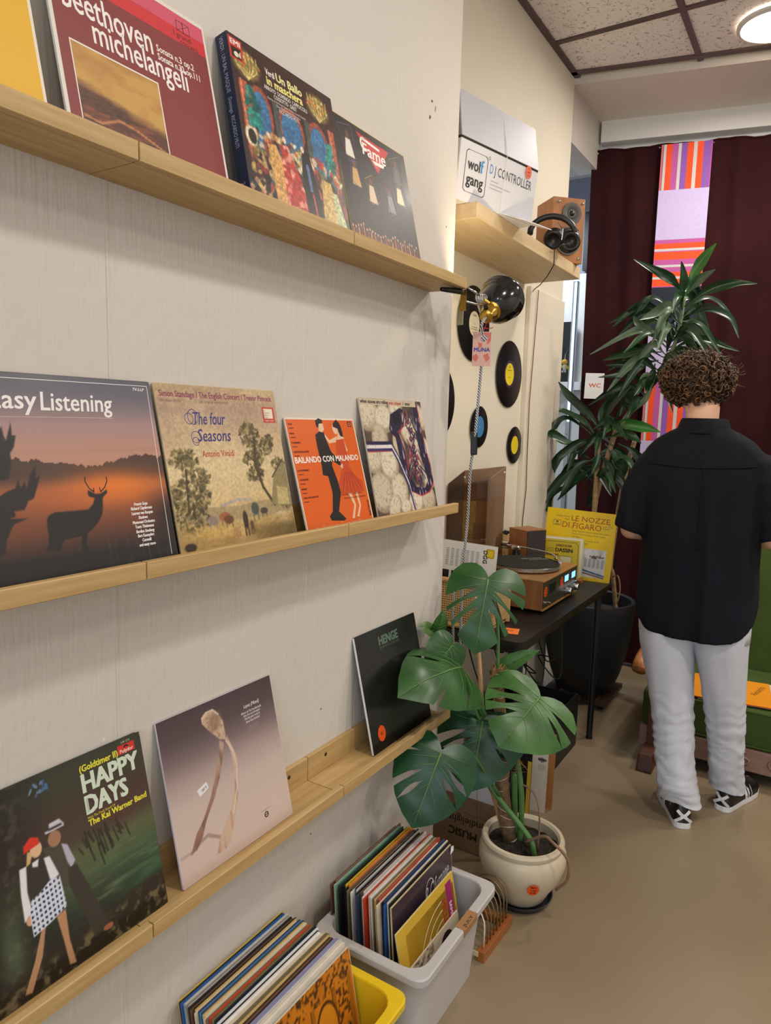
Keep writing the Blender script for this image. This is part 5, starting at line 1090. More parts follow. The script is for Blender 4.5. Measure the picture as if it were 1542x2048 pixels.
# smoked dust cover standing open at the back
SM = bpy.data.materials.new('smoked_acrylic'); SM.use_nodes = True; MATS['smoked_acrylic'] = SM
nt = SM.node_tree; b = nt.nodes['Principled BSDF']; b.inputs['Base Color'].default_value = (*hexc('#b79d8c'), 1); b.inputs['Roughness'].default_value = 0.05; b.inputs['Transmission Weight'].default_value = 0.85; b.inputs['IOR'].default_value = 1.25
mxs = nt.nodes.new('ShaderNodeMixShader'); tr = nt.nodes.new('ShaderNodeBsdfTransparent'); tr.inputs[0].default_value = (*hexc('#cbbcb2'), 1)
gl = nt.nodes.new('ShaderNodeBsdfGlossy'); gl.inputs['Roughness'].default_value = 0.03; gl.inputs[0].default_value = (1, 1, 1, 1)
fr = nt.nodes.new('ShaderNodeFresnel'); fr.inputs[0].default_value = 1.45
gm = nt.nodes.new('ShaderNodeNewGeometry'); iv = nt.nodes.new('ShaderNodeMath'); iv.operation = 'SUBTRACT'; iv.inputs[0].default_value = 1.0; ml = nt.nodes.new('ShaderNodeMath'); ml.operation = 'MULTIPLY'
nt.links.new(gm.outputs['Backfacing'], iv.inputs[1]); nt.links.new(iv.outputs[0], ml.inputs[0]); nt.links.new(fr.outputs[0], ml.inputs[1]); nt.links.new(ml.outputs[0], mxs.inputs[0]); nt.links.new(tr.outputs[0], mxs.inputs[1]); nt.links.new(gl.outputs[0], mxs.inputs[2]); nt.links.new(mxs.outputs[0], nt.nodes['Material Output'].inputs['Surface'])
dc = part('dust_cover', MB().box(-0.262, -0.258, 2.500, 2.915, 0.125, 0.490), SM, tt)
def tri(name, pts, th):  # thin panel from four corners
    a, b_, c_, d = [Vector(p) for p in pts]; n = (b_-a).cross(d-a).normalized()*th
    return part(name, MB().hexa([a, b_, c_, d], [a+n, b_+n, c_+n, d+n]), SM, dc)
tri('side_panel', [(-0.258, 2.500, 0.125), (-0.190, 2.500, 0.125), (-0.190, 2.500, 0.545), (-0.258, 2.500, 0.490)], 0.003)
tri('side_panel', [(-0.258, 2.915, 0.125), (-0.258, 2.915, 0.490), (-0.190, 2.915, 0.545), (-0.190, 2.915, 0.125)], 0.003)
tri('lip_panel', [(-0.258, 2.503, 0.490), (-0.190, 2.503, 0.545), (-0.190, 2.912, 0.545), (-0.258, 2.912, 0.490)], 0.003)
for y in (2.506, 2.909): part('rubber_stop', MB().ball((-0.193, y, 0.52), 0.005, 8, 6), mat('white_plastic', '#dcdad4', 0.4), dc)

# small brown speaker behind the record player
ss = thing('small_speaker', 'small brown wooden speaker with dark cloth front behind the tonearm', 'speaker', (-0.150, 3.125, TZ+0.0005), (0, 0, R(63.4)))
part('cabinet', MB().box(-0.060, 0.060, -0.055, 0.065, 0, 0.250), wood('teak', '#8a552a', '#9c6738', 2, 0.45, 0.5), ss, bevel=0.002)
part('cloth_front', MB().box(-0.057, 0.057, -0.060, -0.0545, 0.004, 0.247), mat('speaker_cloth', '#3a3230', 0.9, vary=0.2, vscale=300), ss, bevel=0.0015)

# yellow boxed set and a single standing at the end of the table
p = Print(0.328, 0.332); p.rect(0.003, 0.003, 0.997, 0.997, '#f1cd17'); p.up()
c = Canvas(80, 60, '#e4e0e4', 17); c.mix(np.clip((c.noise(6, 8, 3)-0.5)*3, 0, 1), '#bfc3cc')
for k in range(5): c.poly([(0.35+0.13*k, 0.35), (0.44+0.13*k, 0.35), (0.44+0.13*k, 0.62), (0.395+0.13*k, 0.68), (0.35+0.13*k, 0.62)], '#9fa6ae', 0.8)
c.line([(0, 0.3), (1, 0.1)], 0.06, '#3a6a9c'); c.line([(0.1, 0.18), (1, 0.03)], 0.05, '#8a5a48'); c.blobs(0.08, 0.5, 0.12, 0.4, 40, 0.10, ['#7a3226', '#5a2a24', '#2c62a8', '#9c4a34']); c.blobs(0.7, 0.74, 0.25, 0.03, 12, 0.05, ['#6a5a50'])
p.canvas(c, 0.46, 0.06, 0.92, 0.47)
t = Print(0.328, 0.332); t.layer = 2; RD = '#a83a2c'; GY_ = '#5a5a3c'
t.text('LE NOZZE', 0.37, 0.845, 0.075, RD, 0.92); t.text('DI FIGARO', 0.245, 0.735, 0.085, RD, 0.81); t.ring(0.43, 0.845, 0.012, 0.017, RD, 12); t.ring(0.92, 0.845, 0.012, 0.017, RD, 12); t.ring(0.39, 0.745, 0.012, 0.017, RD, 12)
t.text('Wolfgang Amadeus', 0.14, 0.885, 0.026, '#7a6a28', 0.345, shear=0.2); t.text('Mozart', 0.265, 0.845, 0.026, '#7a6a28', 0.345, shear=0.2); t.text('Opernquerschnitt', 0.83, 0.80, 0.02, GY_, 0.97); t.text('Highlights', 0.83, 0.77, 0.02, GY_, 0.93)
t.frame(0.11, 0.755, 0.22, 0.83, 0.006, GY_); t.ell(0.165, 0.805, 0.02, 0.014, GY_, 12); t.rect(0.13, 0.768, 0.20, 0.778, GY_)
for i, (s_, e_) in enumerate([('Renata Capecchi, Irmgard Seefried, Maria Stader', 0.93), ('Dietrich Fischer-Dieskau, Hertha Topper', 0.88), ('and others', 0.52), ('Radio Symphonie Orchester Berlin', 0.80)]): t.text(s_, 0.40, 0.69-0.042*i, 0.022, GY_, e_)
t.text('FERENC FRICSAY', 0.40, 0.515, 0.034, '#5a5426', 0.66)
sleeve('bright yellow boxed opera set leaning at the end of the black table', (-0.142, 3.298, TZ+0.005), w=0.328, h=0.332, t=0.026, lean=0.10, rz=0.06, body='#e0b810', pics=[('cover_print', p), ('lettering', t)], name='boxed_record_set', rough=0.4, coat=0.15, ry=0.035)
def small_single(label, loc, pics, body, lean, rz=0.10): return sleeve(label, loc, w=0.182, h=0.182, t=0.0035, lean=lean, rz=rz, body=body, pics=pics, group='singles before the yellow boxed set')
p = Print(0.182, 0.182); p.rect(0.01, 0.01, 0.99, 0.99, '#d6c22f'); p.up(); DK = '#2c2414'
for q in ([(0.05, 0.06), (0.05, 0.86), (0.12, 0.93), (0.88, 0.93), (0.95, 0.86), (0.95, 0.06)],): p.line(q, 0.010, DK)
p.text('CHANSON DE PAPA', 0.36, 0.80, 0.06, '#7a2a1a', 0.78, bold=0.006); p.text('DASSIN', 0.36, 0.66, 0.10, DK, 0.80, bold=0.012); p.text('LES CHAMPS', 0.10, 0.54, 0.06, '#7a2a1a', 0.45, bold=0.006)
for k in range(3): p.rect(0.08, 0.74-0.04*k, 0.33, 0.752-0.04*k, '#8a7a28')
p.rect(0.48, 0.38, 0.80, 0.56, DK); p.up(); p.rect(0.49, 0.39, 0.79, 0.55, '#e2dcb8')
small_single('yellow single sleeve with a white name box, before the boxed set', (-0.122, 3.238, TZ+0.014), [('cover_print', p)], '#e6dfc4', 0.06)
small_single('plain single sleeve standing just behind the yellow single', (-0.116, 3.247, TZ+0.018), [], '#e8e2d2', 0.06)
small_single('plain single sleeve standing nearest the yellow boxed set', (-0.112, 3.256, TZ+0.022), [], '#d9d2a0', 0.06)
blk = thing('wood_block', 'small dark wooden block propping the singles on the black table', 'block', (-0.01, 3.245, TZ+0.0005))
part('block', MB().box(-0.09, 0.09, -0.012, 0.026, 0, 0.0125), WAL, blk)

# rattan basket with a record
CANE = mat('cane_webbing', '#c9a871', 0.6, vary=0.08, vscale=40); CANEF = mat('rattan_frame', '#c79f68', 0.5, vary=0.1, vscale=30)
rb = thing('rattan_basket', 'rattan basket with cane webbing at the near end of the black table', 'basket', (-0.105, 2.30, TZ+0.0005))
part('frame_bar', MB().tube([(-0.150, -0.075, 0.012), (0.155, -0.075, 0.012)], 0.010, 8), CANEF, rb); part('frame_bar', MB().tube([(-0.150, -0.075, 0.172), (0.155, -0.075, 0.172)], 0.010, 8), CANEF, rb)
for x in (-0.150, 0.155): part('frame_bar', MB().tube([(x, -0.075, 0.004), (x, -0.075, 0.180)], 0.010, 8), CANEF, rb); part('frame_bar', MB().tube([(x, 0.115, 0.004), (x, 0.115, 0.180)], 0.010, 8), CANEF, rb); part('frame_bar', MB().tube([(x, -0.075, 0.172), (x, 0.115, 0.172)], 0.010, 8), CANEF, rb)
part('frame_bar', MB().tube([(-0.150, 0.115, 0.172), (0.155, 0.115, 0.172)], 0.010, 8), CANEF, rb)
def webbing(x0, x1, z0, z1, step=0.0085):
    mb = MB(); x = x0
    while x <= x1+1e-6: mb.box(x-0.0017, x+0.0017, -0.0006, 0.0006, z0, z1); x += step
    z = z0
    while z <= z1+1e-6: mb.box(x0, x1, -0.0012, 0.0, z-0.0017, z+0.0017); z += step
    x = x0
    while x < x1: 
        mb.box(x+step/2-0.0005, x+step/2+0.0005, 0.0004, 0.001, z0, z1); x += step
    return mb
w_ = part('cane_webbing', webbing(-0.142, 0.147, 0.020, 0.164), CANE, rb, loc=(0, -0.075, 0)); w_['kind'] = 'stuff'
w_ = part('cane_webbing', webbing(-0.085, 0.085, 0.020, 0.164), CANE, rb, loc=(0.155, 0.02, 0), rot=(0, 0, R(90))); w_['kind'] = 'stuff'
part('lining', MB().box(-0.145, 0.150, -0.060, -0.058, 0.01, 0.15), mat('dark_lining', '#4a2f1c', 0.9), rb); part('basket_floor', MB().box(-0.145, 0.150, -0.07, 0.11, 0.0, 0.004), CANEF, rb)
part('price_card', MB().box(0.143, 0.146, -0.088, -0.086, 0.010, 0.11, M=Matrix.Rotation(0.0, 4, 'Z')), CARD, rb)
p = Print(0.305, 0.305); p.rect(0.003, 0.003, 0.997, 0.997, '#e4e2df'); p.up(); p.rect(0.003, 0.28, 0.80, 0.64, '#16161a'); p.up(); p.poly([(0.45, 0.40), (0.50, 0.55), (0.58, 0.58), (0.62, 0.42)], '#77777c'); p.rect(0.40, 0.40, 0.43, 0.64, '#d8d6d2'); p.line([(0.55, 0.42), (0.70, 0.46), (0.78, 0.40)], 0.012, '#b9b9bc')
for k in range(7):
    u = 0.34+0.065*k
    for q in range(12): p.rect(u, 0.70+0.018*q, u+0.04, 0.708+0.018*q, '#8a8a88')
p.frame(0.86, 0.86, 0.95, 0.95, 0.02, '#c9a71a'); p.rect(0.87, 0.87, 0.94, 0.94, '#e6c81c'); p.text('DGG', 0.82, 0.93, 0.05, '#33333a', rot=R(-90), bold=0.006); p.text('Original', 0.91, 0.60, 0.035, '#6a6a66', rot=R(-90)); p.text('Resonance', 0.86, 0.60, 0.035, '#6a6a66', rot=R(-90))
sleeve('white record back cover with small print standing in the rattan basket', (-0.262, 2.268, TZ+0.0055), w=0.300, h=0.305, lean=0.08, rz=0.02, body='#c9a57e', pics=[('cover_print', p)], ry=0.03)
nt_ = thing('price_card', 'small orange price card lying on the near corner of the black table', 'card', (0.112, 2.307, TZ+0.0005), (0, 0, R(15)))
part('card', MB().hexa([(-0.026, -0.028, 0), (0.026, -0.028, 0), (0.026, 0.028, 0.004), (-0.026, 0.028, 0.004)], [(-0.026, -0.028, 0.001), (0.026, -0.028, 0.001), (0.026, 0.028, 0.005), (-0.026, 0.028, 0.005)]), mat('orange_card', '#ef7a30', 0.6), nt_)
p = Print(0.052, 0.056); p.text('€ 75', 0.15, 0.45, 0.2, '#6a2408', 0.55, bold=0.01, shear=0.2)
q = p.build('handwriting', nt_, 0.6); q.matrix_local = Matrix.Translation((-0.026, -0.028, 0.0012)) @ Matrix.Rotation(R(-86), 4, 'X')
rt = thing('rattan_tray', 'low rattan tray with black rim between the record player and alcove wall', 'tray', (-0.238, 3.0, TZ+0.0005))
part('tray_side', MB().box(-0.022, 0.022, 0.04, 0.058, 0, 0.225), CANE, rt); part('tray_rim', MB().tube([(0, 0.049, 0.23), (0.0, 0.049, 0.231), (0.02, 0.049, 0.228)], 0.012, 8), BLACKM, rt)

# ------------------------------------------------------------------ under and before the table
p = Print(0.314, 0.314); p.rect(0.003, 0.003, 0.997, 0.60, '#8f7458'); p.rect(0.003, 0.60, 0.997, 0.997, '#d4d2d6'); p.up(); K = '#2a2018'
p.text('Candlelight', 0.97, 0.36, 0.085, K, rot=PI, sx=0.95, bold=0.003); p.text('MUSIC', 0.80, 0.22, 0.085, K, rot=PI, sx=1.0, bold=0.010); 
p.line([(0.62, 0.42), (0.997, 0.40)], 0.004, K); p.line([(0.997, 0.17), (0.9, 0.26), (0.997, 0.30)], 0.004, K)
for k in range(5): p.ell(0.50+0.03*(k % 3), 0.44+0.022*(k//2), 0.022, 0.012, K, 10)
for k in range(5): p.rect(0.56, 0.50+0.022*k, 0.86, 0.505+0.022*k, '#6d563f')
p.line([(0.80, 0.30), (0.74, 0.99)], 0.005, '#4a4a50')
sleeve('brown and white carton sleeve standing upside down behind the monstera pot', (-0.150, 2.095, 0.002), t=0.02, lean=0.10, rz=0.0, body='#8a6f54', pics=[('cover_print', p)])
sleeve('thin black sleeve leaning behind the brown and white carton sleeve', (-0.120, 2.132, 0.002), t=0.006, lean=0.10, rz=0.0, body='#1b1d26')
p = Print(0.255, 0.255); c = Canvas(70, col='#1f1512', seed=55); c.blobs(0.5, 0.5, 0.45, 0.4, 50, 0.06, ['#4a1f16', '#6e2f1c', '#2a1a18', '#8a4a2a']);
for k in range(5): c.line([(0.55+0.08*k, 0.2), (0.55+0.08*k, 0.6)], 0.02, '#b5562c')
p.canvas(c, 0.003, 0.003, 0.85, 0.997); p.rect(0.85, 0.003, 0.997, 0.997, '#1a1416'); p.up(); p.rect(0.94, 0.003, 0.997, 0.85, '#d8b53a'); p.poly([(0.70, 0.95), (0.82, 0.95), (0.82, 0.85), (0.76, 0.80), (0.70, 0.85)], '#d8d4c8'); p.up(); p.ring(0.76, 0.88, 0.025, 0.035, '#2a2224'); p.text('PHILIPS', 0.705, 0.925, 0.018, '#2a2224', 0.815)
sleeve('dark record sleeve with a white shield standing under the black table', (-0.085, 2.415, 0.0), w=0.255, h=0.262, lean=0.04, rz=0.05, body='#2a1d1a', pics=[('cover_print', p)])
p = Print(0.255, 0.255); p.rect(0.003, 0.003, 0.997, 0.997, '#d9d0c2'); p.up(); p.text('STEREO', 0.86, 0.80, 0.035, '#3a3430', 0.985, bold=0.003); p.poly([(0.85, 0.815), (0.92, 0.86), (0.995, 0.815), (0.92, 0.77)], '#8a837a'); p.up(); p.text('STEREO', 0.865, 0.80, 0.03, '#24201e', 0.985, bold=0.003); p.text('TAKE OFF', 0.86, 0.93, 0.025, '#3a3430', 0.97, bold=0.003)
for k in range(5): p.rect(0.87, 0.74-0.02*k, 0.98, 0.745-0.02*k, '#8a837a')
sleeve('white record sleeve printed with a stereo mark under the black table', (-0.045, 2.470, 0.0), w=0.258, h=0.255, lean=0.05, rz=0.05, body='#d2c6b2', pics=[('cover_print', p)])
sleeve('tan record sleeve, rearmost of those standing under the black table', (-0.035, 2.510, 0.0), w=0.262, h=0.30, lean=0.05, rz=0.05, body='#a5713c')
bc = thing('black_box', 'low black box on the floor under the black table', 'box', (-0.04, 2.94, 0))
mb = MB(); mb.box(-0.17, 0.17, -0.18, 0.20, 0, 0.012); mb.box(-0.17, -0.158, -0.18, 0.20, 0.012, 0.24); mb.box(0.158, 0.17, -0.18, 0.20, 0.012, 0.24); mb.box(-0.158, 0.158, -0.18, -0.168, 0.012, 0.24); mb.box(-0.158, 0.158, 0.188, 0.20, 0.012, 0.24)
part('tray', mb, BLACKM, bc)
part('rim', MB().tube([(-0.164, -0.174, 0.242), (0.164, -0.174, 0.242), (0.164, 0.194, 0.242), (-0.164, 0.194, 0.242), (-0.164, -0.174, 0.242)], 0.008, 8), BLACKP, bc)
cb = thing('loose_cables', 'tangle of thin black cables hanging under the black table', 'cable', (-0.1, 2.75, 0.02))
for k in range(4):
    a = rng.uniform(0, 3)
    part('cable', MB().tube(smooth_path([(-0.05+0.05*k, -0.3+0.12*k, 0.68), (0.02+0.04*k, -0.28+0.14*k, 0.45), (0.06+0.03*k, -0.2+0.15*k, 0.33+0.03*k), (0.0+0.02*k, -0.1+0.13*k, 0.40), (0.05*k, 0.05+0.1*k, 0.30), (0.04*k, 0.1+0.1*k, 0.66)]), 0.003, 6), BLACKP, cb, smooth=True)
# wire record rack on the floor
rk = thing('record_rack', 'small wooden record rack with arched wires beside the grey bin', 'rack', (0.285, 1.735, 0))
TEAK = wood('orange_teak', '#8f4f22', '#a5642e', 1, 0.45, 0.6)
dirv = Matrix.Rotation(R(-2), 4, 'Z')
part('base_bar', MB().box(0.028, 0.052, -0.075, 0.115, 0.0, 0.030, M=dirv), TEAK, rk, bevel=0.002)
part('base_bar', MB().box(-0.085, -0.063, -0.065, 0.125, 0.0, 0.030, M=dirv), TEAK, rk, bevel=0.002)
part('cross_bar', MB().box(-0.063, 0.028, 0.085, 0.105, 0.004, 0.024, M=dirv), TEAK, rk)
part('end_tag', MB().box(0.018, 0.034, -0.0775, -0.075, 0.014, 0.028, M=dirv), mat('ivory_tag', '#d9c9a0', 0.5), rk)
for k in range(8):
    y = -0.055+k*0.021
    arcp = [(0.040, y, 0.028)]+[(-0.016+0.056*math.cos(a), y+0.01*math.sin(a), 0.085+0.055*math.sin(a)) for a in [R(d) for d in range(0, 181, 20)]]+[(-0.072, y, 0.028)]
    part('wire_arch', MB().tube([dirv @ Vector(q) for q in arcp], 0.0022, 6), mat('white_wire' if k == 0 else 'brass_wire', '#e4dccb' if k == 0 else '#8a744e', 0.4, 0.0 if k == 0 else 0.6), rk, smooth=True)
# ------------------------------------------------------------------ monstera in the cream pot
def leaf_mat(name, c1, c2, rough=0.32):
    m = mat(name, c1, rough, color2=c2, vscale=14, detail=3)
    b = m.node_tree.nodes['Principled BSDF']
    b.inputs['Subsurface Weight'].default_value = 0.0
    return m
MG1 = leaf_mat('monstera_dark', '#103c20', '#194c2a', 0.36); MG2 = leaf_mat('monstera_fresh', '#325a24', '#42702f', 0.38); MG3 = leaf_mat('monstera_mid', '#1d481a', '#2a5a22', 0.35); MG4 = leaf_mat('monstera_young', '#4f6f30', '#628040', 0.4)
RIB = mat('leaf_rib', '#5f8448', 0.45); STEM = mat('green_stem', '#4f7a3e', 0.45, vary=0.1, vscale=30)
OUT = [(0.0, -0.03), (0.07, -0.15), (0.20, -0.21), (0.35, -0.16), (0.46, -0.03), (0.50, 0.14), (0.485, 0.33), (0.43, 0.52), (0.33, 0.70), (0.18, 0.87), (0.0, 1.0)]
_cum = [0.0]
for a, b_ in zip(OUT[:-1], OUT[1:]): _cum.append(_cum[-1]+math.hypot(b_[0]-a[0], b_[1]-a[1]))
def outl(s):
    d = s*_cum[-1]
    for i in range(len(OUT)-1):
        if d <= _cum[i+1]+1e-9:
            t = (d-_cum[i])/(_cum[i+1]-_cum[i]); return (OUT[i][0]*(1-t)+OUT[i+1][0]*t, OUT[i][1]*(1-t)+OUT[i+1][1]*t)
    return OUT[-1]
T0 = [0.0, 0.0, 0.03, 0.10, 0.20, 0.33, 0.50, 1.0]
S0 = [0.0, 0.24, 0.44, 0.57, 0.68, 0.79, 0.89, 1.0]
def monstera_leaf(parent, A, T, N, W, m, slits, bend=0.10, cup=0.35, fold=0.10, tip=0.0, seed=0):
    """slits: for each side six (start, gap) pairs, gap 0 = closed"""
    A, T, N = Vector(A), Vector(T), Vector(N)
    ey = T-A; Lg = ey.length; ey.normalize(); ex = ey.cross(N).normalized(); ez = ex.cross(ey).normalized()
    rr = random.Random(seed)
    off = A-parent.location
    def pos(x, y):
        ax = abs(x)
        z = fold*ax*W-cup*(ax**2)*W*1.6+bend*Lg*4*max(y, -0.3)*(1-y)*0.5+0.012*W*math.sin(11*y+4*x)
        if y < 0: z -= 0.25*Lg*(-y)*0.8
        return off+ex*(x*W)+ey*(y*Lg)+ez*z
    mb = MB(); nu, nw = 5, 9
    for side in (0, 1):
        sg = 1 if side == 0 else -1; sl = slits[side]
        for i in range(7):
            def B(k, w):
                st = (0.0, T0[k]); en = outl(S0[k]); c_ = (en[0]*0.55, st[1]+(en[1]-st[1])*0.30)
                return ((1-w)**2*st[0]+2*w*(1-w)*c_[0]+w*w*en[0], (1-w)**2*st[1]+2*w*(1-w)*c_[1]+w*w*en[1])
            def gap(k, w):
                if k < 1 or k > 6: return 0.0
                w0, g = sl[k-1]
                if g > 0: return g*min(1.0, max(0.0, (w-w0)/(1-w0))*2.2)**0.7
                if g < 0: return -g*max(0.0, math.sin(PI*min(1, max(0, (w-w0)/(0.93-w0)))))
                return 0.0
            def fn(u, w):
                wm = 1-0.05*(2*u-1)**4 if (sl[max(0, i-1)][1] > 0 or (i < 6 and sl[i][1] > 0)) else 1.0
                w2 = w*wm
                a, b_ = B(i, w2), B(i+1, w2); g0, g1 = gap(i, w2), gap(i+1, w2)
                q = g0+(1-g0-g1)*u
                # bulge the free margin between two boundary curves
                ex0, ey0 = a[0]*(1-q)+b_[0]*q, a[1]*(1-q)+b_[1]*q
                if w > 0.99:
                    o_ = outl(S0[i]+(S0[i+1]-S0[i])*q); ex0, ey0 = o_[0]*0.9+ex0*0.1, o_[1]*0.9+ey0*0.1
                return pos(sg*ex0, ey0)
            mb.grid(fn, nu, nw, flip=(side == 0))
    lf = part('leaf', mb, m, parent, smooth=True, weld=True)
    rb = MB()
    rb.tube([pos(0, t/10.0)+ez*0.0012 for t in range(0, 11)], [0.0035*W/0.24*(1-0.085*t) for t in range(0, 11)], 5)
    part('midrib', rb, RIB, lf, smooth=True)
    vb = MB()
    for side in (1, -1):
        for k in range(1, 7):
            pts = []
            i = k-1
            for w in (0.02, 0.25, 0.5, 0.75):
                st = (0.0, (T0[k]+T0[k+1])/2 if k < 6 else 0.75); en = outl((S0[k]+S0[k+1])/2); c_ = (en[0]*0.55, st[1]+(en[1]-st[1])*0.30)
                x = 2*w*(1-w)*c_[0]+w*w*en[0]; y = (1-w)**2*st[1]+2*w*(1-w)*c_[1]+w*w*en[1]
                pts.append(pos(side*x, y)+ez*0.0006)
            vb.tube(pts, [0.0012, 0.001, 0.0007, 0.0004], 4)
    part('side_veins', vb, RIB, lf, smooth=True)
    return lf
PB = Vector((0.31, 1.985, 0.0))
mo = thing('potted_monstera', 'monstera plant with split leaves and a moss pole in a cream pot', 'plant', PB)
CER = mat('cream_glazed_pot', '#d8cbb2', 0.3, color2='#cdbda0', vscale=5, bump=0.05, bscale=18)
prof = [(0.0, 0.010), (0.072, 0.010), (0.078, 0.016), (0.095, 0.050), (0.122, 0.095), (0.135, 0.135), (0.134, 0.165), (0.126, 0.182), (0.121, 0.186), (0.126, 0.190), (0.128, 0.200), (0.124, 0.207), (0.114, 0.208), (0.108, 0.200), (0.112, 0.180), (0.115, 0.150), (0.0, 0.150)]
pot = part('pot', MB().lathe(prof, 56), CER, mo, smooth='auto')
part('saucer', MB().lathe([(0.0, 0.0), (0.086, 0.0), (0.098, 0.018), (0.1005, 0.022), (0.097, 0.023), (0.086, 0.008), (0.0, 0.006)], 48), mat('dark_blue_saucer', '#23262e', 0.4), mo, smooth='auto')
mb = MB()
rr = random.Random(5)
def soil(u, v):
    a = u*2*PI; r = v*0.1135
    return (r*math.cos(a), r*math.sin(a), 0.163+0.010*rr.random()+0.008*(1-v))
mb.grid(soil, 40, 9); s_ = part('soil', mb, mat('potting_soil', '#2a2119', 0.95, vary=0.4, vscale=60, bump=0.6, bscale=90), mo, smooth=False, weld=True)
q = sticker(mo, 0.036, 0.040, ['Plant', '+ pot', '€ 48'], None, cap=0.17)
va = math.atan2(-1.985+0.0, 1.015-0.31)+R(16)
q.matrix_local = Matrix.Translation((0.1325*math.cos(va), 0.1325*math.sin(va), 0.115)) @ Matrix.Rotation(va+R(90), 4, 'Z') @ Matrix.Rotation(R(14), 4, 'X') @ Matrix.Translation((-0.018, -0.004, -0.02))
MOSS = mat('coir_fibre', '#9c7a4a', 0.9, vary=0.35, vscale=60, bump=0.8, bscale=80, stretch=(1, 1, 0.3))
def W2(pts): return [Vector(p)-PB for p in pts]
pole = part('moss_pole', MB().tube(W2([(0.268, 1.99, 0.16), (0.244, 1.99, 0.264), (0.228, 1.99, 0.36), (0.236, 1.99, 0.44)]), [0.024, 0.022, 0.022, 0.020], 14), mat('coir_brown', '#7d6044', 0.9, vary=0.3, vscale=50, bump=0.7, bscale=70), mo, smooth=True)
pole2 = part('moss_pole', MB().tube(W2([(0.215, 2.02, 0.42), (0.205, 2.015, 0.55), (0.194, 2.01, 0.64), (0.188, 2.01, 0.70)]), [0.019, 0.019, 0.0185, 0.019], 14), MOSS, mo, smooth=True)
mb = MB()
for k in range(90):
    a = rr.random()*2*PI; z = 0.695+0.012*rr.random(); p0 = Vector((0.188, 2.01, z))+Vector((math.cos(a), math.sin(a), 0))*0.012*rr.random()
    mb.tube([p0-PB, p0-PB+Vector((0.014*math.cos(a)+0.006*rr.uniform(-1, 1), 0.014*math.sin(a), 0.008+0.012*rr.random())), p0-PB+Vector((0.026*math.cos(a)*rr.random(), 0.026*math.sin(a), 0.006+0.01*rr.random()))], 0.0008, 3)
part('fibre_tuft', mb, MOSS, pole2)
tw = mat('white_twine', '#d8cdb8', 0.8)
for (P_, pl_, n_) in (([(0.268, 1.99, 0.16), (0.244, 1.99, 0.264), (0.228, 1.99, 0.36), (0.236, 1.99, 0.44)], pole, 9), ([(0.215, 2.02, 0.42), (0.205, 2.015, 0.55), (0.194, 2.01, 0.64), (0.188, 2.01, 0.69)], pole2, 7)):
    path = smooth_path(P_, 10)
    for k in range(n_):
        c_ = path[int((k+0.5)/n_*(len(path)-1))]
        rad = 0.0225 if pl_ is pole else 0.0197
        mb = MB(); mb.tube([c_-PB+Vector((rad*math.cos(a), rad*math.sin(a), 0.010*math.cos(a+k))) for a in [2*PI*j/18 for j in range(19)]], 0.0011, 4); part('twine_loop', mb, tw, pl_)
part('bamboo_stake', MB().tube(W2([(0.245, 2.005, 0.16), (0.176, 2.005, 0.345), (0.149, 2.005, 0.535), (0.101, 2.005, 0.935)]), 0.0075, 10), wood('bamboo', '#b58a5c', '#c9a274', 2, 0.5), mo, smooth=True)
def stem(pts, r): return part('stem', MB().tube(smooth_path(W2(pts), 6), r, 8), STEM, mo, smooth=True)
stem([(0.362, 1.95, 0.17), (0.350, 1.95, 0.215), (0.311, 1.95, 0.256), (0.242, 1.95, 0.316), (0.200, 1.95, 0.36), (0.185, 1.94, 0.45)], 0.0085)
stem([(0.295, 2.0, 0.165), (0.298, 1.99, 0.308), (0.280, 2.0, 0.401), (0.262, 2.0, 0.47)], 0.009)
stem([(0.281, 2.01, 0.16), (0.270, 2.01, 0.25), (0.262, 2.01, 0.38)], 0.010)
ROOT = mat('air_root', '#8a6a52', 0.7, vary=0.2, vscale=60)
part('air_root', MB().tube(smooth_path(W2([(0.336, 1.94, 0.215), (0.396, 1.92, 0.265), (0.428, 1.91, 0.262), (0.475, 1.91, 0.225), (0.478, 1.91, 0.165), (0.445, 1.915, 0.115)]), 6), 0.0045, 7), ROOT, mo, smooth=True)
part('air_root', MB().tube(smooth_path(W2([(0.285, 2.0, 0.36), (0.314, 1.99, 0.362), (0.347, 1.985, 0.34), (0.362, 1.98, 0.27), (0.360, 1.98, 0.17)]), 6), 0.0028, 6), ROOT, mo, smooth=True)
for k in range(5): part('tie_raffia', MB().tube([Vector((0.262, 1.985, 0.455))-PB, Vector((0.275+0.012*k, 1.975, 0.47-0.012*k))-PB, Vector((0.290-0.006*k, 1.972, 0.445-0.01*k))-PB], 0.0012, 4), MOSS, mo)
def petiole(A, frm, mid=None):
    A = Vector(A); f = Vector(frm); m_ = Vector(mid) if mid else (A+f)/2+Vector((0, 0, 0.03))
    part('petiole', MB().tube(smooth_path(W2([f, m_, A]), 6), [0.006-0.0025*i/12 for i in range(13)], 7), STEM, mo, smooth=True)
o_ = (0.6, 0.0); c6 = [o_]*6
sl1 = [[o_, o_, (0.24, 0.34), (0.20, 0.36), (0.24, 0.30), o_], [o_, (0.45, 0.10), (0.22, 0.36), (0.20, 0.36), (0.24, 0.28), o_]]
monstera_leaf(mo, (0.164, 1.96, 1.005), (0.161, 1.89, 0.785), (0.386, -0.90, 0.25), 0.245, MG3, sl1, bend=0.10, cup=0.30, seed=1)
petiole((0.164, 1.963, 1.003), (0.19, 2.01, 0.70), (0.185, 2.0, 0.86))
sl2 = [[o_, (0.4, -0.12), o_, (0.35, -0.20), o_, o_], [o_, o_, (0.35, -0.14), o_, (0.55, 0.14), o_]]
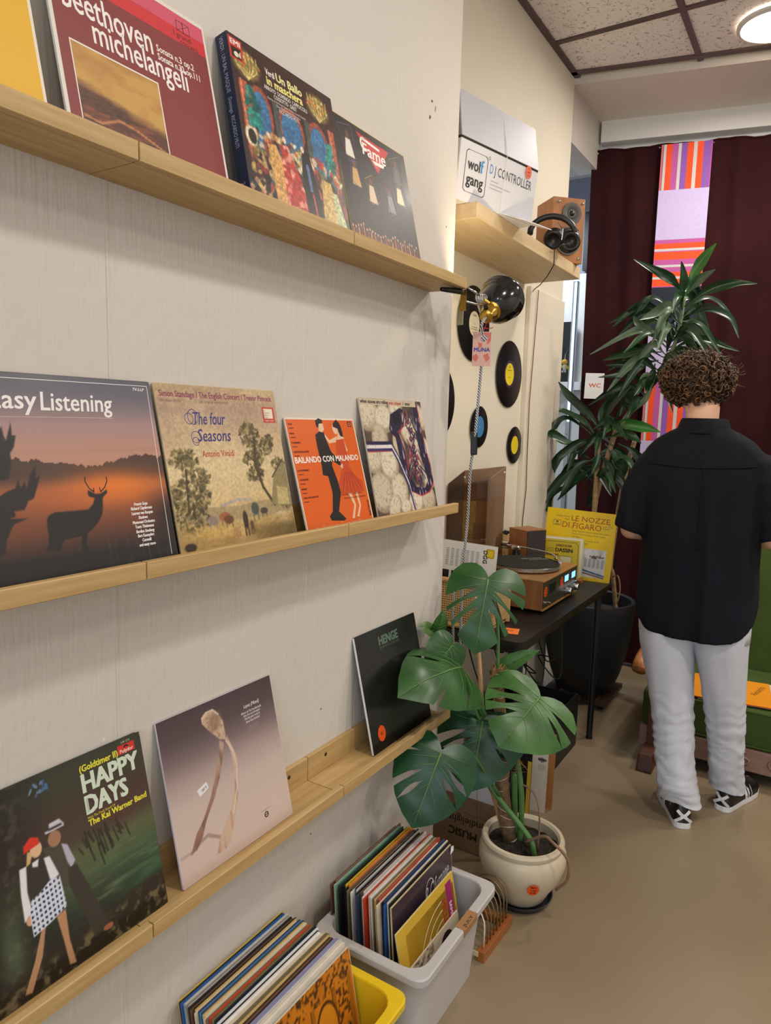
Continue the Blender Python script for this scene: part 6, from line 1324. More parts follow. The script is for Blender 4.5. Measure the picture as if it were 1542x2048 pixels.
monstera_leaf(mo, (0.144, 1.85, 0.750), (0.107, 1.535, 0.755), (0.50, -0.30, 0.80), 0.25, MG3, sl2, bend=0.20, cup=0.45, fold=0.05, seed=2)
petiole((0.144, 1.852, 0.748), (0.185, 1.95, 0.52), (0.150, 1.90, 0.64))
sl3 = [[o_, o_, (0.30, -0.22), (0.28, -0.26), (0.30, 0.30), o_], [o_, (0.30, 0.24), (0.35, -0.16), o_, o_, o_]]
monstera_leaf(mo, (0.334, 2.00, 0.655), (0.270, 1.85, 0.535), (0.42, -0.55, 0.72), 0.30, MG2, sl3, bend=0.10, cup=0.35, seed=3)
petiole((0.334, 2.002, 0.653), (0.262, 2.0, 0.46), (0.33, 2.04, 0.60))
sl4 = [[o_, o_, (0.28, 0.30), (0.25, 0.34), o_, o_], [o_, (0.30, 0.22), o_, (0.45, -0.18), o_, o_]]
monstera_leaf(mo, (0.180, 1.93, 0.565), (0.190, 1.84, 0.375), (0.36, -0.78, 0.50), 0.27, MG1, sl4, bend=0.08, cup=0.30, seed=4)
petiole((0.180, 1.932, 0.563), (0.23, 1.98, 0.36), (0.215, 1.98, 0.48))
sl5 = [[o_, (0.45, 0.10), o_, (0.30, 0.22), (0.30, -0.22), o_], [o_, o_, (0.28, -0.32), (0.28, -0.28), o_, o_]]
monstera_leaf(mo, (0.177, 1.66, 0.571), (0.1485, 1.56, 0.385), (0.42, -0.72, 0.52), 0.235, MG1, sl5, bend=0.10, cup=0.35, seed=5)
petiole((0.177, 1.662, 0.569), (0.24, 1.95, 0.33), (0.20, 1.80, 0.52))
monstera_leaf(mo, (0.0364, 1.86, 0.843), (0.012, 1.805, 0.868), (0.6, -0.5, 0.6), 0.05, MG4, [c6, c6], bend=0.2, seed=6)
monstera_leaf(mo, (0.0436, 1.86, 0.845), (0.057, 1.872, 0.910), (0.8, -0.5, 0.1), 0.055, MG3, [c6, c6], bend=0.2, fold=0.5, seed=7)
petiole((0.04, 1.86, 0.843), (0.18, 1.96, 0.55), (0.09, 1.90, 0.74))
monstera_leaf(mo, (0.172, 2.05, 0.684), (0.290, 2.10, 0.768), (0.25, -0.75, 0.6), 0.06, MG2, [c6, c6], bend=0.25, fold=0.4, seed=8)
petiole((0.172, 2.05, 0.684), (0.20, 2.01, 0.55))
monstera_leaf(mo, (0.206, 2.015, 0.545), (0.253, 1.985, 0.405), (0.30, -0.9, 0.2), 0.17, MG1, [c6, [o_, (0.4, 0.12), o_, (0.4, 0.14), o_, o_]], bend=0.1, seed=9)
petiole((0.206, 2.017, 0.545), (0.24, 2.0, 0.40))
monstera_leaf(mo, (0.106, 1.85, 0.815), (0.060, 1.775, 0.735), (0.6, -0.7, 0.2), 0.13, MG3, [c6, c6], bend=0.1, seed=10)
petiole((0.106, 1.852, 0.813), (0.185, 1.96, 0.56), (0.13, 1.91, 0.70))

# ------------------------------------------------------------------ dracaena in the big black pot
DB = Vector((-0.022, 3.755, 0.0))
dr = thing('potted_dracaena', 'tall dracaena with drooping strap leaves in a large dark pot', 'plant', DB)
DPOT = mat('anthracite_pot', '#15171c', 0.55, color2='#1b1d23', vscale=6, bump=0.08, bscale=30)
dp = part('pot', MB().lathe([(0.0, 0.055), (0.135, 0.055), (0.150, 0.065), (0.185, 0.16), (0.218, 0.30), (0.236, 0.44), (0.240, 0.53), (0.238, 0.555), (0.228, 0.558), (0.220, 0.550), (0.216, 0.48), (0.0, 0.47)], 56), DPOT, dr, smooth='auto')
part('pot_soil', MB().lathe([(0.0, 0.485), (0.216, 0.478)], 40), mat('potting_soil', '#2a2119', 0.95), dr)
mb = MB()
for a in ((-0.17, -0.11), (-0.03, 0.03), (0.11, 0.17)): mb.box(a[0], a[1], -0.17, 0.17, 0.030, 0.055)
part('roller_board', mb, mat('dark_wood', '#4a3424', 0.6, vary=0.1), dr)
for x, y in ((-0.13, -0.13), (0.13, -0.13), (-0.13, 0.13), (0.13, 0.13)): part('castor', MB().lathe([(0.0, -0.012), (0.015, -0.012), (0.015, 0.012), (0, 0.012)], 14, M=Matrix.Translation((x, y, 0.0155)) @ Matrix.Rotation(R(90), 4, 'Y')), BLACKP, dr)
BARK = mat('dracaena_cane', '#a58a66', 0.8, color2='#8b7050', vscale=10, stretch=(1, 1, 8), bump=0.5, bscale=12)
def W3(pts): return [Vector(p)-DB for p in pts]
part('cane', MB().tube(smooth_path(W3([(0.042, 3.72, 0.475), (0.0, 3.72, 0.878), (-0.012, 3.72, 1.064), (0.027, 3.72, 1.278), (0.081, 3.72, 1.495)]), 6), 0.0135, 9), BARK, dr, smooth=True)
part('cane', MB().tube(smooth_path(W3([(0.075, 3.715, 1.44), (0.137, 3.71, 1.55), (0.206, 3.71, 1.613), (0.232, 3.71, 1.687), (0.278, 3.71, 1.76), (0.318, 3.71, 1.855), (0.343, 3.71, 1.973), (0.356, 3.71, 2.11)]), 6), [0.013]*20+[0.012-0.0002*i for i in range(23)], 9), mat('green_cane', '#6a7f58', 0.6, vary=0.2, vscale=30), dr, smooth=True)
part('cane', MB().tube(smooth_path(W3([(-0.02, 3.66, 0.475), (0.0, 3.66, 0.835), (0.0, 3.67, 1.097), (-0.005, 3.69, 1.356), (-0.003, 3.70, 1.45)]), 6), 0.0125, 9), BARK, dr, smooth=True)
part('cane', MB().tube(smooth_path(W3([(0.121, 3.79, 0.47), (0.086, 3.80, 0.687), (0.071, 3.80, 0.753), (0.096, 3.80, 1.093), (0.122, 3.80, 1.28), (0.151, 3.80, 1.411)]), 6), 0.012, 9), BARK, dr, smooth=True)
part('twig', MB().tube(smooth_path(W3([(0.09, 3.79, 0.68), (0.12, 3.77, 0.69), (0.135, 3.77, 0.62), (0.125, 3.77, 0.54)]), 5), 0.004, 6), BARK, dr, smooth=True)
DRAC = [[(0.359, 3.7, 2.105), (0.305, 3.663, 2.171), (0.25, 3.627, 2.21), (0.134, 3.59, 2.275)],
        [(0.359, 3.7, 2.105), (0.389, 3.685, 2.172), (0.434, 3.67, 2.261), (0.483, 3.654, 2.326)],
        [(0.354, 3.7, 2.117), (0.35, 3.659, 2.17), (0.343, 3.618, 2.252)],
        [(0.369, 3.7, 2.116), (0.41, 3.683, 2.17), (0.486, 3.667, 2.212)],
        [(0.359, 3.7, 2.056), (0.455, 3.69, 2.123), (0.559, 3.681, 2.143), (0.664, 3.671, 2.135)],
        [(0.356, 3.7, 1.995), (0.431, 3.663, 2.031), (0.493, 3.627, 2.023), (0.576, 3.59, 1.97), (0.623, 3.554, 1.881)],
        [(0.355, 3.7, 2.011), (0.302, 3.648, 2.059), (0.241, 3.595, 2.018), (0.191, 3.543, 1.983)],
        [(0.326, 3.7, 2.005), (0.2, 3.705, 2.059), (0.122, 3.711, 2.048), (-0.0, 3.716, 1.998)],
        [(0.291, 3.7, 1.867), (0.217, 3.665, 1.936), (0.148, 3.63, 1.939), (-0.05, 3.594, 1.832)],
        [(0.35, 3.7, 1.973), (0.287, 3.663, 2.017), (0.278, 3.626, 1.937), (0.276, 3.589, 1.857)],
        [(0.356, 3.7, 1.988), (0.419, 3.716, 1.987), (0.466, 3.733, 1.91), (0.497, 3.749, 1.85)],
        [(0.288, 3.7, 1.914), (0.182, 3.68, 1.963), (0.154, 3.659, 1.985), (0.137, 3.639, 2.018)],
        [(0.27, 3.7, 1.844), (0.169, 3.705, 1.848), (0.088, 3.71, 1.842), (-0.021, 3.716, 1.813)],
        [(0.258, 3.7, 1.805), (0.165, 3.67, 1.789), (0.022, 3.64, 1.782)],
        [(0.231, 3.7, 1.861), (0.19, 3.691, 1.806), (0.164, 3.683, 1.766), (0.144, 3.674, 1.734)],
        [(0.18, 3.7, 1.703), (0.146, 3.636, 1.724), (0.004, 3.572, 1.717)],
        [(0.243, 3.7, 1.79), (0.236, 3.687, 1.718), (0.212, 3.673, 1.654)],
        [(0.33, 3.7, 1.943), (0.388, 3.707, 1.941), (0.434, 3.715, 1.895), (0.481, 3.722, 1.833)],
        [(0.318, 3.7, 1.913), (0.365, 3.683, 1.909), (0.415, 3.667, 1.86), (0.443, 3.65, 1.812)],
        [(-0.006, 3.7, 1.447), (-0.061, 3.699, 1.53), (-0.18, 3.697, 1.638), (-0.307, 3.696, 1.705)],
        [(-0.006, 3.7, 1.456), (-0.001, 3.694, 1.531), (0.045, 3.687, 1.614), (0.05, 3.681, 1.675)],
        [(0.001, 3.7, 1.472), (0.062, 3.627, 1.587), (0.172, 3.553, 1.675)],
        [(-0.012, 3.7, 1.413), (-0.094, 3.7, 1.495), (-0.201, 3.699, 1.544), (-0.232, 3.699, 1.552)],
        [(-0.02, 3.7, 1.413), (-0.169, 3.688, 1.51), (-0.251, 3.676, 1.466), (-0.29, 3.664, 1.438)],
        [(-0.045, 3.7, 1.404), (-0.155, 3.668, 1.383), (-0.253, 3.636, 1.431), (-0.357, 3.603, 1.411)],
        [(-0.019, 3.7, 1.388), (-0.081, 3.649, 1.395), (-0.172, 3.598, 1.324), (-0.176, 3.547, 1.25)],
        [(-0.048, 3.7, 1.31), (-0.165, 3.707, 1.347), (-0.253, 3.715, 1.282), (-0.261, 3.722, 1.219)],
        [(-0.037, 3.7, 1.277), (-0.15, 3.68, 1.237), (-0.269, 3.66, 1.108), (-0.332, 3.639, 1.051)],
        [(-0.036, 3.7, 1.26), (-0.108, 3.695, 1.187), (-0.206, 3.691, 1.075)],
        [(0.004, 3.7, 1.431), (0.096, 3.708, 1.492), (0.208, 3.716, 1.478), (0.286, 3.725, 1.456)],
        [(0.013, 3.7, 1.414), (0.119, 3.697, 1.443), (0.169, 3.693, 1.42), (0.207, 3.69, 1.397)],
        [(-0.027, 3.7, 1.243), (-0.017, 3.711, 1.175), (-0.04, 3.722, 1.086), (-0.058, 3.733, 1.049)],
        [(-0.01, 3.7, 1.38), (-0.003, 3.661, 1.305), (-0.012, 3.623, 1.231)],
        [(0.062, 3.7, 1.307), (0.099, 3.704, 1.225), (0.119, 3.708, 1.159)],
        [(-0.05, 3.7, 1.216), (-0.231, 3.678, 1.109), (-0.31, 3.656, 1.034), (-0.347, 3.633, 1.015)],
        [(0.089, 3.7, 1.392), (0.17, 3.712, 1.354), (0.22, 3.724, 1.273), (0.176, 3.736, 1.187)],
        [(0.108, 3.7, 1.351), (0.127, 3.712, 1.269), (0.08, 3.725, 1.181)],
        [(0.157, 3.7, 1.574), (0.125, 3.63, 1.596), (0.123, 3.56, 1.53)],
        [(0.201, 3.7, 1.631), (0.171, 3.634, 1.597), (0.16, 3.569, 1.523)],
        [(-0.008, 3.7, 1.346), (0.063, 3.643, 1.268), (0.102, 3.586, 1.15)],
        [(0.023, 3.7, 1.389), (0.089, 3.721, 1.308), (0.137, 3.743, 1.251)],
        [(-0.013, 3.7, 1.304), (-0.082, 3.677, 1.275), (-0.138, 3.654, 1.17), (-0.171, 3.632, 1.117)]]
DG = [leaf_mat('dracaena_leaf_a', '#19381f', '#244a28', 0.3), leaf_mat('dracaena_leaf_b', '#12291a', '#1e3e24', 0.32), leaf_mat('dracaena_leaf_c', '#2f6a2a', '#418436', 0.34), leaf_mat('dracaena_leaf_pale', '#4a6148', '#647a5e', 0.38)]
pick = {1: 2, 3: 3, 6: 3, 14: 3, 29: 2, 4: 0, 11: 3, 8: 3, 10: 3}
def strap(pts, width, m, seed):
    rr = random.Random(seed)
    P = smooth_path(W3(pts), 7); n = len(P); mb = MB(); vs = []
    for i, p in enumerate(P):
        t = i/(n-1)
        d = (P[min(i+1, n-1)]-P[max(i-1, 0)]).normalized()
        tw = 0.5*math.sin(seed+2.2*t)
        side = d.cross(Vector((0.35, -0.9, 0.35)).normalized())
        if side.length < 0.05: side = d.cross(Vector((0, 0, 1)))
        side.normalize(); nor = side.cross(d).normalized()
        side = (side*math.cos(tw)+nor*math.sin(tw)); nor = side.cross(d).normalized()
        w = width*(0.16+0.84*max(0, min(1, (t-0.12)/0.3)))*max(0.04, min(1, (1-t)/0.38))**0.75
        f = 0.28*w
        wav = 0.10*w*math.sin(9*t+seed)
        vs += [p-side*w/2+nor*(f+wav), p-side*w/4+nor*f*0.3, p, p+side*w/4+nor*f*0.3, p+side*w/2+nor*(f-wav)]
    fs = [(i*5+k, i*5+k+1, (i+1)*5+k+1, (i+1)*5+k) for i in range(n-1) for k in range(4)]
    mb.add(vs, fs)
    return part('leaf', mb, m, dr, smooth=True)
for i, pts in enumerate(DRAC):
    a, b_ = Vector(pts[0]), Vector(pts[-1])
    pts = [(x, y if y > 0 else y, z) for x, y, z in pts]
    pts = [(max(x, AX+0.03+0.0) if y < AY else x, y, z) for x, y, z in pts]
    strap(pts, 0.046 if i not in (1, 29) else 0.056, DG[pick.get(i, i % 2)], i)
rr = random.Random(41)
for k in range(26):          # leaves along the bare stretch between the crowns
    t_ = k/25.0
    base = Vector((0.215, 3.71, 1.62)).lerp(Vector((0.345, 3.71, 2.0)), t_); a = rr.uniform(0, 2*PI); L_ = 0.17+0.15*rr.random()
    d = Vector((math.cos(a)*1.1, 0.55*math.sin(a)-0.15, 0.10)); dz = rr.uniform(-0.16, -0.02)
    strap([tuple(base), tuple(base+d*L_*0.45+Vector((0, 0, 0.035))), tuple(base+d*L_+Vector((0, 0, dz)))], 0.038+0.01*rr.random(), DG[[0, 1, 0, 1, 3][k % 5]], 200+k)
rr = random.Random(77)
for k in range(22):          # inner leaves around both crowns
    top = k < 9
    base = Vector((0.30+0.05*rr.random(), 3.71, 1.85+0.25*rr.random())) if top else Vector((0.0+0.08*rr.uniform(-1, 1), 3.71, 1.15+0.30*rr.random()))
    a = rr.uniform(0, 2*PI); L_ = 0.18+0.14*rr.random()
    d = Vector((math.cos(a), 0.6*math.sin(a), 0.25))
    pts = [tuple(base), tuple(base+d*L_*0.5+Vector((0, 0, 0.03))), tuple(base+d*L_*0.95+Vector((0, 0, -0.10)))]
    pts = [(max(x, AX+0.04), y, z) for x, y, z in pts]
    strap(pts, 0.040, DG[k % 2], 100+k)
# ------------------------------------------------------------------ curtain, hanging textile and sign at the back
VEL = mat('maroon_velvet', '#2a0d10', 0.9, color2='#331214', vscale=3, bump=0.15, bscale=200, spec=0.15)
cu = thing('velvet_curtain', 'dark maroon velvet curtain covering the back wall', 'curtain', (0.8, 4.36+SK*0.8, 0.02))
CB = cu.location.copy()
def curt(u, v):
    x = -0.312+2.6*u; z = 0.02+3.035*v
    y = 4.355+SK*x+0.018*math.sin(x*21+1.2*math.sin(3*x))*(1-0.55*v)+0.008*math.sin(x*47+2*v)
    x += 0.045*(1-v)*max(0, 1-u*6)
    return Vector((x, y, z+0.006*math.sin(x*21)))-CB
part('cloth', MB().grid(curt, 150, 14), VEL, cu, smooth=True)
part('hem', MB().tube([curt(k/60.0, 1.0) for k in range(61)], 0.006, 6), VEL, cu, smooth=True)
for x in (-0.29, -0.275, 0.05, 0.32): part('pin', MB().ball(Vector((x, 4.33+SK*x, 3.035))-CB, 0.005, 8, 6), CHROME, cu)
tx = thing('hanging_textile', 'patchwork textile strip of orange, pink, lilac and navy over the curtain', 'textile', (0.062, 4.318+SK*0.062, 1.10), (0, 0, math.atan(SK)))
TW = 0.262
def patch(z0, z1, base, stripes, vertical):
    h = z1-z0
    mb = MB().box(0, TW, 0, 0.004, z0-1.10, z1-1.10)
    o = part('patch', mb, mat('cloth_'+base, base, 0.85, vary=0.04, vscale=60), tx)
    if stripes:
        p = Print(TW, h)
        for a, b_, c_ in stripes:
            if vertical: p.rect(a, 0, b_, 1, c_)
            else: p.rect(0, a, 1, b_, c_)
        p.build('stripes', o, 0.85, loc=(0, 0, z0-1.10))
OG, PK, LV, WG = '#f05022', '#b9569a', '#8a55a8', '#c9c4c4'
vs = [(0, 0.05, '#d86a7a'), (0.03, 0.10, WG), (0.10, 0.22, OG), (0.22, 0.34, PK), (0.34, 0.40, WG), (0.40, 0.52, LV), (0.52, 0.64, OG), (0.64, 0.71, WG), (0.71, 0.83, OG), (0.83, 0.98, LV)]
hs = [(0.02, 0.10, OG), (0.10, 0.17, OG), (0.17, 0.22, WG), (0.22, 0.32, OG), (0.32, 0.42, PK), (0.42, 0.47, WG), (0.47, 0.58, PK), (0.58, 0.66, OG), (0.66, 0.74, OG), (0.76, 0.81, WG), (0.81, 0.92, OG), (0.92, 1.0, PK)]
patch(2.80, 3.045, PK, vs, True); patch(2.532, 2.80, '#c3b5dd', [], True); patch(2.272, 2.532, PK, hs, False); patch(2.012, 2.272, '#1d2233', [], True); patch(1.755, 2.012, '#c3b5dd', [], True); patch(1.40, 1.755, PK, vs, True); patch(1.10, 1.40, '#c3b5dd', [], True)
wc = thing('paper_sign', 'white paper sign with orange letters WC pinned to the curtain', 'sign', (-0.268, 4.318+SK*-0.268, 1.640), (0, 0.02, math.atan(SK)))
part('sheet', MB().box(0, 0.108, 0, 0.001, 0, 0.150), mat('white_paper', '#eceae6', 0.7), wc)
p = Print(0.108, 0.150); p.text('WC', 0.20, 0.44, 0.16, '#d9573a', 0.84, bold=0.012); p.build('sign_lettering', wc, 0.7)

# ------------------------------------------------------------------ back room seen through the passage
po_ = thing('slotted_upright', 'bright perforated metal upright post in the passage', 'post', (-0.402, 4.40, 0))
ST = mat('galvanised_steel', '#d5dde3', 0.35, 0.3)
part('post', MB().box(-0.015, 0.015, -0.004, 0.0, 0, 2.355), ST, po_); part('post_flange', MB().box(0.012, 0.015, -0.004, 0.03, 0, 2.355), ST, po_)
for k in range(13): part('slot_hole', MB().lathe([(0.0, 0.0006), (0.0032, 0.0006)], 8, M=Matrix.Translation((0.0, -0.004, 1.02+0.10*k)) @ RX), SCREW, po_)
part('light_strip', MB().box(-0.006, 0.009, -0.0052, -0.004, 1.5, 2.35), emit('cool_strip', '#cfe6ff', 1.6), po_)
pn = thing('white_panel', 'tall white panel standing against the back room wall', 'panel', (-0.62, 5.27, 0)); part('board', MB().box(-0.35, 0.30, 0, 0.025, 0, 2.58), WHITE, pn)
dk = thing('dark_band_board', 'black board standing in for the dark band above the white panel in the back room', 'screen', (-0.62, 5.26, 2.60)); part('screen', MB().box(-0.02, 0.30, 0, 0.03, 0, 0.41), BLACKP, dk)  # plain black board put in for the dark band above the panel
tv = thing('television', 'black flat television on a white ledge in the back room', 'television', (-0.80, 5.20, 1.80))
part('screen', MB().box(-0.2, 0.143, 0, 0.03, 0.005, 0.43), mat('tv_black', '#0a0a0c', 0.25), tv); part('stand', MB().box(-0.05, 0.05, -0.01, 0.04, -0.004, 0.005), BLACKP, tv)
lg_ = thing('wall_ledge', 'white ledge carrying the television in the back room', 'shelf', (-0.78, 5.18, 1.735)); part('board', MB().box(-0.3, 0.20, 0, 0.085, 0, 0.06), WHITE, lg_)
hk = thing('hook_rail', 'white hook rail under the television ledge', 'hooks', (-0.78, 5.24, 1.60)); part('rail', MB().box(-0.05, 0.10, 0, 0.02, 0, 0.05), WHITE, hk)
for k in range(4): part('hook', MB().tube([(-0.03+0.035*k, -0.004, 0.03), (-0.03+0.035*k, -0.02, -0.01), (-0.03+0.035*k, -0.035, 0.01)], 0.003, 6), CHROME, hk)
ty = thing('plush_charm', 'small yellow and white plush charm hanging on the metal post', 'toy', (-0.437, 4.372, 1.795))
YF_ = mat('yellow_plush', '#e0b548', 0.95, bump=0.5, bscale=300); WF_ = mat('white_plush', '#d8d6d0', 0.95, bump=0.5, bscale=300)
part('head', MB().ball((0.0, 0, 0.072), (0.020, 0.016, 0.017), 12, 8), YF_, ty, smooth=True); part('torso', MB().ball((0.002, 0, 0.040), (0.014, 0.012, 0.022), 12, 8), WF_, ty, smooth=True)
for sx_ in (-1, 1): part('arm', MB().tube([(sx_*0.012, 0, 0.050), (sx_*0.024, -0.004, 0.036), (sx_*0.030, -0.006, 0.028)], [0.006, 0.007, 0.006], 8), YF_, ty, smooth=True); part('foot', MB().ball((sx_*0.008, -0.003, 0.014), (0.007, 0.009, 0.007), 8, 6), WF_, ty, smooth=True)
part('cord', MB().tube([(0, 0, 0.088), (0.002, 0.004, 0.12), (0.01, 0.02, 0.15)], 0.0012, 5), CHROME, ty)

# ------------------------------------------------------------------ round ceiling lamps
for i, (x, y) in enumerate(LAMPS):
    w_ = ['in view above the curtain', 'by the curtain beyond the right edge', 'above the record bins', 'by the right wall opposite the person', 'behind the camera over the ledges', 'behind the camera by the right wall'][i]
    lp = thing('ceiling_lamp', 'round white ceiling lamp '+w_, 'lamp', (x, y, CEIL-0.008), group='round ceiling lamps')
    part('ring', MB().lathe([(0.135, 0.004), (0.150, 0.0), (0.150, -0.012), (0.135, -0.018), (0.128, -0.012)], 40), WHITE, lp, smooth='auto')
    part('diffuser', MB().lathe([(0.129, -0.010), (0.11, -0.030), (0.06, -0.042), (0, -0.045)], 40), emit('lamp_diffuser', '#fff3e2', 9.0), lp, smooth=True)

# ------------------------------------------------------------------ green velvet settee
GV = mat('green_velvet', '#3c4c22', 0.9, color2='#485a2a', vscale=5, bump=0.12, bscale=250, spec=0.2)
DW = wood('dark_carved_wood', '#4a2e22', '#5f3d2e', 0, 0.4, 0.6); PWD = wood('pinkish_rail_wood', '#8a6a5e', '#9c7a6c', 0, 0.45, 0.6); OWD = wood('honey_wood', '#9c5f2c', '#b5763c', 1, 0.4, 0.6)
so = thing('velvet_settee', 'green velvet settee with carved wooden frame behind the person', 'sofa', (0.95, 3.5, 0))
def sb(x0, x1, y0, y1, z0, z1): return MB().box(x0-0.95, x1-0.95, y0-3.5, y1-3.5, z0, z1)
part('seat_cushion', sb(0.40, 1.62, 3.20, 3.80, 0.155, 0.315), GV, so, bevel=0.02, segs=3, smooth='auto')
mb = MB().hexa([(0.40-0.95, 0.28, 0.30), (1.62-0.95, 0.28, 0.30), (1.62-0.95, 0.40, 0.30), (0.40-0.95, 0.40, 0.30)], [(0.40-0.95, 0.37, 0.93), (1.62-0.95, 0.37, 0.93), (1.62-0.95, 0.46, 0.93), (0.40-0.95, 0.46, 0.93)])
part('back_cushion', mb, GV, so, bevel=0.02, segs=3, smooth='auto')
part('welt', MB().tube([(0.42-0.95, -0.298, 0.312), (1.60-0.95, -0.298, 0.312)], 0.006, 8), GV, so); part('welt', MB().tube([(0.42-0.95, -0.302, 0.165), (1.60-0.95, -0.302, 0.165)], 0.005, 8), GV, so)
part('top_rail', sb(0.38, 1.64, 3.87, 3.95, 0.93, 0.985), PWD, so, bevel=0.008)
fr_ = part('front_rail', sb(0.40, 1.62, 3.185, 3.215, 0.060, 0.155), PWD, so, bevel=0.004)
def scroll(cx, s):
    pts = []
    for k in range(40):
        a = k/39*2.6*PI; r = 0.006+0.034*k/39
        pts.append((cx+s*r*1.7*math.cos(a), 3.182-3.5, 0.108+r*0.85*math.sin(a)))
    return MB().tube(pts, 0.005, 6)
for cx in (-0.14, 0.02, 0.18, 0.34): part('carved_scroll', scroll(cx, 1 if cx > 0.1 else -1), PWD, fr_, smooth=True)
for x in (0.455, 1.565):
    ft = part('post_leg', sb(x-0.022, x+0.022, 3.17, 3.23, 0.05, 0.30), DW, so, bevel=0.006)
    part('sled_foot', MB().hexa([(x-0.985, -0.46, 0.0), (x-0.915, -0.46, 0.0), (x-0.915, 0.2, 0.0), (x-0.985, 0.2, 0.0)], [(x-0.980, -0.44, 0.075), (x-0.920, -0.44, 0.075), (x-0.920, 0.2, 0.085), (x-0.980, 0.2, 0.085)]), DW, so, bevel=0.01)
for x in (0.37, 1.63):
    part('arm_rest', MB().tube(smooth_path([(x-0.95, -0.27, 0.385), (x-0.95, -0.22, 0.42), (x-0.95, 0.0, 0.45), (x-0.95, 0.35, 0.53)]), 0.034, 10), OWD, so, smooth=True)
# records lying on the seat
def flat(label, c, rz, z, col, pics=()):
    o = thing('record_sleeve', label, 'record', (c[0], c[1], z), (0, 0, rz), 'records lying on the green settee')
    part('sleeve', MB().box(-0.157, 0.157, -0.157, 0.157, 0, 0.004), mat('sleeve_'+col, col, 0.6), o)
    for nm, p in pics:
        q = p.build(nm, o, 0.45); q.matrix_local = Matrix.Translation((-0.157, -0.157, 0.0041)) @ Matrix.Rotation(R(-90), 4, 'X')
flat('white record sleeve at the bottom of the pile on the green settee', (0.745, 3.405, 0), R(12), 0.3155, '#d8d4cc'); flat('cream record sleeve in the middle of the pile on the green settee', (0.752, 3.40, 0), R(6), 0.3205, '#cfc4a8')
p = Print(0.314, 0.314); p.rect(0.003, 0.003, 0.997, 0.997, '#e8921a'); p.up(); p.rect(0.35, 0.35, 0.66, 0.86, '#6a5a48'); p.up(); p.rect(0.37, 0.37, 0.64, 0.84, '#aac4da'); p.up(); p.ell(0.45, 0.55, 0.06, 0.10, '#2a2220'); p.ell(0.56, 0.58, 0.06, 0.10, '#4a3228'); p.rect(0.39, 0.37, 0.62, 0.48, '#2a2a36')
p.text('Alexandra', 0.80, 0.40, 0.09, '#6a3a10', rot=R(70), sx=0.8); p.text('Golden', 0.12, 0.72, 0.09, '#8a4a14', rot=R(20), sx=0.8)
for k in range(4): p.rect(0.1, 0.08+0.05*k, 0.6, 0.095+0.05*k, '#c06a14')
flat('orange record sleeve with a small portrait on top of the settee pile', (0.738, 3.385, 0), R(8), 0.3255, '#d8551a', [('cover_print', p)])

# ------------------------------------------------------------------ the person seen from behind
from mathutils import noise as mnoise
pe = thing('person', 'person with curly brown hair in a black shirt and white trousers, seen from behind', 'person', (0.68, 2.85, 0))
PO = Vector((0.68, 2.85, 0))
SKIN = mat('skin', '#d9a98c', 0.5, vary=0.05, vscale=20)
mb = MB()
def limb(pts, rs, n=14):
    P = smooth_path([Vector(p)-PO for p in pts], 5); rr_ = np.interp(np.linspace(0, len(rs)-1, len(P)), range(len(rs)), rs); mb.tube(P, list(rr_), n); mb.ball(P[0], rr_[0], 12, 8); mb.ball(P[-1], rr_[-1], 12, 8)
limb([(0.632, 2.85, 0.86), (0.628, 2.855, 1.02), (0.622, 2.85, 1.18), (0.615, 2.845, 1.32)], [0.125, 0.115, 0.125, 0.115]); limb([(0.47, 2.845, 1.345), (0.615, 2.84, 1.375), (0.78, 2.845, 1.355)], [0.045, 0.070, 0.045])
limb([(0.612, 2.838, 1.38), (0.604, 2.842, 1.47), (0.600, 2.862, 1.56)], [0.066, 0.058, 0.058])
HC = Vector((0.582, 2.885, 1.635))-PO
mb.ball(HC, (0.078, 0.098, 0.112), 24, 18); mb.ball(HC+Vector((0, 0.035, -0.055)), (0.055, 0.062, 0.062), 18, 12)       # skull and jaw
mb.ball(HC+Vector((0, 0.100, -0.022)), (0.013, 0.020, 0.018), 10, 8); mb.ball(HC+Vector((0, 0.094, 0.0)), (0.010, 0.014, 0.028), 10, 8)   # nose
mb.ball(HC+Vector((0, 0.088, -0.062)), (0.024, 0.012, 0.009), 10, 8); mb.ball(HC+Vector((0, 0.085, -0.092)), (0.022, 0.018, 0.016), 10, 8)   # mouth, chin
for s in (-1, 1): mb.ball(HC+Vector((s*0.079, 0.0, -0.018)), (0.010, 0.019, 0.030), 10, 8); mb.ball(HC+Vector((s*0.031, 0.085, 0.018)), (0.022, 0.012, 0.009), 10, 8)   # ears, brows
for hip, kn, an, toe in (((0.548, 2.845, 0.84), (0.588, 2.835, 0.46), (0.648, 2.745, 0.10), (0.575, 2.92, 0.040)), ((0.712, 2.86, 0.84), (0.752, 2.905, 0.46), (0.785, 2.965, 0.10), (0.845, 3.13, 0.040))):
    limb([hip, kn, an], [0.088, 0.056, 0.036]); limb([(an[0], an[1], 0.05), toe], [0.034, 0.026])
def hand(wr, d, up, curl):
    wr, d, up = Vector(wr), Vector(d).normalized(), Vector(up).normalized(); sd = d.cross(up).normalized(); pc = wr+d*0.045
    limb([wr, pc, wr+d*0.085], [0.024, 0.030, 0.030])
    for k, (o_, L_) in enumerate(((-0.030, 0.060), (-0.010, 0.072), (0.011, 0.068), (0.030, 0.052))):
        b_ = wr+d*0.088+sd*o_; limb([b_, b_+d*L_*0.5-up*0.006*curl, b_+d*L_*0.8-up*0.030*curl, b_+d*L_*0.75-up*0.055*curl], [0.0095, 0.009, 0.0085, 0.0075], 8)
    b_ = wr+d*0.030-sd*0.028; limb([b_, b_+d*0.03-sd*0.022-up*0.010, b_+d*0.06-sd*0.020-up*0.025], [0.012, 0.0105, 0.009], 8)
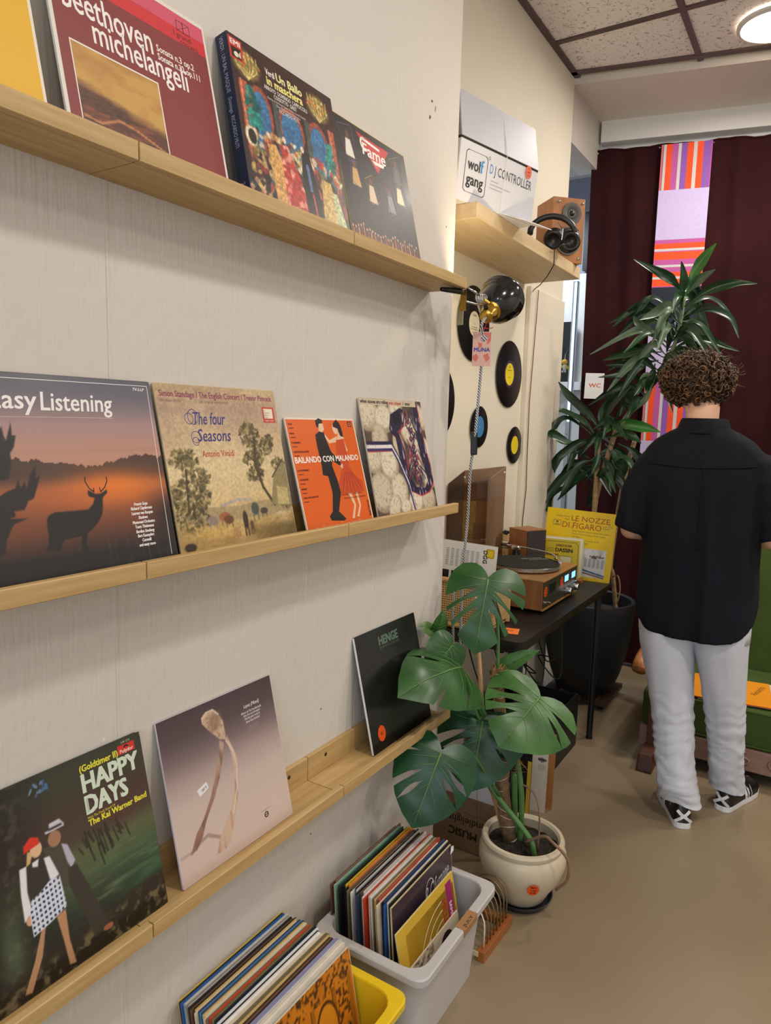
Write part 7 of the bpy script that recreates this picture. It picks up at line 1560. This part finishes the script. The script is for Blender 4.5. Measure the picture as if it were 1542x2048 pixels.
for sh_, el, wri in (((0.450, 2.845, 1.34), (0.383, 2.81, 1.085), (0.500, 3.030, 1.06)), ((0.800, 2.85, 1.345), (0.872, 2.82, 1.10), (0.760, 3.045, 1.07))):
    limb([sh_, ((sh_[0]+el[0])/2-0.005*(1 if sh_[0] < 0.6 else -1), (sh_[1]+el[1])/2, (sh_[2]+el[2])/2), el], [0.042, 0.044, 0.039]); limb([el, ((el[0]+wri[0])/2, (el[1]+wri[1])/2, (el[2]+wri[2])/2-0.004), wri], [0.040, 0.038, 0.025])
    hand(wri, Vector(wri)-Vector(el)+Vector((0, 0.02, 0)), (0, 0.1, 1), 0.9)
body = part('body', mb, SKIN, pe)
rm = body.modifiers.new('remesh', 'REMESH'); rm.mode = 'VOXEL'; rm.voxel_size = 0.0062
sm_ = body.modifiers.new('smooth', 'SMOOTH'); sm_.factor = 0.5; sm_.iterations = 7
dg = bpy.context.evaluated_depsgraph_get(); nm_ = bpy.data.meshes.new_from_object(body.evaluated_get(dg)); nm_.name = 'body'
body.modifiers.clear(); body.data = nm_; nm_.polygons.foreach_set('use_smooth', [True]*len(nm_.polygons))
if not nm_.materials: nm_.materials.append(SKIN)
EYE = mat('eye_white', '#e8e6e2', 0.3); IRIS = mat('iris', '#3a2a1c', 0.2)
for s in (-1, 1):
    ey_ = part('eye', MB().ball(HC+Vector((s*0.031, 0.083, 0.002)), 0.0115, 12, 8), EYE, body, smooth=True); part('iris', MB().ball(HC+Vector((s*0.031, 0.0925, 0.002)), (0.005, 0.003, 0.005), 10, 6), IRIS, ey_, smooth=True)

def cloth_ring(cx, cy, hw, hd, z, n, seed, amp, fold=0.0, p=2.4):
    out = []
    for k in range(n):
        a = 2*PI*k/n; c_, s_ = math.cos(a), math.sin(a)
        x = hw*math.copysign(abs(c_)**(2/p), c_); y = hd*math.copysign(abs(s_)**(2/p), s_)
        q = mnoise.noise(Vector((c_*1.6+seed, s_*1.6, z*5)))*amp+mnoise.noise(Vector((c_*5+seed, s_*5, z*3)))*amp*0.5
        r = 1+q/max(hw, 0.03)
        out.append(Vector((cx+x*r, cy+y*r, z))-PO)
    return out
def interp_rings(keys, nz):
    keys = sorted(keys, key=lambda k: k[0]); zs = [k[0] for k in keys]; out = []
    for i in range(nz+1):
        z = zs[0]+(zs[-1]-zs[0])*i/nz
        out.append([z]+[float(np.interp(z, zs, [k[j] for k in keys])) for j in range(1, len(keys[0]))])
    return out
SHIRT = mat('black_linen', '#101218', 0.85, color2='#151821', vscale=7, bump=0.25, bscale=260, spec=0.2)
keys = [(0.715, 0.632, 2.85, 0.202, 0.140), (0.80, 0.631, 2.85, 0.205, 0.142), (0.95, 0.629, 2.85, 0.203, 0.138), (1.10, 0.625, 2.85, 0.204, 0.136), (1.22, 0.622, 2.848, 0.212, 0.132), (1.30, 0.619, 2.846, 0.222, 0.125), (1.35, 0.617, 2.845, 0.218, 0.118), (1.40, 0.615, 2.843, 0.200, 0.106), (1.44, 0.614, 2.842, 0.164, 0.094), (1.47, 0.613, 2.841, 0.112, 0.082), (1.488, 0.613, 2.842, 0.074, 0.074)]
mb = MB(); rings = []
for z, cx, cy, hw, hd in interp_rings(keys, 44):
    r_ = cloth_ring(cx, cy, hw, hd, z, 72, 3.1, 0.012 if z < 1.3 else 0.005)
    for k, v in enumerate(r_):
        a = 2*PI*k/72
        back_ = max(0.0, -math.sin(a))
        x = v.x+PO.x-cx
        if z < 1.36: v.y += back_*(0.010*math.exp(-((x-0.015)/0.012)**2)-0.012*math.exp(-((x-0.040)/0.010)**2)+0.006*math.sin(x*60+1.5*z)*(1.36-z))
        if z < 0.85:   # curved shirt tail with side slits
            v.z += 0.045*abs(math.cos(a))**6*(0.85-z)/0.135+0.012*math.sin(a)*(0.85-z)/0.135-0.02*(v.x+PO.x-0.63)*0
    rings.append(r_)
mb.loft(rings, caps=True)
for sh_, el, sg in (((0.455, 2.845, 1.345), (0.381, 2.812, 1.085), -1), ((0.795, 2.85, 1.35), (0.874, 2.822, 1.10), 1)):
    A_, B_ = Vector(sh_), Vector(el); rs_ = []
    d = (B_-A_).normalized(); sd = d.cross(Vector((0, 1, 0))).normalized(); fw = sd.cross(d)
    for i in range(19):
        t = -0.12+1.15*i/18; c_ = A_+(B_-A_)*t+Vector((sg*0.016*math.sin(PI*min(1, max(0, t))), 0, 0))
        ra = (0.074-0.016*max(0, t)) if t > 0 else 0.074*(1+t*2.5)
        rb_ = ra*1.12; rg_ = []
        for k in range(28):
            a = 2*PI*k/28; w = mnoise.noise(Vector((math.cos(a)*2, math.sin(a)*2+sg, t*5)))*0.008
            rg_.append(c_+sd*(ra+w)*math.cos(a)+fw*(rb_+w)*math.sin(a)-PO)
        rs_.append(rg_)
    mb.loft(rs_, caps=True)
shirt = part('shirt', mb, SHIRT, pe, smooth=True)
rm = shirt.modifiers.new('remesh', 'REMESH'); rm.mode = 'VOXEL'; rm.voxel_size = 0.0075
sm_ = shirt.modifiers.new('smooth', 'SMOOTH'); sm_.factor = 0.5; sm_.iterations = 9
dg = bpy.context.evaluated_depsgraph_get(); nm_ = bpy.data.meshes.new_from_object(shirt.evaluated_get(dg)); nm_.name = 'shirt'
shirt.modifiers.clear(); shirt.data = nm_; nm_.polygons.foreach_set('use_smooth', [True]*len(nm_.polygons))
if not nm_.materials: nm_.materials.append(SHIRT)
def ringpts(z, cx, cy, hw, hd, n=40): return [Vector((cx+hw*math.cos(2*PI*k/n), cy+hd*math.sin(2*PI*k/n), z))-PO for k in range(n)]
mb = MB(); mb.loft([ringpts(1.462, 0.613, 2.840, 0.098, 0.090), ringpts(1.485, 0.612, 2.841, 0.090, 0.084), ringpts(1.512, 0.611, 2.845, 0.080, 0.076), ringpts(1.516, 0.611, 2.846, 0.076, 0.072), ringpts(1.500, 0.611, 2.846, 0.072, 0.069), ringpts(1.47, 0.611, 2.844, 0.070, 0.068)], caps=False)
part('collar', mb, SHIRT, shirt, smooth=True)
def on_back(x, z, off=0.001):
    k_ = interp_rings(keys, 44); j = min(range(len(k_)), key=lambda i: abs(k_[i][0]-z)); z_, cx, cy, hw, hd = k_[j]
    q = min(0.999, abs((x-cx)/hw)); return Vector((x, cy-hd*(1-q**2.4)**(1/2.4)-off-0.003, z))-PO
part('yoke_seam', MB().tube([on_back(0.43+0.37*k/24, 1.352-0.012*math.sin(PI*k/24), 0.001) for k in range(25)], 0.0022, 6), SHIRT, shirt, smooth=True)
part('pleat_edge', MB().tube([on_back(0.640, 1.345-0.30*k/12, 0.0) for k in range(13)], 0.0022, 6), SHIRT, shirt, smooth=True)
LINEN = mat('white_linen', '#cdd0da', 0.8, vary=0.03, vscale=10, bump=0.25, bscale=240)
mb = MB()
pk = [(0.70, 0.632, 2.85, 0.196, 0.122), (0.80, 0.632, 2.85, 0.196, 0.125), (0.95, 0.631, 2.85, 0.180, 0.120)]
mb.loft([cloth_ring(cx, cy, hw, hd, z, 60, 8.0, 0.004) for z, cx, cy, hw, hd in interp_rings(pk, 8)], caps=True)
legs = ([(0.058, 0.645, 2.768, 0.077, 0.080), (0.13, 0.634, 2.762, 0.073, 0.088), (0.25, 0.608, 2.79, 0.072, 0.084), (0.36, 0.590, 2.818, 0.076, 0.086), (0.50, 0.568, 2.835, 0.086, 0.098), (0.65, 0.547, 2.845, 0.101, 0.114), (0.74, 0.540, 2.85, 0.104, 0.120), (0.83, 0.550, 2.85, 0.100, 0.118)],
        [(0.066, 0.788, 2.972, 0.064, 0.076), (0.15, 0.781, 2.952, 0.062, 0.080), (0.28, 0.771, 2.925, 0.066, 0.082), (0.40, 0.760, 2.90, 0.071, 0.085), (0.52, 0.748, 2.88, 0.080, 0.096), (0.65, 0.730, 2.862, 0.096, 0.112), (0.74, 0.724, 2.855, 0.102, 0.120), (0.83, 0.718, 2.855, 0.100, 0.118)])
for li, lk in enumerate(legs):
    rs_ = []
    for z, cx, cy, hw, hd in interp_rings(lk, 64):
        r_ = cloth_ring(cx, cy, hw, hd, z, 44, 20+li*7, 0.005, p=2.1)
        amp = 0.0042*min(1, max(0, (0.52-z)/0.15))
        for k, v in enumerate(r_):
            a = 2*PI*k/44
            wv_ = math.sin(z*135+2.6*math.sin(a*1.0+li)+8*mnoise.noise(Vector((math.cos(a)*1.2, math.sin(a)*1.2, z*7+li*3))))*(0.5+1.4*abs(mnoise.noise(Vector((math.cos(a)*2, math.sin(a)*2+5, z*5)))))
            dd = Vector((math.cos(a), math.sin(a), 0)); v += dd*amp*wv_
            if z < 0.16: v.z += (0.018*math.cos(a+2.2)+0.006*math.sin(3*a)+0.014)*(0.16-z)/0.115*(1 if li == 0 else 0.6)
        rs_.append(r_)
    mb.loft(rs_, caps=False)
part('trousers', mb, LINEN, pe, smooth=True)
# shoes
SHB = mat('black_leather', '#101114', 0.35, vary=0.1, vscale=20); SHW = mat('white_leather', '#e4e4e6', 0.4)
def shoe(heel, ang, outer):
    Mx = Matrix.Translation(Vector(heel)-PO) @ Matrix.Rotation(ang, 4, 'Z')
    prof_ = [(0.0, 0.012), (0.005, 0.022), (0.014, 0.030), (0.028, 0.034), (0.06, 0.035), (0.12, 0.036), (0.18, 0.043), (0.23, 0.043), (0.265, 0.032), (0.285, 0.006)]
    outl_ = [(w, y) for y, w in prof_]+[(-w, y) for y, w in prof_[::-1]]
    sole = MB().prism(outl_, 0.0, 0.022, M=Mx)
    up = part('shoe', MB().loft([[Mx @ Vector((x*f, (y-0.14)*g+0.14+sh, z)) for x, y in outl_] for z, f, g, sh in ((0.022, 0.98, 0.985, 0), (0.035, 1.0, 0.97, 0.002), (0.055, 0.93, 0.90, -0.004), (0.075, 0.78, 0.72, -0.022), (0.092, 0.70, 0.50, -0.045))]), SHB, pe, smooth='auto')
    part('sole', sole, SHW, up, bevel=0.002)
    def strip(pts, w=0.0065):
        P = [Mx @ Vector(p) for p in pts]; m2 = MB(); n_ = len(P)
        for i in range(n_-1):
            a, b_ = P[i], P[i+1]; d = (b_-a).normalized(); out_ = ((a+b_)/2-(Mx @ Vector((0, 0.14, 0.05)))); out_ = (out_-d*out_.dot(d)).normalized(); sd = d.cross(out_).normalized()*w
            m2.hexa([a-sd, b_-sd, b_+sd, a+sd], [a-sd+out_*0.0022, b_-sd+out_*0.0022, b_+sd+out_*0.0022, a+sd+out_*0.0022])
        return m2
    for k in range(3):
        y = 0.135+0.022*k; part('side_stripe', strip([(outer*0.0385, y, 0.024), (outer*0.0400, y-0.004, 0.040), (outer*0.0360, y-0.010, 0.058), (outer*0.0290, y-0.014, 0.074)], 0.0055), SHW, up)
    def hp_(x, z):      # point on the heel surface
        f = np.interp(z, [0.022, 0.035, 0.055, 0.075], [1.0, 1.0, 0.90, 0.72]); y0 = np.interp(z, [0.022, 0.035, 0.055, 0.075], [0.0, 0.004, 0.010, 0.017])
        return (x, y0+0.9*max(0, abs(x)-0.020)*1.2-0.002, z)
    part('heel_cross', strip([hp_(-0.029, 0.026), hp_(-0.012, 0.040), hp_(0.010, 0.054), hp_(0.022, 0.066)], 0.0055), SHW, up); part('heel_cross', strip([hp_(0.029, 0.026), hp_(0.012, 0.040), hp_(-0.010, 0.054), hp_(-0.022, 0.066)], 0.0055), SHW, up)
shoe((0.678, 2.680, 0.0), R(24), -1)
shoe((0.775, 2.898, 0.0), R(-19), 1)
# hair: a cap under a mass of curls
HA = [mat('hair_dark', '#33200f', 0.55), mat('hair_mid', '#4a301a', 0.5), mat('hair_light', '#6b4a2a', 0.5)]
HCW = Vector((0.573, 2.868, 1.660))-PO
def capf(u, v):
    a = 2*PI*u; b_ = -0.62+(PI/2+0.62)*v
    return HCW+Vector((0.108*math.cos(b_)*math.cos(a), 0.112*math.cos(b_)*math.sin(a)-(0.0 if math.sin(a) < 0 else 0.02*math.sin(a)), 0.090*math.sin(b_)))
hair = part('hair', MB().grid(capf, 36, 16), HA[0], pe, smooth=True)
mb = MB(); rr = random.Random(11)
cnt = 0
while cnt < 1350:
    u = rr.uniform(-1, 1); a = rr.uniform(0, 2*PI)
    nrm = Vector((math.sqrt(1-u*u)*math.cos(a), math.sqrt(1-u*u)*math.sin(a), u))
    lim = -0.98 if abs(nrm.x) > 0.45 else -0.86
    if u < lim or (nrm.y > 0.55 and u < 0.35): continue
    rd_ = rr.uniform(0.93, 1.06); p0 = HCW+Vector((nrm.x*0.122, nrm.y*0.118, nrm.z*(0.094 if nrm.z > 0 else 0.104)))*rd_
    ax = (nrm*rr.uniform(0.2, 1.0)+Vector((rr.uniform(-1, 1), rr.uniform(-1, 1), rr.uniform(-1.1, 0.5)))*0.7).normalized()
    e1 = ax.cross(Vector((0.3, 0.5, 0.8))).normalized(); e2 = ax.cross(e1)
    hr = rr.uniform(0.006, 0.0115); turns = rr.uniform(0.7, 1.3); L_ = rr.uniform(0.010, 0.022); ph = rr.uniform(0, 6.28); th = rr.uniform(0.0022, 0.0046); ns = 11
    pts = [p0+ax*(L_*k/ns-0.008)+(e1*math.cos(ph+turns*2*PI*k/ns)+e2*math.sin(ph+turns*2*PI*k/ns))*hr for k in range(ns+1)]
    mb.tube(pts, [th*(0.6+0.4*math.sin(PI*k/ns)) for k in range(ns+1)], 4, mi=rr.choice([0, 0, 1, 1, 1, 2]), caps=False); cnt += 1
for k in range(130):     # flyaway hairs
    u = rr.uniform(-0.2, 1); a = rr.uniform(0, 2*PI); nrm = Vector((math.sqrt(1-u*u)*math.cos(a), math.sqrt(1-u*u)*math.sin(a), u)); p0 = HCW+Vector((nrm.x*0.125, nrm.y*0.12, nrm.z*0.098)); t_ = Vector((rr.uniform(-1, 1), rr.uniform(-1, 1), rr.uniform(-1, 1)))
    mb.tube([p0, p0+nrm*0.016+t_*0.006, p0+nrm*0.022+t_*0.018, p0+nrm*0.014+t_*0.026], 0.0006, 3, mi=2, caps=False)
part('curls', mb, HA, hair, smooth=True)
